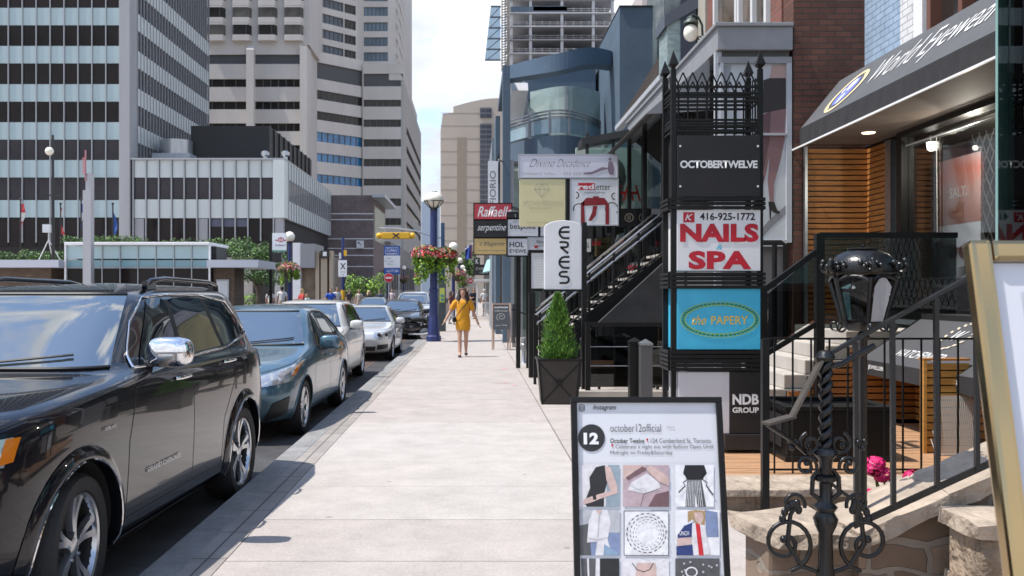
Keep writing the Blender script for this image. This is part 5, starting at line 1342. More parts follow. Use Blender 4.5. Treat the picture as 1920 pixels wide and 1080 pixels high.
for s in(-1,1):
 X=lambda dx:1548+s*dx
 scroll((X(75),1018),.02,.135,60,60+560,.014,s)
 scroll((X(28),832),.015,.055,-40,430,.011,s);scroll((X(40),872),.015,.05,90,560,.011,s,dy=-.03)
 scroll((X(60),945),.018,.055,150,560,.012,s)
 m=MB();m.tube([P_(X(8),1075),P_(X(45),1062),P_(X(72),1020),P_(X(66),965),P_(X(52),945)],[.009,.012,.013,.011,.008],8);m.build('leaf_scroll',IRON,t,smooth=60)
 m=MB();m.tube([P_(X(6),940),P_(X(26),925),P_(X(24),895),P_(X(12),880)],.012,7);m.build('scroll',IRON,t,smooth=60)
 for q in((66,838),(58,828),(70,826)):
  m=MB();m.ball(P_(X(q[0]),q[1],-.02),.014,10,8);m.build('berry',IRON,t,smooth=60)
 m=MB()
 for i in range(7):
  a=.4+i*.42;m.ball(P_(X(66)+s*16*cos(a),985-40*sin(a*.8),0),(.018,.014,.022),8,6)
 m.build('acanthus_leaf',IRON,t,smooth=60)
hr=[P_(1548,667),P_(1610,633),P_(1700,584),P_(1812,522),P_(1900,474)]
m=MB()
for a,b in zip(hr[:-1],hr[1:]):m.bar(a,b,.038,.016)
m.build('handrail',IRON,t)
m=MB();m.tube([P_(1556,688),P_(1580,682),P_(1602,668),P_(1640,648)],.014,8);m.build('handrail_twist',IRON,t,smooth=60)
# lambs tongue that drops from the newel to the pavement side
m=MB();a_,b_,c_=P_(1540,675),P_(1478,778,-.05),P_(1420,788,-.12)
m.hexa([a_+Vector((-.03,-.0,-.01)),a_+Vector((.03,-.0,-.01)),a_+Vector((.03,.012,-.01)),a_+Vector((-.03,.012,-.01))],[a_+Vector((-.03,0,.01)),a_+Vector((.03,0,.01)),a_+Vector((.03,.012,.01)),a_+Vector((-.03,.012,.01))])
m.bar(a_,b_,.012,.055,up=(1,0,1));m.bar(b_,c_,.06,.012);m.build('curved_end',mat('worn_iron',(.10,.085,.07),.45,.4,var=.3),t)
m=MB();m.tube([P_(1425,790,-.1),P_(1470,818,-.05),P_(1512,850)],.010,6);m.build('stay',IRON,t)
m=MB();m.tube([P_(1300,748,-.1),P_(1330,741,-.1),P_(1352,752,-.1),P_(1440,795,-.08)],.008,6)
m.build('lower_loop',IRON,t)if False else None
for px,b_y in((1606,985),(1675,948),(1757,912),(1832,880)):
 tp=667-(px-1548)*.548
 m=MB();m.bar(P_(px,b_y+2),P_(px-2,tp+6),.021);m.build('baluster',IRON,t)
m=MB();m.bar(P_(1600,986),P_(1900,849),.012,.03);m.build('bottom_rail',IRON,t)
m=MB();m.tube([P_(1556,905),P_(1600,938),P_(1612,950)],.009,6);m.build('stay',IRON,t)
# big lantern
LY=4.75
t=thing('iron_lantern','ornate black cast iron lantern on a post behind the stair rail','lantern',(xx(1618,LY),LY,.4))
lx=xx(1618,LY);lz=lambda py:zx(py,LY);k_=LY/FPX
m=MB();m.lathe([(.02,.3),(.02,lz(640)),(.035,lz(632)),(.02,lz(622))],c=(lx,LY,0),n=12);m.build('post',IRON,t,smooth=50)
m=MB();m.lathe([(.0,lz(622)),(.075,lz(620)),(.10,lz(612)),(.11,lz(604)),(.085,lz(600)),(0,lz(600))],c=(lx,LY,0),n=6);m.build('base_ring',IRON,t,smooth=30)
m=MB();m.lathe([(58*k_,lz(512)),(60*k_,lz(503)),(56*k_,lz(490)),(46*k_,lz(478)),(30*k_,lz(471)),(26*k_,lz(469)),(0,lz(469))],c=(lx,LY,0),n=24);m.build('dome',IRON,t,smooth=50)
m=MB();m.lathe([(0,lz(468.5)),(28*k_,lz(467.5)),(28*k_,lz(465)),(0,lz(464))],c=(lx,LY,0),n=20);m.lathe([(.004,lz(464)),(.011,lz(461)),(.0,lz(458))],c=(lx,LY,0),n=8);m.build('lid',IRON,t,smooth=40)
for k in range(6):
 a=R(20+60*k);dirv=Vector((cos(a),sin(a),0));c0v=Vector((lx,LY,0))
 m=MB();m.tube([c0v+dirv*62*k_+ZA*lz(520),c0v+dirv*57*k_+ZA*lz(540),c0v+dirv*44*k_+ZA*lz(585),c0v+dirv*40*k_+ZA*lz(604)],[.016,.013,.011,.013],7);m.build('corner_bar',IRON,t,smooth=50)
 m=MB();m.tube(spiral(c0v+dirv*66*k_+ZA*lz(500),.006,.038,0,420,dirv,ZA,22),.009,6);m.build('scroll',IRON,t,smooth=60)
 m=MB();m.tube(spiral(c0v+dirv*52*k_+ZA*lz(610),.005,.04,180,560,dirv,-ZA,20),.006,6);m.build('scroll',IRON,t,smooth=60)
 m=MB()
 for q in range(7):m.ball(c0v+dirv*(60+3*sin(q*2.1))*k_+Vector((-dirv.y,dirv.x,0))*(q-3)*.016+ZA*(lz(498)+.012*cos(q*2.4)),.014,8,6)
 m.ball(c0v+dirv*74*k_+ZA*lz(490),.015,8,6);m.ball(c0v+dirv*76*k_+ZA*lz(497),.012,8,6);m.build('leaf_ornament',IRON,t,smooth=60)
 d2=Vector((cos(a+R(60)),sin(a+R(60)),0));m=MB();P=[]
 for q in range(9):
  w_=q/8;v=(dirv*(1-w_)+d2*w_)*61*k_;P.append(c0v+v+ZA*(lz(528)+.03*sin(pi*w_)))
 m.tube(P,.011,6);m.build('arch',IRON,t,smooth=50)
 e0,e1=c0v+dirv*58*k_,c0v+d2*58*k_;f0,f1=c0v+dirv*40*k_,c0v+d2*40*k_
 if k==4:
  m=MB();u_=lambda p,q,w_:p.lerp(q,w_)
  m.face([u_(f0,f1,.16)+ZA*lz(602),u_(f0,f1,.84)+ZA*lz(602),u_(e0,e1,.84)+ZA*lz(538),u_(e0,e1,.66)+ZA*lz(524),u_(e0,e1,.5)+ZA*lz(519),u_(e0,e1,.34)+ZA*lz(524),u_(e0,e1,.16)+ZA*lz(538)]);m.build('milky_pane',mat('milky_pane',(.42,.41,.42),.3),t)
 else:
  m=MB();m.face([f0+ZA*lz(602),f1+ZA*lz(602),e1+ZA*lz(522),e0+ZA*lz(522)]);m.build('pane',GLASSD,t)
# geraniums on the ledge behind the coping
def geranium(lab,px,py,Y,heads,zb):
 t=thing('geranium',lab,'flower',(xx(px,Y),Y,zb),'geraniums on the patio wall')
 m=MB()
 for hx,hy in heads:m.tube([(xx(px,Y),Y,zb),(xx(hx+6,Y),Y,(zb+zx(hy,Y))/2),(xx(hx,Y),Y,zx(hy,Y))],.005,5)
 m.build('stem',LEAF1,t)
 for hx,hy in heads:
  m=MB();c=Vector((xx(hx,Y),Y,zx(hy,Y)))
  for _ in range(90):d=rnd_dir();leaf(m,c+Vector((d.x*.055,d.y*.05,d.z*.04)),d,.035,.9)
  m.build('bloom',FLM,t)
 m=MB()
 for _ in range(40):leaf(m,(xx(px,Y)+random.uniform(-.1,.1),Y+random.uniform(-.07,.05),zb+random.uniform(.0,.06)),(random.uniform(-.5,.5),-.6,1),.07,.9)
 m.build('leaves',LEAF3,t)
geranium('tall pink geranium with two flower heads behind the sandstone coping',1668,930,5.1,[(1640,870),(1655,890),(1638,878),(1630,931)],zx(945,5.1))
geranium('shorter pink geranium standing nearer the mesh panel',1722,925,5.1,[(1713,896)],zx(940,5.1))

# --- the sign tower
TWY=8.3
TW=thing('sign_tower','tall black iron sign tower stacked with shop panels','sign tower',(xx(1345,TWY),TWY,.165))
twx=lambda px:xx(px,TWY);twz=lambda py:zx(py,TWY)
xL,xR,yF,yB=twx(1262.5),twx(1425),TWY,TWY+.36
for x in(xL,xR):
 for y in(yF,yB):
  m=MB();m.box(x-.022,x+.022,y-.022,y+.022,.166,twz(136));m.build('post',BLACK,TW)
  m=MB();zt=twz(136);m.lathe([(.03,zt),(.03,zt+.03),(.016,zt+.035),(.058,zt+.07),(.0,zt+.20)],c=(x,y,0),n=4);m.build('finial',BLACK,TW)
def ring(py,w=.022,ext=.0):
 z=twz(py);m=MB()
 m.box(xL-ext,xR+ext,yF-.016-ext,yF+.010-ext,z-w/2,z+w/2);m.box(xL-ext,xR+ext,yB-.010+ext,yB+.016+ext,z-w/2,z+w/2)
 m.box(xL-.014-ext,xL+.008-ext,yF,yB,z-w/2+.001,z+w/2-.001);m.box(xR-.008+ext,xR+.014+ext,yF,yB,z-w/2+.001,z+w/2-.001);m.build('ring_bar',BLACK,TW)
for py in(163,175,182,190):ring(py,.018)
for py in(225,231,236,246):ring(py,.018)
for py in(374,382,390):ring(py,.028,.035)
for py in(514,522,530,538):ring(py,.028,.035)
for py in(660,668,676,684,692):ring(py,.03,.035)
npk=9
for y in(yF,yB):
 m=MB();m.box(-.006,.006,y-.006,y+.006,twz(252),twz(162));b0=m.build('upright',BLACK,TW)
 b0.location.x+=xL+(xR-xL)*.5/npk
 repeat(b0,[((xR-xL)*k/npk,0,0)for k in range(1,npk)])
 m=MB()
 for k in range(npk):
  a,b=xL+(xR-xL)*k/npk,xL+(xR-xL)*(k+1)/npk;c=(a+b)/2
  m.bar((a,y,twz(136)),(c+.01,y,twz(161)),.011);m.bar((b,y,twz(136)),(c-.01,y,twz(161)),.011)
 m.build('zigzag_crest',BLACK,TW)
m=MB()
for k in range(4):
 y=yF+(yB-yF)*(k+.5)/4
 for x in(xL,xR):m.box(x-.005,x+.005,y-.005,y+.005,twz(252),twz(140))
m.build('side_uprights',BLACK,TW)['kind']='stuff'
def tower_panel(y0,y1,mt,x0=1268,x1=1424,dy=-.03):
 m=MB();m.box(twx(x0),twx(x1),yF+dy,yB+.02,twz(y1),twz(y0));p=m.build('sign_panel',mt,TW,bevel=.004)
 return p
PF=yF-.03
p=tower_panel(255,370,mat('matt_black_panel',(.014,.012,.013),.5,var=.2))
write(p,'OCTOBERTWELVE',(twx(1346),PF,twz(309)),.69,.070,WHITE,bold=.035,spacing=.92)
for px in(1274,1419):
 for py in(275,350):
  m=MB();m.lathe([(0,-.003),(.010,-.003),(.010,.004),(0,.006)],c=(twx(px),PF,twz(py)),n=10,ax='y');m.build('bolt_cap',WHITE,p)
p=tower_panel(394,508,WHITEP)
write(p,'416-925-1772',(twx(1362),PF,twz(406.5)),.49,.066,INK,bold=.02)
m=MB();flat(m,[(-.05,-.045),(.05,-.045),(.05,.045),(-.05,.045)],(twx(1290),PF,twz(408)),off=.003);m.build('red_badge',RED,p)
write(p,'K',(twx(1290),PF,twz(408)),.07,.055,WHITE,shear=.3,bold=.01,off=.006)
write(p,'NAILS',(twx(1347),PF,twz(437)),.70,.165,RED,bold=.05,spacing=1.02)
write(p,'&',(twx(1347),PF,twz(463.5)),.055,.045,CYAN,shear=.2)
write(p,'SPA',(twx(1348),PF,twz(488)),.56,.165,RED,bold=.05,spacing=1.05)
p=tower_panel(541,655,CYAN)
m=MB()
for k in range(52):
 a=2*pi*k/52;b=a+.085;c=(twx(1348),PF,twz(599))
 flat(m,[(.318*cos(a),.134*sin(a)),(.34*cos(a),.148*sin(a)),(.345*cos((a+b)/2),.151*sin((a+b)/2)),(.34*cos(b),.148*sin(b)),(.318*cos(b),.134*sin(b))],c)
m.build('oval_border',GREENP,p)
m=MB();stroke(m,[(.312*cos(2*pi*k/48),.129*sin(2*pi*k/48))for k in range(49)],.008,(twx(1348),PF,twz(599)));stroke(m,[(.352*cos(2*pi*k/48),.158*sin(2*pi*k/48))for k in range(49)],.006,(twx(1348),PF,twz(599)));m.build('oval_line',mat('lime_print',(.32,.55,.12),.5),p)
write(p,'the',(twx(1309),PF,twz(600)),.13,.085,GOLD,shear=.4,bold=.01)
write(p,'PAPERY',(twx(1366),PF,twz(600)),.33,.075,GOLD,bold=.015)
p=tower_panel(697,812,GREYW,1270,1366)
p=tower_panel(697,812,mat('black_panel',(.016,.015,.015),.45,var=.2),1367,1425)
write(p,'NDB',(twx(1396),PF,twz(748)),.235,.095,WHITE,bold=.04)
write(p,'GROUP',(twx(1396),PF,twz(768)),.235,.05,WHITE,bold=.035)
m=MB();m.box(twx(1356),twx(1427),yF-.05,yB+.05,twz(842),twz(813));m.build('base_box',DARK,TW,bevel=.006)

# --- the black framed A-board with the shop's picture feed
AY=4.10
AB=thing('a_frame_sign','black framed white A-board showing a grid of nine fashion photos','A-board',(.75,AY,0))
ah,lean=1.137,.22
U_=XA;V_=Vector((0,lean,ah)).normalized()
xl,xr=xx(1070,AY),xx(1352,AY)
axm=(xl+xr)/2;aw=(xr-xl)
# the board: bottom edge at y = AY - lean + ..., drawn in its own plane
AO=Vector((axm,AY-lean,0.0));AN=U_.cross(V_)
AHt=sqrt(lean**2+ah**2)
def ap(u,v):return AO+U_*u+V_*v  # metres from the bottom middle of the board
def board(mb,u0,u1,v0,v1,d0,d1):mb.hexa([ap(u0,v0)+AN*d1,ap(u1,v0)+AN*d1,ap(u1,v0)+AN*d0,ap(u0,v0)+AN*d0],[ap(u0,v1)+AN*d1,ap(u1,v1)+AN*d1,ap(u1,v1)+AN*d0,ap(u0,v1)+AN*d0])
hw=aw/2
m=MB();board(m,-hw+.02,hw-.02,.05,AHt-.02,-.012,0);m.build('poster_sheet',mat('poster_sheet',(.64,.65,.69),.12,spec=.6),AB)
for a in((-hw,hw,AHt-.025,AHt),(-hw,hw,.03,.055)):
 m=MB();board(m,*a,-.02,.014);m.build('frame_rail',BLACK,AB,bevel=.003)
for a in((-hw,-hw+.026),(hw-.026,hw)):
 m=MB();board(m,*a,0,AHt-.0255,-.02,.014);m.build('frame_stile',BLACK,AB,bevel=.003)
for s in(-1,1):
 m=MB();m.bar((axm+s*(hw-.16),AY+.02,ah-.03),(axm+s*(hw-.16),AY+.36,0.0),.025);m.build('rear_leg',BLACK,AB)
AU_,AV_=U_,V_
def A(u,v):return ap(u,v)  # lettering positions, from photo pixels on the board
def fv(py):
 # height along the board for a photo row: intersect the view ray with the board plane
 s_=(VY-py)/FPX
 # point z = EYE + s_*y ; y = AY - lean + v*V.y ; z = v*V.z
 return(EYE+s_*(AY-lean))/(V_.z-s_*V_.y)
def fu(px,py):
 v=fv(py);y=AY-lean+v*V_.y;return(px-VX)/FPX*y-axm
def aw_(s,px0,px1,py0,py1,mt,**k):
 u0,u1=fu(px0,(py0+py1)/2),fu(px1,(py0+py1)/2);v0,v1=fv(py1),fv(py0)
 return write(AB,s,ap((u0+u1)/2,(v0+v1)/2),abs(u1-u0),abs(v1-v0),mt,AU_,AV_,off=.003,**k)
m=MB();q=lambda px,py:(fu(px,py),fv(py))
def aflat(mb,pts,off=.003):flat(mb,[q(*p)for p in pts],AO,AU_,AV_,off)
def astroke(mb,pts,w,off=.003):stroke(mb,[q(*p)for p in pts],w,AO,AU_,AV_,off)
astroke(m,[(1086+8.5*0+dx,765+dy)for dx,dy in[(0,-4),(1,-5.5),(4,-6),(8,-5.5),(9.5,-4),(9.5,4),(8,5.5),(4,6),(1,5.5),(0,4),(0,-4)]],.003)
astroke(m,[(1090.7+2.7*cos(a),765.5+2.7*sin(a))for a in[2*pi*k/14 for k in range(15)]],.003);m.build('camera_icon',INK,AB)
aw_('Instagram',1112,1155,759,771,INK,shear=.25,bold=.004)
m=MB();astroke(m,[(1078,771.5),(1340,771.5)],.001);astroke(m,[(1084,868),(1348,868)],.001);m.build('rule',INKP,AB)
m=MB();aflat(m,[(1109+25*cos(a),821+25.5*sin(a))for a in[-2*pi*k/40 for k in range(40)]]);m.build('round_badge',mat('badge_print',(.02,.02,.021),.4),AB)
aw_('12',1094,1122,811,833,WHITE,bold=.05).location.y-=.003
aw_('october12official',1144,1239,795,810,INKG,bold=-.006)
m=MB()
for k in range(3):aflat(m,[(1252+5*k+1.6*cos(a),801+1.6*sin(a))for a in[-2*pi*i/10 for i in range(10)]])
m.build('dots',INKP,AB)
aw_('October Twelve',1144,1208,822,831,INK,bold=.012);aw_('124 Cumberland St, Toronto',1220,1333,822,832,INKG)
aw_('Celebrate a night out with fashion Open Until',1154,1337,834,843,INKG);aw_('Midnight on Friday&Saturday',1144,1261,845,854,INKG)
m=MB();aflat(m,[(1148+2*cos(a),834.5+2.2*sin(a))for a in[-2*pi*i/10 for i in range(10)]]);aflat(m,[(1146.7,835.5),(1148,840),(1149.3,835.5)]);aflat(m,[(1213.5+2*cos(a),824+2*sin(a))for a in[-2*pi*i/10 for i in range(10)]]);aflat(m,[(1212.5,825),(1213.5,830),(1214.5,825)]);m.build('pin_icon',RED,AB)
TC={k:mat('print_'+k,c,.3,var=.16,vscale=28)for k,c in dict(grey=(.42,.43,.46),slate=(.26,.33,.38),dark=(.018,.018,.020),flesh=(.58,.42,.38),mauve=(.45,.34,.37),pale=(.66,.64,.66),wine=(.16,.09,.10),white=(.74,.74,.76),navy=(.03,.05,.17),redp=(.55,.03,.04),hair=(.38,.26,.13),denim=(.22,.32,.45),ash=(.09,.09,.095),blueg=(.20,.25,.40)).items()}
class Pic:
 """one printed photo: polygons of flat ink, stacked a hair apart"""
 def __init__(s,name,box):s.mb=MB();s.ms=[];s.o=.003;s.x0,s.y0,s.x1,s.y1=box;s.name=name
 def P(s,c,pts,raw=False):
  if TC[c]not in s.ms:s.ms.append(TC[c])
  s.mb.k=s.ms.index(TC[c]);s.o+=.0004
  cl=lambda v:min(1,max(0,v))
  aflat(s.mb,[(s.x0+(s.x1-s.x0)*cl(a),s.y0+(s.y1-s.y0)*cl(b))for a,b in pts][::-1],s.o)
 def L(s,c,pts,w):
  if TC[c]not in s.ms:s.ms.append(TC[c])
  s.mb.k=s.ms.index(TC[c]);s.o+=.0004
  astroke(s.mb,[(s.x0+(s.x1-s.x0)*a,s.y0+(s.y1-s.y0)*b)for a,b in pts],w,s.o)
 def E(s,c,cx,cy,rx,ry,n=18):s.P(c,[(cx+rx*cos(2*pi*i/n),cy+ry*sin(2*pi*i/n))for i in range(n)])
 def done(s):s.mb.build(s.name,s.ms,AB)
full=[(0,0),(1,0),(1,1),(0,1)]
r1,r2,r3=(872,950),(956,1041),(1047,1130)
c1,c2,c3=(1085,1161),(1168,1254),(1266,1340)
d=Pic('photo_print',(c1[0],r1[0],c1[1],r1[1]));d.P('pale',full);d.P('slate',[(.72,.0),(1,0),(1,1),(.66,1)]);d.P('dark',[(.42,.05),(.64,0),(.72,.35),(.62,.7),(.62,1),(.2,1),(.14,.9),(.28,.55),(.26,.3)]);d.P('flesh',[(.64,.02),(.78,.05),(.95,.5),(.95,.68),(.5,.82),(.3,.9),(.1,.95),(.12,.82),(.35,.74),(.78,.62),(.68,.35)]);d.P('dark',[(.34,.74),(.42,.72),(.44,.82),(.36,.84)]);d.done()
d=Pic('photo_print',(c2[0],r1[0],c2[1],r1[1]));d.P('mauve',full);d.P('flesh',[(0,0),(.5,0),(.45,.18),(0,.35)]);d.P('pale',[(.18,.42),(.52,.2),(.78,.42),(.82,.58),(.45,.68),(.1,.6)]);d.P('wine',[(.42,.03),(.54,.1),(.12,.36),(.05,.3)]);d.P('wine',[(.7,.7),(1,.62),(1,1),(.55,1)]);d.P('flesh',[(.5,.1),(.78,.4),(1,.5),(1,.3),(.6,.0)]);d.L('grey',[(.1,.45),(.4,.62),(.45,.8),(.5,.55),(.2,.6)],.002);d.L('dark',[(.82,.55),(.45,.7),(.38,1)],.002);d.done()
d=Pic('photo_print',(c3[0],r1[0],c3[1]-2,r1[1]));d.P('white',full);d.P('dark',[(.25,0),(.75,0),(.82,.2),(.68,.36),(.33,.36),(.2,.2)]);d.P('ash',[(.31,.37),(.68,.37),(.8,1),(.58,1),(.5,.65),(.5,1),(.26,1)])
for i in range(9):d.L('white',[(.34+.036*i,.38),(.29+.052*i,.99)]if i>4 else[(.34+.036*i,.38),(.29+.045*i,.99)],.0022)
d.L('dark',[(.25,.2),(.3,.35),(.2,.42),(.25,.5),(.08,.66)],.005);d.L('dark',[(.75,.2),(.7,.35),(.82,.42),(.8,.5),(.98,.72)],.005);d.done()
d=Pic('photo_print',(c1[0],r2[0],c1[1]+1,r2[1]));d.P('blueg',full);d.P('grey',[(0,0),(1,0),(1,.5),(0,.5)]);d.P('ash',[(0,.35),(.25,.3),(.3,1),(0,1)]);d.P('pale',[(.35,0),(.7,0),(.78,.3),(.7,.65),(.78,.9),(.6,1),(.4,1),(.45,.7),(.2,.72),(.24,.25)]);d.P('denim',[(.62,.75),(.95,.95),(.95,1),(.6,1)]);d.L('grey',[(.5,.05),(.48,.4),(.46,.6)],.003);d.L('grey',[(.25,.62),(.45,.66),(.7,.6)],.003);d.P('flesh',[(.42,0),(.56,0),(.5,.12)]);d.done()
d=Pic('drawing_print',(c2[0]+2,r2[0]+2,c2[1]-1,r2[1]));d.P('white',full);d.L('dark',[(.0,.0),(1,0),(1,1),(0,1),(0,0)],.003)
for ring_r,n_,sz in((.44,22,.055),(.37,22,.045),(.31,20,.036),(.26,18,.028)):
 for k in range(n_):
  a=2*pi*(k+ring_r*20)/n_;ca,sa=cos(a),sin(a);cx,cy=.5+ring_r*ca,.5+ring_r*sa;tx,ty=-sa,ca
  d.P('dark' if k%4 else 'ash',[(cx-tx*sz,cy-ty*sz),(cx+ca*sz*.25,cy+sa*sz*.25),(cx+tx*sz,cy+ty*sz),(cx-ca*sz*.25,cy-sa*sz*.25)])
d.done()
d=Pic('photo_print',(c3[0],r2[0],c3[1]+9,r2[1]));d.P('white',full);d.P('blueg',[(.66,.0),(.95,.05),(.98,.6),(.7,.6)]);d.P('hair',[(.28,.03),(.45,0),(.68,.02),(.66,.38),(.5,.35),(.38,.2),(.28,.28)]);d.P('flesh',[(.42,.06),(.6,.05),(.64,.18),(.56,.33),(.45,.24)]);d.P('navy',[(.05,.55),(.2,.35),(.42,.26),(.4,.65),(.05,.75)]);d.P('pale',[(.38,.28),(.66,.34),(.78,.98),(.35,1)]);d.P('redp',[(.45,.29),(.55,.32),(.64,1),(.53,1)]);d.P('flesh',[(.04,.62),(.36,.6),(.36,.78),(.04,.8)]);d.P('navy',[(.02,.8),(.38,.76),(.4,1),(.02,1)]);d.done()
aw_('UNCH',1273,1291,995,1003,WHITE).location.y-=.006
d=Pic('photo_print',(c1[0],r3[0],c1[1],r3[1]));d.P('pale',full);d.P('ash',[(.05,0),(.2,0),(.25,1),(.1,1)]);d.P('ash',[(.25,0),(.42,0),(.38,1),(.28,1)]);d.P('dark',[(.52,0),(1,0),(1,1),(.52,1)]);d.done()
d=Pic('photo_print',(c2[0],r3[0],c2[1],r3[1]));d.P('pale',full);d.P('flesh',[(.3,.1),(.7,.1),(.8,1),(.2,1)]);d.L('dark',[(.2,.1),(.3,.25),(.45,.3),(.58,.25),(.66,.1)],.003);d.done()
d=Pic('photo_print',(c3[0],r3[0],c3[1]+9,r3[1]));d.P('ash',full)
for k in range(26):d.E('grey',random.uniform(.1,.95),random.uniform(.05,.9),.025,.025,8)
d.E('white',.35,.3,.14,.12);d.E('ash',.35,.3,.11,.09);d.done()

# --- gold framed A-board at the right edge
GYB=2.30
t=thing('gold_frame_sign','tall polished gold framed board close at the right edge','A-board',(1.6,GYB,0))
gl=xx(1812,GYB);ght=zx(452,GYB);gt=.40
GV=Vector((0,gt,ght)).normalized();GO=Vector((gl,GYB-gt,0));GN=XA.cross(GV);GH=sqrt(gt**2+ght**2)
def gp(u,v):return GO+XA*u+GV*v
def gboard(mb,u0,u1,v0,v1,d0,d1):mb.hexa([gp(u0,v0)+GN*d1,gp(u1,v0)+GN*d1,gp(u1,v0)+GN*d0,gp(u0,v0)+GN*d0],[gp(u0,v1)+GN*d1,gp(u1,v1)+GN*d1,gp(u1,v1)+GN*d0,gp(u0,v1)+GN*d0])
BRASS=mat('polished_brass',(.46,.34,.18),.14,1.0)
for a in((.0,.052,0,GH),(.62,.672,0,GH)):
 m=MB();gboard(m,*a,-.03,.02);m.build('frame_stile',BRASS,t,bevel=.012)
for a in((.0525,.6195,GH-.055,GH-.001),(.0525,.6195,.10,.16)):
 m=MB();gboard(m,*a,-.03,.02);m.build('frame_rail',BRASS,t,bevel=.012)
m=MB();gboard(m,.053,.619,.161,GH-.056,-.015,-.002);m.build('panel',mat('pale_poster',(.60,.61,.66),.3),t)
m=MB();flat(m,[(.12,.4),(.6,.4),(.6,GH-.13),(.12,GH-.13)],GO,XA,GV,.0);m.build('printed_photo',mat('grey_photo',(.44,.45,.49),.35,var=.15,vscale=4),t)
m=MB();flat(m,[(.17+.03*cos(a),.95+.05*sin(a))for a in[2*pi*k/16 for k in range(16)]],GO,XA,GV,.003);m.build('printed_detail',mat('brown_photo',(.12,.06,.04),.4),t)
for u in(.42,):
 m=MB();m.bar(gp(u,GH-.05)+Vector((0,.03,0)),(gl+u,GYB+.5,0),.03);m.build('rear_leg',BRASS,t)
# ------------------------------------------------------------------ right side further on: grey bay, conservatory, blue building, stair
# --- building with the grey bay and the leg poster
GB=13.0
t=thing('grey_bay_shop','shop with a grey metal bay showing a window poster of legs in black stockings','shop',(4,GB,0))
gx0,gx1=xx(1346,GB),xx(1484,GB);zz=lambda py:zx(py,GB)
GYE=20.5
m=MB();m.box(gx0-.02,gx1,GB-.06,GYE,zz(95),zz(52));m.box(gx0-.06,gx1,GB-.1,GYE,zz(52),zz(45));m.build('fascia',GREYB,t,bevel=.01)
m=MB();m.box(gx0+.05,gx1-.02,GB+.03,GYE,zz(114),zz(95));m.build('recess',mat('recess_dark',(.10,.10,.095),.7),t)
m=MB();m.box(gx0+.0,gx1,GB-.02,GB+.08,zz(119),zz(107));m.build('transom',GREYB,t)
for a,b,c,d in((1350,1356,119,455),(1474,1484,119,455),(1356,1474,250,254),(1356,1474,450,462)):
 m=MB();m.box(xx(a,GB),xx(b,GB),GB-.02-(.004 if c==250 else 0),GB+.06,zz(d),zz(c));m.build('frame',GREYL,t)
m=MB();m.box(xx(1356,GB),xx(1474,GB),GB+.02,GB+.03,zz(450),zz(119));wn_=m.build('poster_window',mat('window_vinyl',(.50,.515,.54),.15,spec=.8,var=.05),t)
VX_={k:mat('vinyl_'+k,c,.35,spec=.3)for k,c in dict(skin=(.24,.14,.145),skin2=(.14,.08,.085),skirt=(.05,.043,.043),top=(.42,.30,.27),grey=(.30,.31,.34),shade=(.22,.22,.24),shoe=(.02,.018,.018)).items()}
def vin(nm,key,pts,o):
 m=MB();flat(m,[(xx(a,GB),zz(b))for a,b in pts],(0,GB+.02,0),XA,ZA,o);m.build(nm,VX_[key],wn_)
vin('printed_shadow','shade',[(1428,430),(1445,410),(1474,385),(1474,402),(1448,425),(1430,445)],.003)
vin('printed_leg','skin2',[(1430,215),(1452,205),(1450,255),(1442,300),(1432,345),(1428,372),(1424,345),(1428,290)],.004)
vin('printed_leg','skin',[(1446,205),(1474,200),(1472,262),(1464,300),(1452,345),(1451,380),(1444,380),(1440,340),(1444,290),(1436,330),(1430,330),(1444,262)],.005)
vin('printed_skirt','skirt',[(1432,150),(1444,146),(1474,146),(1474,203),(1431,212)],.006)
vin('printed_top','top',[(1448,122),(1474,120),(1474,146),(1444,147)],.006)
vin('printed_shoe','shoe',[(1441,378),(1452,378),(1458,394),(1463,397),(1462,401),(1452,399),(1447,394),(1446,410),(1443.5,410),(1443,392)],.007)
vin('printed_panel','grey',[(1357,122),(1372,122),(1366,180),(1357,210)],.004)
m=MB();m.box(gx0,gx1,GB+.2,GYE,.0,zz(462));m.build('base_wall',mat('grey_base_panel',(.17,.17,.18),.6,var=.1),t)
# street face of the bay: glazed shop front with a canvas blind
m=MB();m.box(gx0+.01,gx0+.03,GB+.1,GYE,zz(455),zz(119));m.build('side_glass',GLASS,t)
for k in range(5):
 y=GB+.02+k*1.85;m=MB();m.box(gx0-.03,gx0+.06,y,y+.09,.3,zz(96));m.build('side_mullion',GREYL if k==0 else DARK,t)
m=MB();m.box(gx0+1.0,gx1,GB+.3,GYE,.3,zz(114));m.build('interior',mat('bay_interior',(.10,.105,.095),.7,var=.4,vscale=1),t)
m=MB();zt_,zb_=zz(100),zz(205);ya_,yb_=GB+.35,GYE-.2
m.hexa([(gx0-.95,ya_,zb_),(gx0-.93,ya_,zb_),(gx0-.93,yb_,zb_),(gx0-.95,yb_,zb_)],[(gx0-.05,ya_,zt_),(gx0-.03,ya_,zt_),(gx0-.03,yb_,zt_),(gx0-.05,yb_,zt_)])
m.prism([(gx0-.94,ya_-.012,zb_),(gx0-.03,ya_-.012,zb_+.05),(gx0-.03,ya_-.012,zt_)],(0,.012,0));m.build('canvas_blind',mat('grey_blind_canvas',(.20,.205,.215),.75),t)
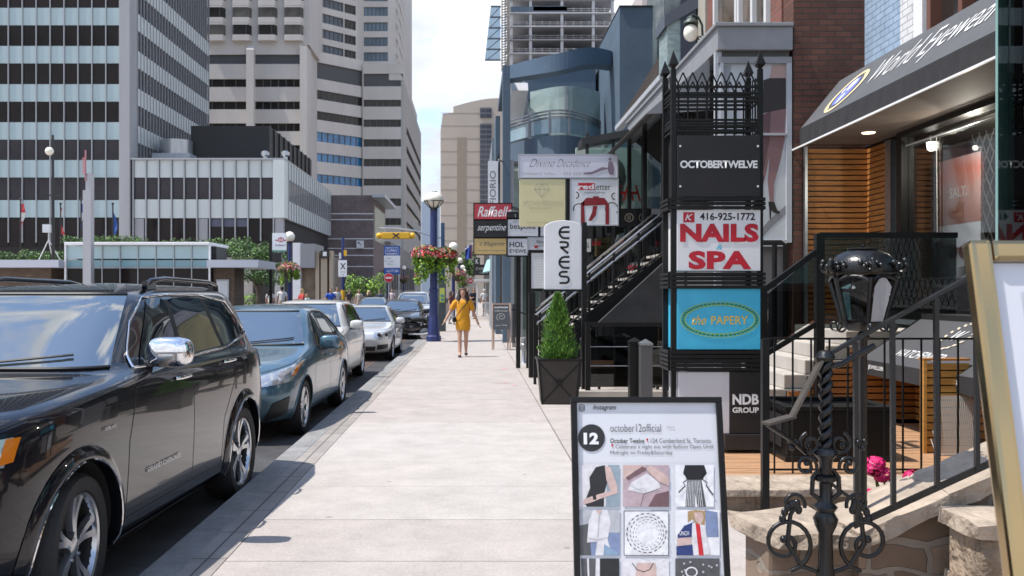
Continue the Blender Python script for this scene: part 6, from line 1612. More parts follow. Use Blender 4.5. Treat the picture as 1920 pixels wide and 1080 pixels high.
# upper storeys set back
UX=gx1
m=MB();m.box(UX,9,13.42,13.9,zz(45),12);m.build('brick_pier',REDBR,t)
m=MB();m.box(UX+.02,9,13.9,17.0,zz(45),12);m.build('upper_wall',mat('brown_brick_room',(.09,.05,.04),.8),t)
WF=mat('white_window_frame',(.62,.62,.62),.45)
ub=lambda px:UX*FPX/(px-VX)
m=MB();m.box(UX,UX+.02,13.9,17.0,zz(45),12);m.build('upper_window',mat('amber_reflecting_glass',(.10,.075,.055),.08,spec=.8,var=.7,vscale=1.2),t)
for y in(13.92,14.6,15.35,15.5,16.9):
 m=MB();m.box(UX-.07,UX+.06,y,y+.11,zz(45),12);m.build('window_frame',WF,t)
for z in(zz(45)+.02,zz(45)+1.9):
 m=MB();m.box(UX-.06,UX+.05,13.9,17.0,z,z+.1);m.build('window_frame',WF,t)
m=MB();m.box(UX-.02,9,17.0,17.6,zz(45),12);m.build('brick_pier',REDBR,t)
m=MB();m.box(UX-.06,9,17.6,20.5,zz(45),12);m.build('rendered_wall',mat('beige_render',(.36,.34,.29),.85,var=.08),t)
t=thing('wall_lamp','green iron swan neck lamp with a frosted globe above the grey bay','wall lamp',(xx(1310,17.2),17.2,5))
LYW=17.2;q_=lambda a,b:Vector((xx(a,LYW),LYW-.05,zx(b,LYW)))
m=MB();m.tube([q_(1316,68),q_(1315,48),q_(1308,34),q_(1298,30),q_(1289,35),q_(1287,46)],.022,7);m.tube([p for p in spiral(q_(1296,44),.01,.06,0,420,XA,ZA,18)],.013,6);m.tube(spiral(q_(1312,72),.01,.07,0,420,XA,ZA,18),.013,6);m.build('bracket',mat('verdigris_iron',(.05,.07,.06),.5,.3),t,smooth=50)
m=MB();m.lathe([(.02,.30),(.05,.26),(.13,.20),(.14,.16)],c=q_(1294,62),n=16);m.build('cap',mat('verdigris_cap',(.06,.08,.07),.5,.3),t,smooth=50)
m=MB();m.ball(q_(1294,63),(.135,.135,.16),16,10);m.build('globe',GLOBE,t,smooth=60)
# --- conservatory building with brown ribbed glass roof
t=thing('conservatory_shop','dark framed glass shop with a brown ribbed sloping roof and sale signs','shop',(3,21,0))
CY0,CY1=20.6,26.0
sx=xx(1195,CY0);cz=lambda py:zx(py,CY0)
BRN=mat('brown_rib_metal',(.085,.062,.048),.5,var=.2)
m=MB();m.box(xx(1100,CY0),sx+.1,CY0-.02,CY0+4,cz(268),cz(262))if False else None
# front eave, sloping gently
m.hexa([at(1088,275,CY0-.3),at(1196,243,CY0-.3),at(1196,243,CY0+5)*1.0,at(1088,275,CY0+5)]if False else[Vector((xx(1088,CY0),CY0-.3,cz(276))),Vector((sx+.9,CY0-.3,cz(240))),Vector((sx+.9,CY0+.5,cz(240))),Vector((xx(1088,CY0),CY0+.5,cz(276)))],[Vector((xx(1088,CY0),CY0-.3,cz(263))),Vector((sx+.9,CY0-.3,cz(229))),Vector((sx+.9,CY0+.5,cz(229))),Vector((xx(1088,CY0),CY0+.5,cz(263)))]);m.build('eave',DARK,t)
m=MB();m.box(xx(1102,CY0),sx+.3,CY0,CY0+.02,cz(395),cz(258));m.build('upper_glass',GLASS,t)
m=MB();m.box(xx(1102,CY0),sx+.3,CY0+2.4,CY0+2.5,.8,cz(245));m.build('back_wall',mat('pale_green_wall',(.42,.47,.41),.8,var=.15,vscale=.8),t)
m=MB();m.ball((xx(1185,CY0),CY0+2.3,cz(322)),(.28,.05,.62),18,10);m.build('arched_mirror',mat('mirror_grey',(.16,.18,.16),.1,.6),t,smooth=60)
for px in(1101,1150,1194):
 m=MB();m.box(xx(px,CY0)-.03,xx(px,CY0)+.03,CY0-.04,CY0+.06,0,cz(250));m.build('mullion',GREYB if px==1194 else DARK,t)
m=MB();m.box(xx(1100,CY0),sx+.3,CY0-.06,CY0+.1,cz(402),cz(392));m.build('transom',GREYL,t)
# ribbed roof slope, facing the street
ex0,ez0,ex1,ez1=4.06,6.25,5.36,8.35
m=MB();m.hexa([(ex0,18.9,ez0),(ex0+.03,18.9,ez0),(ex0+.03,CY1,ez0),(ex0,CY1,ez0)],[(ex1,18.9,ez1),(ex1+.03,18.9,ez1),(ex1+.03,CY1,ez1),(ex1,CY1,ez1)]);m.build('roof_slope',mat('brown_roof_glass',(.05,.04,.035),.25),t)
m=MB()
for k in range(26):
 y=18.95+k*(CY1-19)/25;m.bar((ex0-.03,y,ez0),(ex1-.03,y,ez1),.09,.07)
m.build('roof_ribs',BRN,t)['kind']='stuff'
m=MB();m.box(ex0-.1,ex0+.1,18.9,CY1,ez0-.12,ez0);m.build('gutter',GREYL,t)
# upper glazed storeys behind: black frames and a slatted glass bay
m=MB();m.box(ex1+.1,9,18.9,CY1,ez1-1.5,14);m.build('upper_block',mat('dark_upper_block',(.05,.055,.065),.5,var=.2),t)
for k in range(5):
 y=19.2+k*2.0;m=MB();m.box(ex1+.02,ex1+.1,y,y+1.6,ez1-.6,ez1+2.6);m.build('upper_window',mat('upper_green_glass',(.12,.15,.15),.08,spec=.8,var=.6,vscale=.6),t)
m=MB();m.box(ex1-.05,ex1+.12,18.9,CY1,ez1-.75,ez1-.6);m.build('ledge',GREYL,t)
t2_=t
SBY=18.2
bay0,bay1=xx(1251,SBY),xx(1276,SBY)
m=MB();m.box(bay0,bay1+.2,SBY,SBY+.8,zx(130,SBY),zx(30,SBY));m.build('louvred_bay',mat('louvre_glass',(.28,.36,.36),.2,var=.3,vscale=4,stretch=(1,1,4)),t)
m=MB();m.hexa([(bay0-.06,SBY-.05,zx(52,SBY)),(bay1+.35,SBY-.05,zx(15,SBY)),(bay1+.35,SBY+.9,zx(15,SBY)),(bay0-.06,SBY+.9,zx(52,SBY))],[(bay0-.06,SBY-.05,zx(30,SBY)),(bay1+.35,SBY-.05,zx(-12,SBY)),(bay1+.35,SBY+.9,zx(-12,SBY)),(bay0-.06,SBY+.9,zx(30,SBY))]);m.build('sloping_band',mat('blue_grey_metal',(.09,.105,.135),.5),t)
m=MB();m.box(bay1,bay1+.3,SBY-.03,SBY+.9,zx(135,SBY),zx(0,SBY));m.build('bay_post',mat('dark_navy_metal',(.035,.045,.07),.5),t)
m=MB();m.box(bay0-.05,bay1+.3,SBY+.05,SBY+.9,zx(30,SBY),13);m.build('upper_glass',mat('upper_pale_glass',(.16,.19,.2),.08,spec=.8,var=.5),t)
# lower shopfront behind the stair: dark glass, goods, signs
m=MB();m.box(1.6,sx+.5,CY0+.05,CY0+.07,.2,cz(402));m.build('lower_glass',GLASSD,t)
m=MB();m.box(1.6,5,CY0+1.8,CY0+1.9,0,cz(402));m.build('lower_back_wall',mat('lower_interior',(.06,.055,.05),.8,var=.5,vscale=1.2),t)
SX2=xx(1250,18.0)
m=MB();m.box(SX2-.05,SX2+1.4,17.98,18.0,1.0,zx(395,18));m.build('shop_window',GLASS,t)
m=MB();m.box(SX2-.05,SX2+1.4,18.9,19,1.0,5);m.build('shop_back_wall',mat('teal_interior',(.12,.17,.16),.8,var=.5,vscale=1.5),t)
def pane_sign(nm,lab,cat,c,w,h,bg,txts,Y,fr=None,U=XA,d=.05,grp=None):
 """flat sign: panel, frame, and lettering lines (text, fx, fy, fw, fh, material, kw) in fractions of the panel"""
 c=Vector(c);t=thing(nm,lab,cat,(c.x,c.y,c.z-h/2),grp)
 m=MB();m.box(c.x-w/2,c.x+w/2,c.y,c.y+d,c.z-h/2,c.z+h/2);p=m.build('panel',bg,t,bevel=.004)
 if fr:
  b=fr[1]
  for a in((-w/2-b,w/2+b,h/2,h/2+b),(-w/2-b,w/2+b,-h/2-b,-h/2),(-w/2-b,-w/2,-h/2,h/2),(w/2,w/2+b,-h/2,h/2)):
   m=MB();m.box(c.x+a[0],c.x+a[1],c.y-.01,c.y+d+.01,c.z+a[2],c.z+a[3]);m.build('frame',fr[0],t)
 for tx in txts:
  s,fx,fy,fw,fh,mt=tx[:6];kw=tx[6]if len(tx)>6 else{}
  write(p,s,(c.x+(fx-.5)*w,c.y,c.z+(.5-fy)*h),fw*w,fh*h if fh else None,mt,off=.004,**kw)
 return t,p
def signpx(nm,lab,px0,px1,py0,py1,Y,bg,txts,fr=None,d=.05,cat='sign',grp=None):
 a,b=at(px0,py1,Y),at(px1,py0,Y)
 return pane_sign(nm,lab,cat,(a+b)/2,b.x-a.x,b.z-a.z,bg,txts,Y,fr,d=d,grp=grp)
BLKP=mat('black_sign_face',(.014,.013,.014),.4)
PALE=mat('pale_sign_face',(.66,.67,.70),.35,var=.03)
MAUV=mat('mauve_print',(.24,.18,.24),.5)
# big stack of shop signs on black posts
PY_=16.8
t,p=signpx('shop_sign','wide white sign with handwritten letters and a reclining figure, topmost of the big stack',974,1157,291,332,PY_,mat('lilac_white_face',(.68,.67,.74),.35),[('Divine',.23,.36,.26,.36,INKG,dict(shear=.55,bold=-.02)),('Decadence',.555,.36,.34,.36,INKG,dict(shear=.55,bold=-.02)),('Cumberland St  1st Floor',.20,.84,.34,.13,INKP,{}),('416 324-9759',.60,.84,.30,.15,INKP,{})],(GREYL,.02))
m=MB();c=at(1140,312,PY_);fl=lambda pts:flat(m,[(a/FPX*PY_,-b/FPX*PY_)for a,b in pts],c,XA,ZA,.005)
fl([(0,-14),(4,-17),(7,-13),(4,-9)]);fl([(1,-9),(8,-9),(11,4),(10,15),(3,16),(-1,6)]);fl([(2,4),(-12,8),(-30,15),(-46,15),(-44,12),(-30,10),(-10,1)]);m.build('reclining_figure',MAUV,p)
t,p=signpx('shop_sign','pale yellow jewellery sign with a faded diamond, below the handwritten sign',974,1060,336,425,PY_,CREAM,[('JAYAHERIAN',.5,.50,.86,.10,mat('faded_print',(.56,.52,.32),.6),dict(bold=.02)),('JEWELLERY',.46,.62,.50,.06,mat('faded_print_b',(.50,.47,.30),.6),{}),('WWW.JAVAHERIAN.NET',.5,.92,.72,.05,mat('faded_print_c',(.50,.47,.30),.6),{})])
m=MB();c=at(1016,352,PY_);k_=PY_/FPX
for pts in([(-14,-3),(-9,7),(9,7),(14,-3),(0,-18),(-14,-3)],[(-14,-3),(14,-3)],[(-6,-3),(0,-18),(6,-3),(0,7),(-6,-3)]):stroke(m,[(a*k_,b*k_)for a,b in pts],.012,c)
m.build('diamond_print',mat('faded_print_d',(.48,.46,.32),.6),p)
t,p=signpx('shop_sign','white sign with a big red ribbon bow, next to the yellow one',1071,1158,337,421,PY_,WHITEP,[('Letter',.66,.16,.38,.13,INK,{}),('inspired | gifting',.5,.29,.44,.05,INKG,{})],(GREYL,.02))
m=MB();a,b=at(1084,356,PY_),at(1115,343,PY_);m.box(a.x,b.x,a.y-.006,a.y-.002,a.z,b.z);m.build('red_patch',RED,p)
write(p,'red',at(1099,350,PY_-.008),.28,.095,WHITE,bold=.03)
m=MB();c=at(1115,390,PY_);f2=lambda pts,o=.005:flat(m,[(a*k_,-b*k_)for a,b in pts],c,XA,ZA,o)
f2([(-24,-10),(-16,-19),(18,-19),(25,-10),(22,-6),(-22,-4)]);f2([(-26,-10),(-20,-12),(-18,32),(-26,32)]);f2([(20,-8),(27,-8),(27,32),(20,32)]);f2([(-3,-4),(5,-4),(2,14),(-6,24),(-12,24),(-5,8)]);f2([(-3,-22),(8,-22),(9,-6),(-4,-6)],.007);m.build('ribbon_print',mat('ribbon_red',(.26,.012,.02),.4),p)
m=MB()
for pts in(arcpts(-30,-2,10,-60,200),arcpts(32,-2,12,-40,220),arcpts(-36,24,6,-80,80),arcpts(38,22,6,90,270)):stroke(m,[(a*k_,b*k_)for a,b in pts],.018,c)
m.build('curl_print',INK,p)
t=thing('sign_posts','black steel post frame that carries the big stack of signs','sign frame',(xx(1066,16.9),16.9,0))
for px in(1065.5,1160):
 m=MB();m.box(xx(px,16.9)-.035,xx(px,16.9)+.035,16.86,16.93,0 if px<1100 else zx(425,16.9),zx(336,16.9));m.build('post',BLACK,t)
m=MB();m.box(xx(978,16.9),xx(1160,16.9),16.87,16.92,zx(335.2,16.9),zx(333.2,16.9));m.build('cross_bar',BLACK,t)
# the nearer white curved sign
EY=14.6
t=thing('curved_sign','tall white sign with a curved top and black rounded letters reading upwards','sign',(xx(1057,EY),EY,1.6))
m=MB();a,b=at(1021,543,EY),at(1091,425,EY);cxm=(a.x+b.x)/2;hwid=(b.x-a.x)/2
pts=[Vector((a.x,EY,a.z)),Vector((b.x,EY,a.z))]+[Vector((cxm+hwid*cos(R(8+164*k/14))/cos(R(8)),EY,b.z+(zx(413,EY)-b.z)*sin(R(180*k/14))))for k in range(15)]
m.prism(pts,(0,.16,0));p=m.build('face',WHITEP,t,recalc=True,bevel=.01)
m=MB();m.box(a.x-.02,b.x+.03,EY-.02,EY+.2,a.z-.03,a.z);m.build('bottom_rail',BLACK,t)
m=MB();m.box(b.x+.002,b.x+.075,EY-.03,EY+.12,0,zx(417,EY));m.build('post',BLACK,t)
m=MB();c=at(1057,478,EY);k_=EY/FPX;w_=.034
def es(pts):stroke(m,[(x*k_,y*k_)for x,y in pts],w_,c,XA,ZA,.005)
# letters turned a quarter: E R E S read from the bottom up the sign, tops to the left
zp=lambda a,b:((a-350)/7.45,-(b-544)/7.45)
zq=lambda cx,cy,r,a0,a1,ry,n=10:[zp(cx+r*cos(R(a0+(a1-a0)*i/n)),cy-ry*sin(R(a0+(a1-a0)*i/n)))for i in range(n+1)]
for o in(0,415):es([zp(430,157+o)]+zq(370,234+o,80,90,270,77,14)+[zp(430,311+o)]);es([zp(292,225+o),zp(430,225+o)])
es([zp(290,366)]+zq(372,402,37,90,-90,36)+[zp(300,438)]);es([zp(306,436),zp(412,522)])
es([zp(402,780)]+zq(338,815,46,90,235,35,8)+zq(375,890,46,55,-90,46,8)+[zp(290,936)])
m.build('lettering',INK,p)
# row of small signs and a menu case
MY=19.5
signpx('shop_sign','white sign with serif black lettering in the small cluster, topmost of its column',952,1009,411,443,MY,PALE,[('bespoke',.50,.46,.84,.42,INK,dict(bold=.01)),('the',.25,.14,.14,.18,INKP),('bespoke tailors',.72,.78,.38,.08,INKP)],(BLACK,.025))
signpx('shop_sign','small white sign of which only one letter shows behind the curved sign',1013,1040,408,443,MY,PALE,[('G',.25,.32,.34,.26,INK)],(BLACK,.02))
signpx('shop_sign','white sign with two lines of plain black capitals, underneath the serif lettered one',952,989,447,479,MY,PALE,[('HOL',.46,.36,.74,.32,INK,dict(bold=.015)),('EYEWE',.52,.74,.84,.20,INK,dict(bold=.015))],(BLACK,.03))
t,p=signpx('shop_sign','white sign with small script and a tiny red mark, beside the two line one',991,1030,446,472,MY-.1,PALE,[('Pilates',.60,.28,.50,.22,INKG,dict(shear=.4)),('French Sole',.55,.55,.70,.17,INKG,dict(shear=.4))],(GREYL,.015))
m=MB();a=at(1002,463,MY-.12);m.box(a.x,a.x+.07,a.y,a.y+.004,a.z-.02,a.z+.03);m.build('red_mark',RED,p)
t,p=signpx('menu_case','tall menu case with a white printed sheet in a black frame',996,1030,474,541,MY-.4,WHITEP,[],(BLACK,.06),cat='menu board')
for k in range(12):write(p,['Lunch menu','salads and soups','daily special','house pasta'][k%4],at(1012,480+k*5,MY-.4),.16+.05*(k%3),.018,INKP,off=.004)
signpx('shop_sign','small black sign cap above the serif lettered one',952,971,399,409,MY,BLKP,[('t',.75,.5,.1,.6,WHITE)],(BLACK,.02))
signpx('shop_sign','small pale sign with half a letter hidden by the curved sign post',1097,1108,448,472,17.5,PALE,[('S',.4,.5,.5,.4,INK)])
t=thing('sign_pole','black post under the small cluster of signs','post',(xx(991,MY),MY,0))
for px in(949.5,991,972):
 if px==949.5:continue
 m=MB();m.box(xx(px,MY)-.045,xx(px,MY)+.045,MY+.06,MY+.15,0,zx(400 if px>980 else 447,MY));m.build('post',BLACK,t)
RY_=21.5
RS=mat('coral_red_face',(.58,.055,.075),.4,var=.08)
t,p=signpx('shop_sign','red sign with a big white script, topmost of three over the pavement',889,959,382,411,RY_,RS,[('Raffaello',.56,.50,.94,.68,WHITE,dict(shear=.35,bold=.01))],(BLACK,.02))
signpx('shop_sign','black sign with jagged white script, middle of three over the pavement',889,950,413,445,RY_,BLKP,[('serpentine',.54,.48,.88,.50,WHITE,dict(shear=.5))],(BLACK,.02))
signpx('shop_sign','mustard sign with dark script, lowest of three over the pavement',889,950,447,477,RY_,mat('mustard_face',(.60,.43,.17),.4),[("L'Elegante",.55,.36,.78,.32,INKG,dict(shear=.5)),('Exquisite Consignment',.54,.76,.86,.12,INKG,{})],(BLACK,.02))
t=thing('hanging_sign_frame','black bracket frame that holds the three signs over the pavement','sign frame',(xx(950,RY_),RY_,2.4))
m=MB();m.box(xx(949.6,RY_),xx(952,RY_),RY_+.062,RY_+.13,zx(480,RY_),zx(380,RY_));m.bar((xx(951,RY_),RY_+.1,zx(385,RY_)),(1.5,RY_+2.4,zx(385,RY_)),.06);m.build('bracket',BLACK,t)
# --- blue grey building
BY=29.5
t=thing('blue_building','blue grey building with a wavy beam over a curved glass balcony','building',(2.5,BY+4,0))
bx=lambda px:xx(px,BY);bz=lambda py:zx(py,BY)
m=MB();m.box(bx(943),bx(957),BY,BY+.6,0,bz(123));m.build('column',BLUEB,t)
m=MB();m.box(bx(938),bx(948),BY+6,BY+9,0,bz(150));m.box(bx(943),bx(957),BY+.6,BY+6,bz(140),bz(124));m.build('side_frame',BLUEB,t)
m=MB();m.box(bx(1147),bx(1207),BY-1.6,BY+6,0,bz(42));m.build('tower_block',BLUEB,t)
m=MB();m.box(bx(1146),bx(1208),BY-1.65,BY+6.05,bz(42),bz(40));m.build('coping',DARK,t)
m=MB();m.box(bx(995),bx(1140),BY+3.0,BY+9,bz(150),bz(76));m.build('upper_box',BLUEB,t)
m=MB();m.box(bx(994),bx(1141),BY+2.95,BY+9.05,bz(76),bz(74));m.build('coping',DARK,t)
# wavy beam: top and bottom edges rise to the right in an S
def wav(u):return 125-27*(1/(1+math.exp(-(u-.62)*9)))+4*sin(u*pi)*-1
m=MB();N=24;up_,lo_=[],[]
for i in range(N+1):
 u=i/N;px=956+190*u;y=BY-.2-.9*sin(pi*u)
 up_.append(Vector((bx(px),y,bz(wav(u)))));lo_.append(Vector((bx(px),y,bz(wav(u)+25+7*sin(pi*u*.9)))))
for i in range(N):
 a,b,c,d=lo_[i],lo_[i+1],up_[i+1],up_[i];bk=Vector((0,.7,0))
 m.hexa([a,b,b+bk,a+bk],[d,c,c+bk,d+bk])
m.build('wavy_beam',mat('blue_beam',(.075,.125,.185),.6,var=.12,vscale=1),t)
def bow(u,r=1.5):return BY+1.6-r*sin(pi*u)
def curved(mb,px0,px1,z0,z1,r,th=.04,n=16,yo=0):
 for i in range(n):
  u0,u1=i/n,(i+1)/n;x0,x1=bx(px0+(px1-px0)*u0),bx(px0+(px1-px0)*u1);y0,y1=bow(u0,r)+yo,bow(u1,r)+yo
  mb.hexa([(x0,y0,z0),(x1,y1,z0),(x1,y1+th,z0),(x0,y0+th,z0)],[(x0,y0,z1),(x1,y1,z1),(x1,y1+th,z1),(x0,y0+th,z1)])
m=MB();curved(m,1000,1138,bz(250),bz(152),.9);m.build('curved_window',mat('green_curved_glass',(.36,.46,.45),.08,spec=.9,var=.22,vscale=.7),t)  # opaque pale green: sky reflection and bright room put into the colour
m=MB();m.box(bx(985),bx(1140),BY+3.2,BY+3.3,bz(260),bz(148));m.build('room_back',mat('pale_room',(.48,.54,.52),.7,var=.25,vscale=.6),t)
for px,yo in((1002,.1),(1063,-.86),(1134,.1)):
 m=MB();m.box(bx(px),bx(px)+.06,BY+1.55+yo-.0,BY+1.62+yo,bz(250),bz(152));m.build('window_mullion',GREYL,t)
m=MB();curved(m,957,1140,bz(293),bz(256),1.9,.1);m.build('balcony_fascia',BLUEB,t)
m=MB();curved(m,957,1140,bz(290.5),bz(288.5),1.88,2.2);m.build('balcony_floor',GREYL,t)
m=MB();curved(m,960,1138,bz(251),bz(222),1.85,.02);m.build('balcony_glass',mat('blue_balcony_glass',(.24,.35,.41),.12,spec=.8,var=.15,vscale=1.5),t)
for z in(210,216,222):
 m=MB();P=[(bx(958+180*i/16),bow(i/16,1.85),bz(z))for i in range(17)];m.tube(P,.03,6);m.build('balcony_rail',STEEL,t)
for i in range(6):
 u=i/5;m=MB();m.box(bx(958+180*u)-.03,bx(958+180*u)+.03,bow(u,1.85)-.02,bow(u,1.85)+.04,bz(256),bz(209));m.build('baluster',GREYB,t)
for px in(965,972,980,988):
 m=MB();m.bar((bx(px),BY+.8,bz(152)),(bx(px-6),BY+2.6,bz(196)),.16,.3);m.build('awning_fin',WHITE,t)
m=MB();m.box(bx(957),bx(1000),BY+2.8,BY+2.9,bz(258),bz(150));m.build('side_wall',mat('side_dark_wall',(.16,.17,.18),.7,var=.3),t)
m=MB();m.box(bx(957),bx(1150),BY+1.7,BY+1.76,.2,bz(293));m.build('ground_glass',GLASS,t)
m=MB();m.box(bx(957),bx(1150),BY+3.6,BY+3.7,0,bz(293));m.build('ground_back',mat('ground_room',(.17,.19,.18),.8,var=.4,vscale=.7),t)
m=MB();m.box(bx(957),bx(964),BY+.02,BY+.3,0,bz(300));m.box(bx(982),bx(985),BY+1.6,BY+1.75,0,bz(300));m.build('door_frame',GREYB,t)
write(t,'FIORIO',(bx(972),BY+1.68,bz(505)),.5,.32,mat('door_print',(.10,.11,.11),.5),off=.006)
m=MB();m.box(bx(933),bx(942.5),BY+9.2,BY+16,0,bz(170));m.build('far_wing',mat('far_wing_wall',(.20,.235,.27),.7,var=.2),t)
m=MB();m.hexa([(bx(926),BY+4,bz(296)),(bx(943),BY+4,bz(262)),(bx(943),BY+8,bz(262)),(bx(926),BY+8,bz(296))],[(bx(926),BY+4,bz(292)),(bx(943),BY+4,bz(250)),(bx(943),BY+8,bz(250)),(bx(926),BY+8,bz(292))]);m.build('canopy_wing',DARK,t)
t,p=signpx('hanging_banner','narrow white vertical banner with serif letters on the blue building column',915,934,302,388,BY-.6,PALE,[])
write(p,'FIORIO',at(924,352,BY-.6),1.05,.19,INKG,U=ZA,V=-XA,off=.004)
m=MB();m.bar((bx(934),BY-.55,bz(304)),(bx(945),BY+.1,bz(304)),.04);m.bar((bx(934),BY-.55,bz(386)),(bx(945),BY+.1,bz(386)),.04);m.build('bracket',STEEL,t)
# --- tower under construction
KY=190.0
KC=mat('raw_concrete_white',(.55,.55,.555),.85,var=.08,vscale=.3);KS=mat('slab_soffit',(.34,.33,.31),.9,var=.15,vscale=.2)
t=thing('construction_tower','concrete tower frame under construction with open floors and blue netting','tower',(xx(1050,KY),KY+10,0))
kx=lambda px:xx(px,KY);kz=lambda py:zx(py,KY)
m=MB();m.box(kx(955),kx(1153),KY,KY+22,kz(75.5),kz(73));sl_=m.build('slab',KC,t)
pit=kz(49.5)-kz(74.7)
repeat(sl_,[(0,0,pit*k)for k in range(-2,7)])
m=MB();m.box(kx(958),kx(1150),KY+8,KY+8.3,kz(130),kz(-90));m.build('core_wall',mat('dark_core',(.20,.19,.175),.9,var=.2,vscale=.15),t)  # core wall in a darker tone than the slabs and columns
for px in(959,995,1054,1113,1149):
 m=MB();m.box(kx(px-2.6),kx(px+2.6),KY+.3,KY+1.2,kz(130),kz(-90));m.build('column',KC,t)
m=MB();m.box(kx(957),kx(1150),KY+.1,KY+.2,kz(66.5),kz(65.8));m.box(kx(957),kx(1150),KY+.1,KY+.2,kz(70),kz(69.4))
for k in range(14):m.box(kx(958+14.6*k),kx(958.8+14.6*k),KY+.1,KY+.2,kz(74),kz(64))
gr=m.build('guard_rail',KC,t);repeat(gr,[(0,0,pit*k)for k in range(-1,6)])
m=MB();m.box(kx(957),kx(1063),KY+.05,KY+.12,kz(22),kz(12));m.box(kx(1000),kx(1063),KY+.05,KY+.12,kz(20),kz(11));m.build('blue_tarp',mat('blue_tarp',(.11,.15,.20),.7,var=.2),t)if False else m.build('blue_tarp',mat('blue_tarp',(.11,.15,.20),.7,var=.2),t)
m=MB()
for k in range(5):
 z0,z1=kz(115-20*k),kz(95.5-20*k);xo=909+k*2.2
 m.hexa([(kx(xo),KY-1,z0),(kx(938),KY-1,z0),(kx(938),KY-.8,z0),(kx(xo),KY-.8,z0)],[(kx(xo+2),KY-1,z1),(kx(938),KY-1,z1),(kx(938),KY-.8,z1),(kx(xo+2),KY-.8,z1)])
m.build('netting',glass_mat('blue_netting',(.50,.58,.66),1.2,.3),t)
m=MB()
for k in range(6):m.bar((kx(909+k*2.2),KY-1.05,kz(115-20*k)),(kx(939),KY-1.05,kz(115-20*k)),.28)
for k in range(5):m.bar((kx(912+k*2),KY-1.05,kz(115-20*k)),(kx(937),KY-1.05,kz(96-20*k)),.14)
m.build('netting_frame',mat('netting_frame',(.10,.12,.15),.6),t)
m=MB()
for px in(941,947,953):m.box(kx(px)-.12,kx(px)+.12,KY-.6,KY-.3,kz(135),kz(-60))
for k in range(34):m.bar((kx(941),KY-.5,kz(130-5*k)),(kx(953),KY-.5,kz(127-5*k)),.2)
m.build('hoist_mast',mat('hoist_steel',(.34,.31,.27),.6),t)
t=thing('red_brick_tower','distant red brick apartment tower with pale top floors behind the blue block','tower',(xx(1205,160),160,0))
m=MB();m.box(xx(1194,160),xx(1240,160),160,175,0,zx(19,160));m.build('wall',mat('far_red_brick',(.34,.16,.13),.85,var=.1),t)
m=MB();m.box(xx(1212,160),xx(1250,160),164,175,zx(19,160),zx(-40,160));m.build('penthouse',mat('pale_pink_wall',(.52,.48,.46),.85),t)
for z in(20,30,50):
 m=MB();m.box(xx(1193,160),xx(1241,160),159.8,160,zx(z+2,160),zx(z,160));m.build('band',KC,t)
# --- black steel stair
SYF=16.2
t=thing('steel_stair','black steel stair with pale treads climbing from the pavement to the raised shop','stairs',(2.2,SYF+.6,0))
q3=lambda a,b,y=SYF:Vector((xx(a,SYF),y,zx(b,SYF)))
s0,s1=q3(1030,650),q3(1262,470)
for y in(SYF,SYF+1.35):
 m=MB();m.bar(Vector((s0.x,y,s0.z-.1)),Vector((s1.x,y,s1.z-.1)),.05,.26);m.build('stringer',BLACK,t)
for k in range(12):
 p_=s0.lerp(s1,(k+.5)/12);m=MB();m.box(p_.x-.13,p_.x+.14,SYF+.03,SYF+1.32,p_.z-.02,p_.z+.02);m.build('tread',CONC,t)
m=MB();m.box(xx(1258,SYF),xx(1258,SYF)+1.2,SYF-.1,SYF+1.6,zx(472,SYF)-.08,zx(472,SYF));m.build('landing',CONC,t)
CHR=mat('bright_rail_steel',(.40,.38,.36),.25,.8)
for i,y in enumerate((SYF-.03,SYF+1.38)):
 for off,mm_ in((0,CHR),(9,BLACK),(17,CHR)):
  m=MB();m.tube([q3(1003,592+off,y),q3(1252,391+off,y)],.024,7);m.build('handrail',mm_,t)
 m=MB();m.tube([q3(1003,655,y),q3(1252,466,y)],.02,6);m.build('lower_rail',BLACK,t)
 for k in range(6):
  u=(k+.2)/5.4;a,b=q3(1003+249*u,592-201*u,y),q3(1003+249*u,672-205*u,y)
  m=MB();m.bar(a,b,.04);m.build('baluster',BLACK,t)
 m=MB()
 for k in range(26):
  u=(k+.5)/26;m.bar(q3(1003+249*u,610-201*u,y),q3(1003+249*u,658-190*u,y),.012)
 m.build('thin_bars',BLACK,t)['kind']='stuff'
for px in(1003,1016):
 m=MB();m.bar((xx(px,SYF-.03),SYF-.03+(px-1003)*.1,0),(xx(px,SYF),SYF-.03+(px-1003)*.1,zx(590,SYF)),.05);m.build('foot_post',BLACK,t)
m=MB();m.box(xx(992,17.4),xx(1004,17.4),17.4,17.6,0,zx(548,17.4));m.build('base_pillar',BLACK,t)
# things in the shop behind the stair
t=thing('round_logo_sign','square black sign with a pale ring emblem by the stair top','sign',(xx(1179,19.6),19.6,3))
a,b=at(1164,425,19.6),at(1195,391,19.6);m=MB();m.box(a.x,b.x,19.6,19.66,a.z,b.z);p=m.build('panel',BLKP,t)
m=MB();c=(a+b)/2;stroke(m,[(.085*cos(2*pi*k/24),.085*sin(2*pi*k/24))for k in range(25)],.018,c);stroke(m,[(-.02,-.05),(-.02,.05)],.016,c);stroke(m,[(.02,-.05),(.02,.05)],.016,c);m.build('ring_emblem',mat('pale_gold_print',(.55,.48,.36),.5),p)
m=MB();m.bar((b.x,19.63,b.z-.05),(b.x+.9,19.63,b.z-.05),.04);m.build('bracket',BLACK,t)
for i,(px,py,w)in enumerate(((1118,456,.20),(1170,452,.26))):
 o=thing('sale_sticker',['small red word sticker low on the shop glass','larger red word sticker on the shop glass beside the pale jacket'][i],'sticker',at(px,py,CY0-.02))
 write(o,'SALE',at(px,py,CY0+.03),w,.10,RED,bold=.03)
o=thing('red_script_sign','red script lettering on the upper shop glass','sign',at(1172,365,CY0))
write(o,'Ho',at(1172,362,CY0-.02),.42,.36,mat('red_letter',(.55,.03,.03),.4),shear=.45,bold=.02)
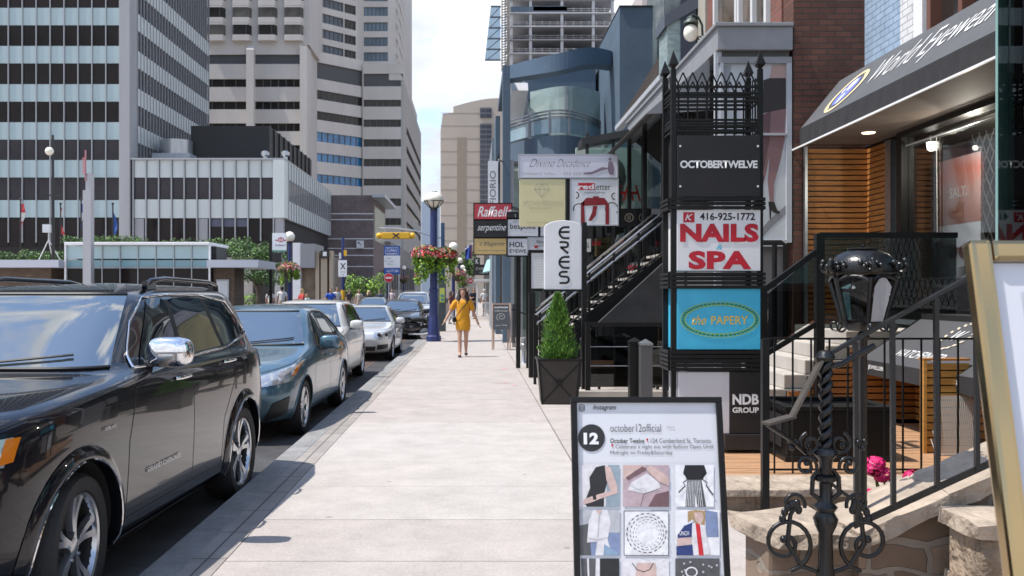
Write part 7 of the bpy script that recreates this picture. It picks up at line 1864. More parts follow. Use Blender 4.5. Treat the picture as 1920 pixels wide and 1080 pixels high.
t=thing('jacket_display','pale hooded jacket on a dress form in the shop window behind the stair','jacket',at(1176,470,CY0+.5))
m=MB();c=at(1176,452,CY0+.5);m.lathe([(.0,.30),(.08,.28),(.07,.20),(.16,.15),(.22,.0),(.20,-.2),(.22,-.34),(0,-.34)],c=c,n=14)
for s in(-1,1):m.tube([c+Vector((s*.16,0,.12)),c+Vector((s*.25,-.02,-.08)),c+Vector((s*.24,-.06,-.26))],[.07,.06,.05],8)
m.build('fabric',mat('pale_mint_fabric',(.48,.54,.53),.8),t,smooth=60)
t=thing('display_chest','honey coloured chest of drawers inside the dark shop window','chest',at(1130,490,CY0+.7))
m=MB();a,b=at(1119,480,CY0+.7),at(1150,446,CY0+.7);m.box(a.x,b.x,CY0+.7,CY0+1.1,a.z,b.z);m.build('carcass',mat('chest_wood',(.40,.29,.15),.6,var=.2),t)
for k in range(3):
 m=MB();z=a.z+(b.z-a.z)*(k+.1)/3;m.box(a.x+.03,b.x-.03,CY0+.68,CY0+.70,z,z+.10);m.build('drawer',mat('chest_wood_pale',(.46,.34,.18),.6),t)
t=thing('red_bench','bright red bench seat glimpsed through the stair rails','bench',at(1205,512,19))
m=MB();a,b=at(1182,515,19),at(1246,497,19);m.box(a.x,b.x,18.9,19.3,a.z+.06,b.z);m.build('seat',mat('red_seat',(.35,.02,.03),.4),t,bevel=.03)
for px in(1188,1240):
 m=MB();m.box(xx(px,19)-.03,xx(px,19)+.03,19.0,19.2,.9,a.z+.06);m.build('leg',STEEL,t)
# glass barrier in front of the basement, bollards, bench slats
GYR=14.2
t=thing('glass_barrier','black framed glass barrier around the basement steps','barrier',(xx(1180,GYR),GYR,0))
bq=lambda a,b:(xx(a,GYR),GYR,zx(b,GYR))
m=MB();m.bar(bq(1097,608),bq(1262,608),.06);m.build('top_rail',BLACK,t)
for px in(1089,1102,1256):
 m=MB();m.bar((xx(px,GYR),GYR+(.0 if px>1095 else.5),0),(xx(px,GYR),GYR+(.0 if px>1095 else.5),zx(606 if px>1095 else 612,GYR)),.075);m.build('post',BLACK,t)
m=MB();m.box(xx(1108,GYR),xx(1252,GYR),GYR-.005,GYR+.007,.16,zx(612,GYR));m.build('panel',GLASSD,t)
for py in(650,686):
 m=MB();m.tube([bq(1106,py),bq(1254,py)],.008,5);m.build('wire',STEEL,t)
m=MB();m.box(xx(1060,GYR),xx(1262,GYR),GYR-.12,GYR+.15,-.02,.10);m.build('kerb_stone',CONC,t,bevel=.01)
for dy,a_,b_ in((.9,(1110,622),(1260,712)),(1.3,(1150,680),(1260,740))):
 m=MB();m.bar((xx(a_[0],GYR),GYR+dy,zx(a_[1],GYR)),(xx(b_[0],GYR),GYR+dy,zx(b_[1],GYR)),.06,.09);m.build('sloping_handrail',BLACK,t)
t=thing('slatted_bench','dark brown slatted bench low behind the glass barrier','bench',(xx(1170,GYR+.6),GYR+.6,0))
for k in range(4):
 m=MB();z=.12+k*.085;m.box(xx(1115,GYR+.6),xx(1245,GYR+.6),GYR+.5+k*.03,GYR+.55+k*.03,z,z+.07);m.build('slat',mat('walnut_slat',(.09,.055,.04),.5),t)
m=MB();m.box(xx(1122,GYR+.6),xx(1126,GYR+.6),GYR+.6,GYR+.7,0,.42);m.box(xx(1232,GYR+.6),xx(1236,GYR+.6),GYR+.6,GYR+.7,0,.42);m.build('support',BLACK,t)
t=thing('basement_wall','dark wall of the basement shop under the steel stair','wall',(2.6,15.6,0))
m=MB();m.box(1.75,5.4,15.7,15.9,0,zx(560,15.7));m.build('wall',mat('basement_dark',(.035,.034,.035),.7,var=.3),t)if False else None
m=MB();m.prism([(1.75,15.7,0),(5.4,15.7,0),(5.4,15.7,2.0),(xx(1258,15.7),15.7,zx(480,15.7)),(1.75,15.7,.75)],(0,.15,0));m.build('wall',mat('basement_dark',(.035,.034,.035),.7,var=.3),t)
for i,px in enumerate((1190,1210.5)):
 Yb=13.5-.25*i;t=thing('square_bollard',['black square bollard with a pyramid cap, in front of the glass barrier','grey faced square bollard with a pyramid cap, nearest the sign tower'][i],'bollard',(xx(px,Yb),Yb,0))
 w=.085;x=xx(px,Yb);zt=zx(644+3*i,Yb);m=MB();m.box(x-w,x+w,Yb-w,Yb+w,0,zt);m.build('post',BLACK if i==0 else mat('grey_bollard',(.10,.098,.10),.45,.3),t,bevel=.006)
 m=MB();m.lathe([(w*1.5,zt),(w*1.5,zt+.03),(0,zt+.09)],c=(x,Yb,0),n=4);m.build('cap',BLACK if i==0 else STEEL,t)
# chalkboard, standpipe, hoop rail, hanging shop awning further on
t=thing('chalkboard','chalkboard A-board with a wooden frame and white chalk drawing','A-board',(xx(939,26),26,0))
CYB=26.0;m=MB();a,b=at(924,617,CYB),at(955,571,CYB);m.hexa([(a.x,CYB-.28,a.z),(b.x,CYB-.28,a.z),(b.x,CYB-.25,a.z),(a.x,CYB-.25,a.z)],[(a.x,CYB-.03,b.z),(b.x,CYB-.03,b.z),(b.x,CYB,b.z),(a.x,CYB,b.z)]);p=m.build('slate',mat('slate_board',(.035,.04,.05),.7),t)
CV=Vector((0,.25,b.z-a.z)).normalized();cc=Vector(((a.x+b.x)/2,CYB-.155,(a.z+b.z)/2))
WF2=mat('weathered_frame',(.42,.30,.24),.7)
for s in(-1,1):
 m=MB();m.bar((cc.x+s*(b.x-a.x)*.53,CYB-.32,0),(cc.x+s*(b.x-a.x)*.53,CYB-.02,zx(568,CYB)),.045);m.build('frame_stile',WF2,t)
m=MB();m.bar((a.x-.02,CYB-.02,zx(570,CYB)),(b.x+.02,CYB-.02,zx(570,CYB)),.045);m.build('frame_rail',WF2,t)
write(p,'CHAMPAGNE',cc+CV*.28,.38,.05,WHITE,V=CV,off=.006);write(p,'coffee & cake',cc+CV*.18,.36,.05,INKP,V=CV,shear=.3,off=.006);write(p,'open daily',cc-CV*.25,.34,.045,INKP,V=CV,shear=.3,off=.006)
m=MB();stroke(m,[(.0+(.02+.01*i)*cos(i*.8),(.02+.008*i)*sin(i*.8))for i in range(14)],.012,cc,XA,CV,.006);m.build('chalk_drawing',INKP,p)
for s in(-1,1):
 m=MB();m.bar((cc.x+s*.2,CYB+.25,0),(cc.x+s*.2,CYB,zx(572,CYB)),.035);m.build('rear_leg',WF2,t)
t=thing('standpipe','grey fire standpipe with two capped outlets on the pavement','standpipe',(xx(982,21),21,0))
m=MB();cx_=xx(982,21);m.lathe([(.07,0),(.05,.03),(.045,.28),(.07,.30),(.07,.42),(.04,.45),(.06,.47),(.06,.56),(.0,.60)],c=(cx_,21,0),n=14);m.build('barrel',STEEL,t,smooth=40)
for s in(-1,1):
 m=MB();m.lathe([(.035,0),(.035,.09),(.045,.09),(.045,.12),(0,.12)]if s>0 else[(0,-.12),(.045,-.12),(.045,-.09),(.035,-.09),(.035,0)],c=(cx_+s*.06,21,.44 if s>0 else.36),n=12,ax='x');m.build('outlet',STEEL,t,smooth=40)
t=thing('hoop_railing','low black railing by the blue building door','railing',(xx(968,27),27,0))
m=MB()
for px in(962,966,972):m.bar((xx(px,27),27+(px-962)*.05,0),(xx(px,27),27+(px-962)*.05,zx(570,27)),.04)
m.bar((xx(960,27),27,zx(580,27)),(xx(1000,27),27.4,zx(595,27)),.04);m.build('rails',BLACK,t)
# ------------------------------------------------------------------ lamps, baskets, trees, signs further on
def flower_basket(lab,x,y,z,r,n,trail=True,red=True,grp='flower baskets on the lamp posts'):
 t=thing('flower_basket',lab,'flower basket',(x,y,z),grp)
 m=MB();m.lathe([(r*.15,-r*.75),(r*.55,-r*.5),(r*.72,-.05),(r*.72,0)],c=(x,y,z),n=14);m.build('basket',mat('coir_basket',(.10,.075,.05),.9),t,smooth=50)
 m=MB();crown(m,[((x,y,z+r*.12),(r*1.1,r,r*.72))],n,.12,.6,(0,1,2,3));m.build('foliage',[LEAF1,LEAF2,LEAF4,LEAF3],t)
 m=MB()
 for _ in range(int(n*.5)+8):
  d=rnd_dir();d.z=abs(d.z)*.9-.15;p=Vector((x,y,z+r*.12))+Vector((d.x*r*1.06,d.y*r,d.z*r*.74))+rnd_dir()*.05;m.k=(0 if random.random()<(.58 if d.x>-.2 else.35)else 1)if red else 1;leaf(m,p,d+rnd_dir()*.5,.085*random.uniform(.6,1.3),.9)
 m.build('flowers',[FLR,FLP],t)
 if trail:
  m=MB()
  for k in range(16):
   a=random.uniform(0,2*pi);L=random.uniform(.4,1.0)*(1 if cos(a)<.4 else.6)
   for j in range(max(6,n//18)):
    q=random.random()**.8;m.k=0 if random.random()<.75 else 1
    leaf(m,(x+cos(a)*r*(.8+.12*sin(q*5+k))+random.gauss(0,.04),y+sin(a)*r*.8+random.gauss(0,.04),z+.02-L*q),rnd_dir()+Vector((0,-.6,.3)),.105,.7)
  m.build('trailing_leaves',[LEAF3,LEAF1],t)
def blue_lamp(lab,x,y,big=True,h=4.30,grp='street lamps along the street'):
 t=thing('street_lamp',lab,'street lamp',(x,y,0),grp)
 m=MB()
 if big:
  m.lathe([(.24,0),(.24,.16),(.20,.20),(.185,.5),(.17,.78),(.15,.86),(.14,1.0),(.14,1.62),(.155,1.64),(.155,1.70),(.125,1.74),(.115,h)],c=(x,y,0),n=10)
 else:m.tube([(x,y,0),(x,y,h)],[.13,.09],10)
 m.build('post',BLUEM,t,smooth=25)
 m=MB()
 if big:
  for k in range(8):
   a=2*pi*k/8;m.tube([(x+.06*cos(a),y+.06*sin(a),h),(x+.2*cos(a),y+.2*sin(a),h+.12),(x+.32*cos(a),y+.32*sin(a),h+.27)],.014,5)
  m.lathe([(.325,h+.255),(.335,h+.27),(.325,h+.285)],c=(x,y,0),n=24,cap=False);m.lathe([(.13,h-.02),(.10,h+.03),(0,h+.03)],c=(x,y,0),n=12)
  m.build('cage',DARK,t)
  m=MB();m.lathe([(.05,h+.04),(.18,h+.13),(.31,h+.265),(.33,h+.32),(.32,h+.38),(.26,h+.49),(.15,h+.555),(0,h+.58)],c=(x,y,0),n=24);m.build('globe',GLOBE,t,smooth=60)
 else:
  m.lathe([(.12,h-.05),(.16,h+.04),(.1,h+.06)],c=(x,y,0),n=10);m.build('collar',DARK,t)
  m=MB();m.ball((x,y,h+.30),.29,16,10);m.build('globe',GLOBE,t,smooth=60)
LX,LYp=-1.30,30.3
blue_lamp('tall navy blue street lamp with a domed globe at the kerb, nearest of its row',LX,LYp)
flower_basket('overflowing basket of red flowers and lime trails on the nearest navy lamp, road side',LX-.24,LYp-.1,2.78,.46,900)
flower_basket('basket of red flowers on the nearest navy lamp, pavement side',LX+.34,LYp+.05,2.74,.42,700)
m=MB();m.bar((LX-.45,LYp,2.35),(LX+.45,LYp,2.35),.05)
for i,(y,lab)in enumerate(((61,'second globe street lamp along the pavement, just past the flower baskets'),(88,'third globe street lamp along the pavement'),(112,'fourth globe street lamp along the pavement'),(131,'farthest globe street lamp along the pavement'))):
 blue_lamp(lab,-1.33,y,False,4.3)
 if i<2:flower_basket(['basket of red and pink flowers on the second street lamp','small basket of flowers on the third street lamp'][i],-1.0,y,2.5 if i else 2.7,.55,220)
blue_lamp('globe street lamp with a red flower basket across the street, beside the subway sign',xx(543,51),51,False,4.35)
flower_basket('round basket of red flowers on the lamp across the street',xx(543,51),50.85,zx(507,51),.60,700)
for i,(px,Y)in enumerate(((727,97),(757,116))):
 blue_lamp(['globe street lamp in front of the blue and white office sign','globe street lamp by the grey podium with a dark red basket'][i],xx(px,Y),Y,False,4.35)
 flower_basket(['red flower basket behind the no entry disc','dark red flower basket in front of the grey podium'][i],xx(px,Y),Y-.1,zx([508,523][i],Y),.75,260,trail=False)
# pay station, crosswalk mast, traffic signs
t=thing('pay_station','dark grey parking pay station with a yellow green panel behind the navy lamp','pay station',(xx(829,38),38,0))
m=MB();m.box(xx(822,38),xx(836,38),37.85,38.15,0,zx(522,38));m.build('casing',mat('pay_grey',(.07,.085,.09),.5),t,bevel=.02)
m=MB();m.box(xx(824.5,38),xx(834,38),37.83,37.849,zx(567,38),zx(540,38));m.build('screen',mat('pay_panel',(.55,.58,.12),.4),t)
m=MB();m.box(xx(826.5,38),xx(832.5,38),37.815,37.829,zx(557,38),zx(552,38));m.box(xx(826.5,38),xx(832.5,38),37.815,37.829,zx(564,38),zx(560,38));m.build('notice',mat('pay_notice',(.08,.30,.26),.4),t)
YW=mat('signal_yellow',(.72,.40,.015),.45)
CRY=56.0
t=thing('crosswalk_mast','yellow crosswalk beacon with a black cross on a long curved mast arm','crosswalk sign',(xx(830,CRY),CRY,0))
m=MB();m.tube([(xx(830,CRY),CRY,0),(xx(830,CRY),CRY,zx(418,CRY))],.13,10);m.build('post',mat('teal_navy_post',(.02,.06,.12),.4),t)
m=MB();m.tube([(xx(830,CRY),CRY,zx(447,CRY)),(xx(800,CRY),CRY,zx(439,CRY)),(xx(775,CRY),CRY,zx(432,CRY)),(xx(745,CRY),CRY,zx(428.5,CRY)),(xx(712,CRY),CRY,zx(428,CRY))],.05,8);m.build('mast_arm',STEEL,t,smooth=50)
m=MB();m.box(xx(716,CRY),xx(769,CRY),CRY-.2,CRY+.2,zx(448,CRY),zx(436,CRY));bxs=m.build('sign_box',YW,t,bevel=.05)
for px in(711,773):
 m=MB();m.ball((xx(px,CRY),CRY,zx(442,CRY)),(.2,.2,.19),12,8);m.build('beacon',mat('beacon_amber',(.75,.42,.02),.3),t,smooth=60)
m=MB();c=at(742.5,442,CRY-.2);stroke(m,[(-.2,-.15),(.2,.15)],.08,c);stroke(m,[(-.2,.15),(.2,-.15)],.08,c,off=.006);m.build('cross_mark',INK,bxs)
for px in(722,762):
 m=MB();m.tube([(xx(px,CRY),CRY,zx(428,CRY)),(xx(px,CRY),CRY,zx(436,CRY))],.025,6);m.build('hanger',STEEL,t)
XY=68.0
t=thing('crossing_sign','white crossing sign with a black cross on a navy post with a yellow band','traffic sign',(xx(643,XY),XY,0))
m=MB();m.tube([(xx(643,XY),XY,0),(xx(643,XY),XY,zx(445,XY))],.12,8);m.build('post',BLUEM,t)
m=MB();m.tube([(xx(643,XY),XY-.01,zx(562,XY)),(xx(643,XY),XY-.01,zx(544,XY))],.15,10);m.build('yellow_band',YW,t)
m=MB();m.box(xx(635,XY),xx(651,XY),XY-.2,XY-.16,zx(519,XY),zx(488,XY));p=m.build('plate',WHITE,t)
m=MB();c=at(643,499,XY-.2);stroke(m,[(-.16,-.22),(.16,.22)],.07,c);stroke(m,[(-.16,.22),(.16,-.22)],.07,c,off=.006);m.build('cross_mark',INK,p)
write(p,'STOP',at(643,510,XY-.2),.34,.09,INK);write(p,'FOR',at(643,515,XY-.2),.22,.08,INK)
m=MB();m.box(xx(645,XY),xx(650,XY),XY-.15,XY+.1,zx(480,XY),zx(469,XY));m.build('signal_head',YW,t)
m=MB();m.box(xx(636,XY),xx(640,XY),XY-.1,XY+.1,zx(485,XY),zx(474,XY));m.build('controller',GREYW,t)
t=thing('arrow_sign','small square white sign with a black diagonal arrow on the striped wall','traffic sign',at(675,465,117.8))
a,b=at(668.5,465,117.7),at(682,451,117.7);m=MB();m.box(a.x,b.x,117.66,117.93,a.z,b.z);p=m.build('plate',WHITE,t)
m=MB();stroke(m,[(-.2,.22),(.12,-.12)],.10,(a+b)/2+Vector((0,-.04,0)));flat(m,[(-.3,.3),(-.28,.05),(-.02,.28)],(a+b)/2+Vector((0,-.05,0)));m.build('arrow',INK,p)
for i,(px,py,r,Y,lab)in enumerate(((729,521,8.2,62,'red no entry disc on a thin post behind the parked cars'),(783,518,6,80,'red no entry disc beside the grey podium slots'),(882,527,4.6,90,'small red no entry disc behind the pedestrians on the pavement'))):
 t=thing('no_entry_sign',lab,'traffic sign',(xx(px,Y),Y,0),'no entry signs')
 rr=r/FPX*Y;m=MB();m.tube([(xx(px,Y),Y,0),(xx(px,Y),Y,zx(py-r*.8,Y))],.035,6);m.build('post',STEEL,t)
 m=MB();m.lathe([(0,-.03),(rr*1.06,-.03),(rr*1.06,-.06),(0,-.06)],c=(xx(px,Y),Y,zx(py,Y)),n=24,ax='y');p=m.build('rim',WHITE,t)
 m=MB();m.lathe([(0,-.062),(rr,-.062),(rr,-.07),(0,-.07)],c=(xx(px,Y),Y,zx(py,Y)),n=24,ax='y');p=m.build('disc',mat('traffic_red',(.55,.02,.03),.4),t)
 m=MB();m.box(xx(px,Y)-rr*.68,xx(px,Y)+rr*.68,Y-.085,Y-.071,zx(py,Y)-rr*.17,zx(py,Y)+rr*.17);m.build('bar',WHITE,p)
CB=mat('royal_blue_face',(.015,.07,.30),.4)
COY=92.0
t=thing('office_sign','tall blue and white office leasing sign in front of the grey podium','sign',(xx(735,COY),COY,0))
for nm,y0,y1,mt in(('top_panel',461,479,CB),('middle_panel',479.3,502,PALE),('bottom_panel',502.3,514,CB)):
 m=MB();m.box(xx(720,COY),xx(750,COY),COY,COY+.2,zx(y1,COY),zx(y0,COY));p=m.build(nm,mt,t)
 if nm=='top_panel':
  write(p,'Colliers',at(735,469,COY),1.0,.28,WHITE);m=MB();c=at(735,470,COY);stroke(m,[(-.62,-.34),(.62,-.34),(.62,.28),(-.62,.28),(-.62,-.34)],.05,c);m.build('outline',PALE,p);write(p,'International',at(735,474.5,COY),.9,.12,PALE)
 elif nm=='middle_panel':
  for i,s in enumerate(('Retail','For Lease','Offices')):write(p,s,at(729+i,484+5.5*i,COY),None,.15,INKG)
 else:write(p,'416 777 2200',at(736,508,COY),1.2,.24,WHITE)
for px in(722,748):
 m=MB();m.box(xx(px,COY)-.06,xx(px,COY)+.06,COY+.05,COY+.15,0,zx(514,COY));m.build('leg',STEEL,t)
# subway sign
SUY=46.0
t=thing('subway_sign','white subway sign with a red winged emblem on a tall black post','sign',(xx(509,SUY),SUY,0))
m=MB();m.box(xx(505,SUY),xx(510.5,SUY),SUY-.05,SUY+.05,0,zx(436,SUY));m.build('post',BLACK,t)
m=MB();m.box(xx(511,SUY),xx(537,SUY),SUY-.06,SUY+.06,zx(469,SUY),zx(437,SUY));p=m.build('panel',WHITEP,t)
m=MB();m.box(xx(511,SUY),xx(537,SUY),SUY-.07,SUY+.07,zx(471.5,SUY),zx(469.2,SUY));m.build('green_band',mat('green_band',(.12,.35,.26),.4),t)
write(p,'SUBWAY',at(526,460,SUY-.06),.50,.085,INK,bold=.02)
m=MB();c=at(526.5,449.5,SUY-.06);k_=SUY/FPX
stroke(m,[(.13*cos(a),.105*sin(a))for a in[2*pi*k/18 for k in range(19)]],.04,c);flat(m,[(-.27,-.05),(-.1,-.05),(-.1,.0),(-.30,.0)],c);flat(m,[(.1,-.05),(.27,-.05),(.3,.0),(.1,.0)],c);stroke(m,[(-.07,.05),(.07,.05)],.03,c);stroke(m,[(0,.05),(0,-.09)],.035,c);m.build('winged_emblem',RED,p)
m=MB();m.box(xx(511,SUY),xx(528,SUY),SUY-.04,SUY+.04,zx(492,SUY),zx(474,SUY));m.build('lower_panel',BLKP,t)
# shops beyond the plaza
t=thing('plaza_shops','low shop front with a grey canopy box and beige piers beyond the plaza','shop',(xx(600,84),86,0))
PY2=82.0
m=MB();m.box(xx(563,PY2),xx(590,PY2),PY2,PY2+5,zx(502,PY2),zx(457,PY2));m.build('canopy_box',mat('slate_canopy',(.20,.21,.23),.5),t)
m=MB();m.box(xx(548,PY2),xx(563,PY2)-.02,PY2+.2,PY2+5,0,zx(455,PY2));m.build('white_pier',GREYW,t)
m=MB();m.box(xx(563,PY2),xx(622,PY2),PY2+1,PY2+6,0,zx(480,PY2));m.build('wall',mat('bronze_shop_wall',(.16,.12,.085),.6,var=.3,vscale=.8),t)
for a,b in((590,597),(600,612),(616,623)):
 m=MB();m.box(xx(a,PY2),xx(b,PY2),PY2+.4,PY2+1.2,0,zx(470,PY2));m.build('pier',mat('beige_pier',(.36,.30,.23),.8),t)
m=MB();m.box(xx(600,PY2),xx(616,PY2),PY2+.2,PY2+.8,zx(484,PY2),zx(470,PY2));m.build('dark_fascia',BLKP,t)
m=MB();m.box(xx(605,PY2),xx(612,PY2),PY2+.12,PY2+.199,zx(480,PY2),zx(472,PY2));m.build('square_logo',GREYW,t)
# greenery
def tree(lab,x,y,h,blobs,n,size,trunk_pts,grp='trees beyond the parked cars',mats=(LEAF1,LEAF2)):
 t=thing('tree',lab,'tree',(x,y,0),grp)
 for i,P in enumerate(trunk_pts):
  m=MB();m.tube(P,[(.16 if i==0 else.09)*(1-.7*k/(len(P)-1))for k in range(len(P))],7);m.build('trunk' if i==0 else 'limb',BARK,t,smooth=60)
 m=MB();crown(m,blobs,n,size,.5);m.build('crown',list(mats),t)
 return t
TYt=54.0;T=lambda a,b,dy=0:Vector((xx(a,TYt),TYt+dy,zx(b,TYt)))
tree('spreading dark green tree behind the subway sign with a forked trunk',xx(500,TYt),TYt,4,[(T(470,478),(1.3,1.1,.50)),(T(500,470,.5),(1.1,1,.62)),(T(520,490),(.9,.9,.55)),(T(468,515),(1.1,1,.45)),(T(505,520),(1.2,1,.5)),(T(445,462,.8),(1.0,1,.42))],3800,.15,
[[T(485,575),T(484,545),T(476,528),T(460,515)],[T(484,548),T(494,525),T(505,505)],[T(478,530),T(470,500),T(478,480)]])
def hedge(lab,px0,px1,py0,py1,Y,n,size,nm='hedge',dpt=.8,mats=(LEAF1,LEAF2),grp='hedges on the terrace'):
 t=thing(nm,lab,'hedge',(xx((px0+px1)/2,Y),Y,zx(py1,Y)),grp)
 bl=[];k=max(2,int((px1-px0)/16))
 for i in range(k):
  q=(i+.5)/k;c=Vector((xx(px0+(px1-px0)*q,Y),Y+random.uniform(-.2,.2),(zx(py0,Y)+zx(py1,Y))/2+random.uniform(-.1,.1)));bl.append((c,((px1-px0)/k/FPX*Y*.75,dpt,abs(zx(py0,Y)-zx(py1,Y))*random.uniform(.42,.62))))
 m=MB();crown(m,bl,n,size,.6);m.build('foliage',list(mats),t)
 m=MB();m.box(xx(px0,Y),xx(px1,Y),Y+dpt*.3,Y+dpt*.8,0,zx(py1,Y));m.build('planter_wall',CONC,t)
hedge('clipped hedge behind the tripod mast',-40,122,470,492,64,1700,.2)
hedge('hedge top showing over the glass pavilion roof',118,275,441,458,70,900,.2)
hedge('long hedge behind the white canopy kiosk',300,470,446,482,62,2400,.18)
hedge('bright green shrubs behind the parked cars at the crossing',652,722,514,556,76,1500,.2,'shrub_bed',.9,(LEAF3,LEAF1),'shrubs near the crossing')
hedge('small shrub bed beside the brown kiosk',428,476,545,572,50,700,.12,'shrub_bed',.6,(LEAF1,LEAF3),'shrubs near the crossing')
hedge('dark leafy street trees massed far down the pavement',862,892,470,520,140,900,.45,'street_trees',2.0,(LEAF2,LEAF1),'trees far down the street')
# planter with the conical evergreen
PLY=13.5;plx=xx(1046,PLY);pw=.285
t=thing('planter','square tapered black metal planter with cross braced sides','planter',(plx,PLY,0))
m=MB();bo,to=pw*.86,pw*1.04
m.hexa([(plx-bo,PLY-bo,.0),(plx+bo,PLY-bo,.0),(plx+bo,PLY+bo,.0),(plx-bo,PLY+bo,.0)],[(plx-to,PLY-to,.62),(plx+to,PLY-to,.62),(plx+to,PLY+to,.62),(plx-to,PLY+to,.62)]);m.build('pot',mat('bronze_black_metal',(.045,.04,.037),.45,.4,var=.25),t)
m=MB();m.box(plx-to-.02,plx+to+.02,PLY-to-.02,PLY-to+.04,.62,.65);m.box(plx-to-.02,plx+to+.02,PLY+to-.04,PLY+to+.02,.62,.65);m.box(plx-to-.02,plx-to+.04,PLY-to+.04,PLY+to-.04,.62,.65);m.box(plx+to-.04,plx+to+.02,PLY-to+.04,PLY+to-.04,.62,.65);m.build('rim',BLACK,t)
for i,(u0,v0,u1,v1)in enumerate(((-1,0,1,1),(1,0,-1,1))):
 m=MB();a=Vector((plx+u0*bo,PLY-bo-.008,.02));b=Vector((plx+u1*to,PLY-to-.008,.60));m.bar(a,b,.016,.012);m.build('cross_brace',BLACK,t)
for s in(-1,1):
 m=MB();m.bar((plx+s*bo,PLY-bo-.006,.0),(plx+s*to,PLY-to-.006,.62),.03,.02);m.build('corner_strip',BLACK,t)
m=MB();m.lathe([(0,-.015),(.045,-.015),(.045,-.005),(0,-.005)],c=(plx,PLY-(bo+to)/2-.008,.31),n=14,ax='y');m.build('boss',BLACK,t)
t=thing('conical_shrub','bright green conical evergreen growing in the black planter','shrub',(plx,PLY,.6))
m=MB();m.tube([(plx,PLY,.55),(plx,PLY,1.4)],[.025,.008],6);m.build('stem',BARK,t)
m=MB();m.box(plx-to+.04,plx+to-.04,PLY-to+.04,PLY+to-.04,.56,.60);m.build('soil',mat('soil',(.05,.035,.025),.95),t)
m=MB()
for _ in range(7500):
 q=random.random()**1.25;a=random.uniform(0,2*pi);rr=(.285*(1-q)**.72+.012)*(.86+.22*sin(a*5+q*9)+.17*sin(a*9-q*27))*random.random()**.35
 if q<.10:rr*=.8+2*q
 p=Vector((plx+cos(a)*rr,PLY+sin(a)*rr,.61+.96*q+.03*rr/.25));m.k=random.choice((0,0,1,2))
 d=Vector((cos(a)*.6,sin(a)*.6,1.0))+rnd_dir()*.55;t_=d.normalized();w=t_.cross(rnd_dir()).normalized()*.008;L=random.uniform(.03,.065)
 m.face([p-w,p+w,p+t_*L])
m.build('foliage',[mat('cedar_green',(.10,.24,.03),.6,island=.45),mat('cedar_lime',(.20,.36,.05),.6,island=.4),mat('cedar_dark',(.04,.11,.02),.6,island=.4)],t)
# shop row far down the right side
t=thing('far_shop_row','dark shop fronts with a white canopy far down the pavement','shop',(3,60,0))
m=MB();m.box(1.05,7,50,95,0,5.2);m.build('wall',mat('dark_shop_wall',(.05,.05,.052),.6,var=.4,vscale=.5),t)
m=MB();m.box(xx(889,52),1.05,52,60,zx(527,52),zx(523,52));m.build('white_canopy',WHITE,t)
m=MB();m.box(xx(893,53),xx(896,53),53,53.1,0,zx(525,53));m.box(xx(910,53),xx(911.5,53),53,53.1,0,zx(525,53));m.build('canopy_post',WHITE,t)
m=MB()
for k in range(8):m.box(xx(908+2.2*k,52.5),xx(909+2.2*k,52.5),52.5,52.55,.05,1.0)
m.box(xx(907,52.5),xx(926,52.5),52.48,52.57,.98,1.05);m.build('white_railing',WHITE,t)
t,p=signpx('shop_sign','black fascia sign with white capitals over the far white canopy',888,926,496,516,49.8,BLKP,[('STARBUCKS',.5,.4,.8,.25,INKP),('COFFEE',.5,.75,.4,.16,INKP)])
signpx('shop_sign','small black square sign with one white letter far down the pavement',889,900,483,497,49,BLKP,[('K',.5,.5,.45,.6,WHITE)])
t=thing('shop_umbrella','pale turquoise and lime shop awning jutting over the far pavement','awning',at(915,505,44))
m=MB();q4=lambda a,b,y:Vector((xx(a,44),y,zx(b,44)))
m.hexa([q4(905,511,43),q4(930,506,43),q4(930,506,46),q4(905,511,46)],[q4(913,488,43.4),q4(931,484,43.4),q4(931,484,46),q4(913,488,46)]);m.build('canvas',mat('turquoise_canvas',(.35,.62,.64),.7),t)
m=MB();m.box(xx(921,44),xx(934,44),43.2,43.4,zx(486,44),zx(480,44));m.build('lime_trim',mat('lime_canvas',(.35,.60,.10),.7),t)
t=thing('doorway_planter','pot of yellow green leaves and flowers by the far white pillar','planter',(xx(932,40),40,0))
m=MB();m.box(xx(926,40),xx(939,40),39.8,40.2,0,zx(568,40));m.build('pot',WHITE,t);m=MB();crown(m,[(at(932,560,40),(.22,.2,.18))],220,.09,.6);m.build('leaves',[LEAF3,FLR],t)
t=thing('white_pillar','cream shop pillar beside the turquoise awning','pillar',(xx(923,43),43,0))
m=MB();m.box(xx(918,43),xx(929,43),42.8,43.2,0,zx(500,43));m.build('shaft',mat('cream_pillar',(.55,.52,.46),.7),t)
t=thing('hanging_flag','blue flag with a red and white corner hanging over the far pavement','flag',at(882,470,64))
m=MB();m.tube([at(893,452,64),at(872,468,64)],.03,6);m.build('staff',STEEL,t)
m=MB()
for j in range(8):
 q0,q1=j/8,(j+1)/8;e=lambda q:at(873+13*q,461+3*sin(q*6),64+.2*sin(q*8));f=lambda q:at(872+14*q,487-3*q,64+.2*sin(q*8+1))
 m.k=1 if j>5 else 0;m.hexa([f(q0),f(q1),f(q1)+Vector((0,.02,0)),f(q0)+Vector((0,.02,0))],[e(q0),e(q1),e(q1)+Vector((0,.02,0)),e(q0)+Vector((0,.02,0))])
m.build('cloth',[mat('flag_blue',(.03,.06,.30),.7),mat('flag_red_white',(.55,.28,.30),.7)],t)
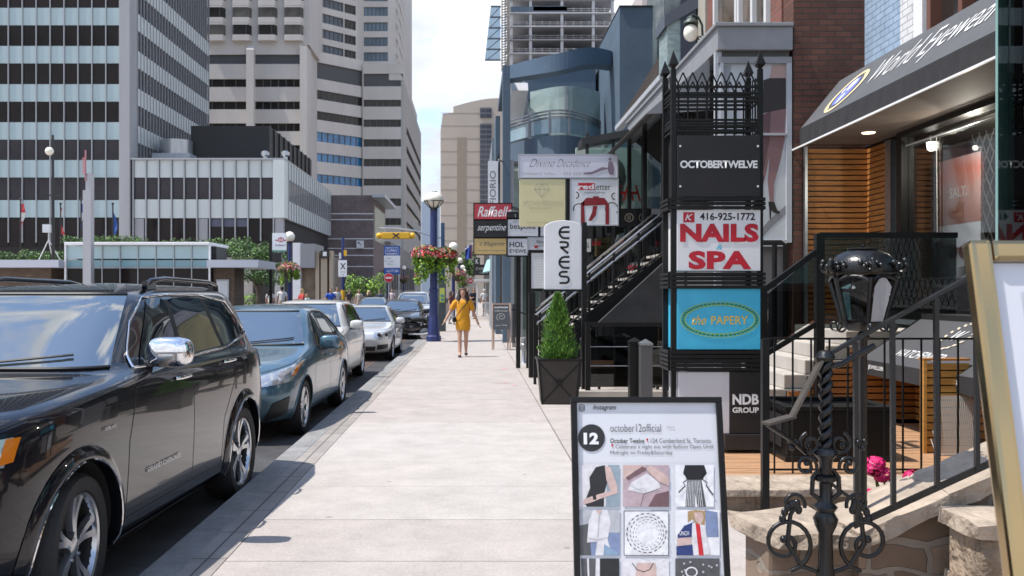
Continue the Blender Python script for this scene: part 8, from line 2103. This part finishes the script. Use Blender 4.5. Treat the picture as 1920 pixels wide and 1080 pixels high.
# motorcycle parked across the bay
MYY=31.6
t=thing('motorcycle','black motorcycle with a big seat and rear box, parked end on to the kerb','motorcycle',(xx(768,MYY),MYY,ROADZ));t.rotation_euler=(0,0,R(28))
bk=mat('bike_black',(.012,.012,.013),.25,coat=1)
for x in(.55,-.72):
 m=MB();m.lathe([(.20,-.06),(.27,-.065),(.30,-.03),(.30,.03),(.27,.065),(.20,.06),(.20,-.06)],c=(x,0,.30),n=24,ax='y',cap=False);w_o=m.build('wheel',RUBBER,t,smooth=40,local=True)
 m=MB();m.lathe([(0,-.05),(.05,-.05),(.06,-.02),(.19,-.02),(.20,-.05),(.205,.05),(.19,.02),(.06,.02),(.05,.05),(0,.05)],c=(x,0,.30),n=20,ax='y');m.build('rim',ALLOY,w_o,smooth=30,local=True)
m=MB();m.ball((.0,0,.52),(.42,.17,.20),16,10,.8);m.ball((-.15,0,.78),(.26,.15,.13),14,8);m.build('body',bk,t,smooth=60,local=True)
m=MB();m.ball((.28,0,.78),(.36,.15,.08),14,8,.8);m.build('seat',mat('bike_seat',(.02,.02,.02),.7),t,smooth=60,local=True)
m=MB();m.ball((.72,0,.78),(.22,.20,.16),14,10,.6);m.build('rear_box',bk,t,smooth=60,local=True)
m=MB();m.tube([(-.72,.05,.30),(-.55,.08,.70),(-.45,.05,.95)],.03,7);m.tube([(-.42,-.33,1.0),(-.46,-.1,.98),(-.46,.1,.98),(-.42,.33,1.0)],.018,7);m.build('fork_and_bars',DARK,t,smooth=50,local=True)
m=MB();m.tube([(-.1,-.17,.30),(.4,-.20,.30),(.78,-.20,.36)],[.03,.045,.06],9);m.build('exhaust',CHROME,t,smooth=50,local=True)
m=MB();m.ball((-.58,0,.86),(.09,.11,.11),12,8);m.build('headlamp',LENS,t,smooth=60,local=True)
m=MB();m.box(.90,.93,-.06,.06,.62,.68);m.build('tail_lamp',REDLENS,t,local=True)
# ------------------------------------------------------------------ people
def skin_obj(name,V,E,rad,mt,parent,sub=2,smooth=True):
 """one continuous surface grown round a skeleton: V points, E edges, rad (rx, ry) per point; vertex 0 is the root"""
 me=bpy.data.meshes.new(name);me.from_pydata([tuple(v)for v in V],E,[])
 o=bpy.data.objects.new(name,me);COL.objects.link(o)
 sk=o.modifiers.new('s','SKIN');sk.use_smooth_shade=smooth
 lay=me.skin_vertices[0].data
 for i,r in enumerate(rad):lay[i].radius=r if isinstance(r,tuple)else(r,r);lay[i].use_root=(i==0)
 sb=o.modifiers.new('d','SUBSURF');sb.levels=sub;sb.render_levels=sub
 bpy.context.view_layer.update();realise(o)
 o.data.materials.clear();o.data.materials.append(mt);o.name=name
 if parent:o.parent=parent
 return o
def cloth_mat(c):return mat('cloth',c,.85,var=.12,vscale=9)
def person(label,pos,h,yaw,top,legs,hair,pose=None,skirt=None,hairlong=False,shoes=(.03,.03,.03),sleeves='short',detail=False,hairless=False,grp='pedestrians'):
 """pose: stride (m), arm_l / arm_r: elbow and wrist offsets from the shoulder; faces -y before yaw"""
 t=thing('person',label,'person',pos,grp);t.rotation_euler=(0,0,R(yaw));s=h/1.70;t.scale=(s,s,s)
 p=dict(stride=.16,al=((-.06,.02,-.28),(-.09,-.06,-.52)),ar=((.06,-.02,-.28),(.09,-.10,-.52)));p.update(pose or{})
 st=p['stride']
 V=[(0,0,.93),(0,.005,1.10),(0,.0,1.27),(0,.01,1.40),(0,.0,1.475),(0,-.018,1.545),(0,-.02,1.625),(0,-.005,1.68)]
 rad=[(.135,.10),(.115,.088),(.135,.095),(.09,.07),(.048,.052),(.062,.075),(.074,.092),(.05,.065)]
 E=[(i,i+1)for i in range(7)]
 def add(q,r,k):V.append(q);rad.append(r);E.append((k,len(V)-1));return len(V)-1
 for sg,(el,wr)in((-1,p['al']),(1,p['ar'])):
  sh=Vector((sg*.165,.01,1.385));i=add(tuple(sh),(.055,.055),3)
  i=add(tuple(sh+Vector(el)),(.040,.042),i);i=add(tuple(sh+Vector(wr)),(.025,.028),i);d=(Vector(wr)-Vector(el)).normalized();add(tuple(sh+Vector(wr)+d*.075),(.020,.036),i)
 feet=[]
 for sg in(-1,1):
  f=sg*st;hip=(sg*.085,0,.90);kn=(sg*.080,f*.45-.03,.50+abs(f)*.05);an=(sg*.072,f+(.05 if f>0 else-.02),.085+(.06 if f>.1 else 0));to=(sg*.082,an[1]-.15,.035+(.0 if f>.1 else 0))
  i=add(hip,(.088,.092),0);i=add((sg*.083,f*.22-.01,.70),(.073,.08),i);i=add(kn,(.052,.056),i);i=add((sg*.075,(kn[1]+an[1])/2+.025,(kn[2]+an[2])/2+.04),(.050,.056),i);i=add(an,(.034,.038),i);add(to,(.036,.025),i);feet.append((an,to))
 body=skin_obj('body',V,E,rad,SKIN,t,2)
 if detail:  # fingers, thumb and face joined to the body surface
  m=MB()
  for sg,(el,wr)in((-1,p['al']),(1,p['ar'])):
   sh=Vector((sg*.165,.01,1.385));w=sh+Vector(wr);d=(Vector(wr)-Vector(el)).normalized();palm=w+d*.075;sd=Vector((0,-1,0));sd=(sd-d*sd.dot(d)).normalized();inn=d.cross(sd)*-sg
   for k,L in enumerate((.072,.080,.075,.060)):
    b=palm+sd*(.024-.016*k)+d*.012;c=Vector((0,0,0))+inn*.012
    m.tube([b-d*.02,b+d*L*.45+c*.4,b+d*L*.8+c*1.2,b+d*L+c*2.2],[.0085,.0085,.0075,.005],7)
   b=w+d*.03+sd*.025;m.tube([b,b+sd*.025+d*.025,b+sd*.03+d*.055],[.011,.010,.006],7)
  m.tube([(0,-.100,1.62),(0,-.116,1.59),(0,-.105,1.578)],[.008,.012,.006],8)
  for sg in(-1,1):m.ball((sg*.076,-.01,1.60),(.010,.018,.03),8,6)
  off=len(body.data.vertices);me2=m.mesh('f',SKIN,60);bm=bmesh.new();bm.from_mesh(body.data);bm.from_mesh(me2);bm.to_mesh(body.data);bm.free()
  m=MB()
  for sg in(-1,1):m.ball((sg*.030,-.098,1.612),(.013,.006,.008),8,6)
  m.build('eyes',INK,t,local=True)
  m=MB();m.ball((0,-.098,1.552),(.022,.006,.006),10,6);m.build('mouth',mat('lips',(.40,.10,.09),.5),t,local=True)
 # hair
 if not hairless:
  m=MB();hm=mat('hair',hair,.6,var=.3,vscale=30)
  m.ball((0,.012,1.635),(.090,.108,.088),18,12)
  m.v=[v if not(v[1]<-.055 and v[2]<1.665)else(v[0]*.8,-.045,max(v[2],1.60))for v in m.v]
  if hairlong:
   for sg in(-1,0,1):
    for k in range(4 if sg else 6):
     x0=sg*(.070+.010*k)if sg else-.07+.028*k;y0=-.02+.02*k if sg else.085
     m.tube([(x0,y0,1.64),(x0*1.18,y0+.0,1.52),(x0*1.35+sg*.01,y0-.035*abs(sg),1.42),(x0*1.35+sg*.02*sin(k),y0-.07*abs(sg),1.33-.02*k)],[.024,.030,.027,.010],7)
  else:
   m.ball((0,.05,1.60),(.075,.07,.075),14,8)
  m.build('hair',hm,t,smooth=70,local=True)
 # top
 tm=cloth_mat(top)
 if skirt is None:
  V2=[(0,0,.95),(0,.005,1.12),(0,0,1.28),(0,.01,1.415)];R2=[(.155,.125),(.140,.112),(.155,.115),(.10,.08)];E2=[(0,1),(1,2),(2,3)]
  for sg,(el,wr)in((-1,p['al']),(1,p['ar'])):
   sh=Vector((sg*.165,.01,1.39));V2.append(tuple(sh));R2.append((.07,.07));E2.append((3,len(V2)-1));k=len(V2)-1
   V2.append(tuple(sh+Vector(el)*(.65 if sleeves=='short' else 1)));R2.append((.066,.066));E2.append((k,len(V2)-1))
   if sleeves=='long':V2.append(tuple(sh+Vector(wr)*.97));R2.append((.042,.045));E2.append((len(V2)-2,len(V2)-1))
  skin_obj('shirt',V2,E2,R2,tm,t,2)
  V3=[(0,0,.97),(0,0,.92)];R3=[(.15,.118),(.15,.12)];E3=[(0,1)];i=6+8
  for sg,(an,to)in zip((-1,1),feet):
   f=sg*st;V3.append((sg*.088,0,.86));R3.append((.098,.105));E3.append((1,len(V3)-1));V3.append((sg*.080,f*.45-.03,.50));R3.append((.072,.078));E3.append((len(V3)-2,len(V3)-1))
   V3.append((an[0],an[1],an[2]+.03));R3.append((.060,.066));E3.append((len(V3)-2,len(V3)-1))
  skin_obj('trousers',V3,E3,R3,cloth_mat(legs),t,2)
 else:
  m=MB();rings=[(1.425,.075,.065),(1.415,.12,.078),(1.385,.185,.098),(1.33,.178,.112),(1.24,.168,.122),(1.12,.160,.118),(1.0,.168,.122),(.90,.180,.128),(.78,.186,.132),(skirt+.03,.178,.128),(skirt,.172,.124),(skirt+.012,.160,.112)]
  N=32
  for i,(z,a,b)in enumerate(rings):
   for k in range(N):
    an_=2*pi*k/N;w=1+(.022*sin(an_*5+z*9)+.014*sin(an_*9-z*14))*(1 if z<1.33 else.2);m.v.append((a*w*cos(an_),b*w*sin(an_)+.004,z+(.012*sin(an_*3)if z<skirt+.05 else 0)))
  for i in range(len(rings)-1):
   for k in range(N):m.f.append((i*N+k,i*N+(k+1)%N,(i+1)*N+(k+1)%N,(i+1)*N+k));m.mi.append(0)
  for sg,(el,wr)in((-1,p['al']),(1,p['ar'])):
   sh=Vector((sg*.135,.005,1.39));e=Vector((sg*.165,.01,1.385))+Vector(el)*.78
   m.tube([sh,sh.lerp(e,.35)+Vector((sg*.018,0,.012)),sh.lerp(e,.7)+Vector((sg*.012,0,0)),e],[.070,.072,.070,.068],16,cap=False)
  m.build('dress',tm,t,smooth=70,local=True)
 for(an,to)in feet:
  m=MB();m.ball(((an[0]+to[0])/2,(an[1]+to[1])/2+.005,.032+(an[2]-.085)*.6),(.044,.125,.036),14,8,.85);m.build('shoe',mat('shoe',shoes,.5),t,smooth=60,local=True)
 return t
WYp=23.0
w=person('woman in a mustard yellow shift dress walking towards the camera with a thin shoulder strap',(xx(868,WYp),WYp,0),1.69,0,(.66,.30,.018),None,(.022,.014,.010),dict(stride=.11,al=((-.15,.05,-.25),(-.27,-.03,-.47)),ar=((.10,.04,-.27),(.20,.02,-.52))),skirt=.66,hairlong=True,detail=True,shoes=(.06,.045,.04))
m=MB();m.lathe([(.088,1.655),(.0945,1.67),(.094,1.69),(.08,1.712)],c=(0,.008,0),n=24,cap=False);m.build('headband',mat('brown_headband',(.16,.09,.07),.7,var=.4,vscale=60),w,smooth=50,local=True)
m=MB();m.tube([(.12,-.075,1.40),(.06,-.118,1.30),(-.04,-.130,1.18),(-.14,-.118,1.05),(-.19,-.09,.98)],.009,6);m.build('bag_strap',INK,w,local=True)
m=MB();m.ball((-.215,-.05,.93),(.05,.09,.07),14,8,.6);m.build('shoulder_bag',BLACK,w,smooth=60,local=True)
def pp(lab,px,Y,h,yaw,top,legs,hair,**k):return person(lab,(xx(px,Y),Y,k.pop('z',0)),h,yaw,top,legs,hair,**k)
pp('man in a navy T-shirt and jeans looking down at his hands on the pavement',888,56,1.84,20,(.016,.02,.035),(.06,.11,.20),(.10,.07,.05),pose=dict(al=((-.05,-.06,-.26),(.05,-.24,-.20)),ar=((.06,-.05,-.27),(-.02,-.24,-.22))))
pp('grey haired person in white shirt and white trousers facing away',908,62,1.80,180,(.62,.64,.66),(.62,.61,.58),(.55,.54,.52),pose=dict(stride=.05))
pp('dark haired person in a pale top close behind the woman in yellow',864,44,1.80,10,(.45,.42,.42),(.12,.12,.14),(.06,.035,.03),hairlong=False)
pp('woman in a dark red top with long brown hair beside the pay station',847,46,1.66,60,(.16,.05,.05),(.40,.38,.38),(.05,.025,.02),hairlong=True)
pp('person in a dusty pink shirt walking beside the navy T-shirt man',877,60,1.78,0,(.40,.20,.19),(.05,.05,.07),(.12,.08,.06))
pp('woman with long dark hair in a white blouse across the street, facing away',507,49,1.78,170,(.64,.60,.58),(.20,.12,.12),(.025,.015,.012),hairlong=True)
pp('man in a white T-shirt with short black hair across the street, facing away',529,49,1.90,180,(.70,.68,.66),(.10,.10,.12),(.015,.012,.012))
pp('woman in a coral red dress with blonde hair holding a paper across the street',566,52,1.78,-50,(.55,.06,.06),None,(.40,.26,.12),skirt=.6,hairlong=True,pose=dict(al=((-.06,-.1,-.22),(-.12,-.3,-.24)),ar=((.06,-.1,-.24),(.05,-.3,-.26))))
pp('child in a pale blue top standing beside the coral red dress',575,53,1.50,-30,(.34,.52,.55),(.4,.4,.4),(.35,.22,.1),hairlong=True)
pp('man in a bright blue T-shirt walking with his arms swinging across the street',620,50,1.80,15,(.02,.09,.46),(.45,.45,.46),(.08,.05,.04),pose=dict(al=((-.13,-.0,-.26),(-.22,-.08,-.48)),ar=((.13,.02,-.26),(.22,-.06,-.48))))
pp('man in a pale shirt with a backpack strap just behind the bright blue T-shirt',632,54,1.88,30,(.55,.54,.52),(.05,.05,.06),(.10,.07,.05))
pp('person in a beige top in front of the green shrubs',673,60,1.76,0,(.50,.44,.36),(.30,.27,.24),(.20,.14,.09))
pp('person in dark clothes beside the beige top by the shrubs',655,63,1.78,40,(.06,.05,.05),(.08,.08,.1),(.05,.03,.03))
pp('blonde person in black crossing behind the blue sedan',692,64,1.72,30,(.03,.03,.03),(.05,.05,.06),(.52,.40,.20),hairlong=True)
pp('person in dark blue crossing in front of the no entry disc',712,66,1.76,-20,(.05,.06,.10),(.05,.05,.06),(.06,.04,.03))
pp('person in a pink white shirt beside the tall estate car',735,66,1.82,0,(.60,.50,.50),(.2,.2,.22),(.08,.05,.04))
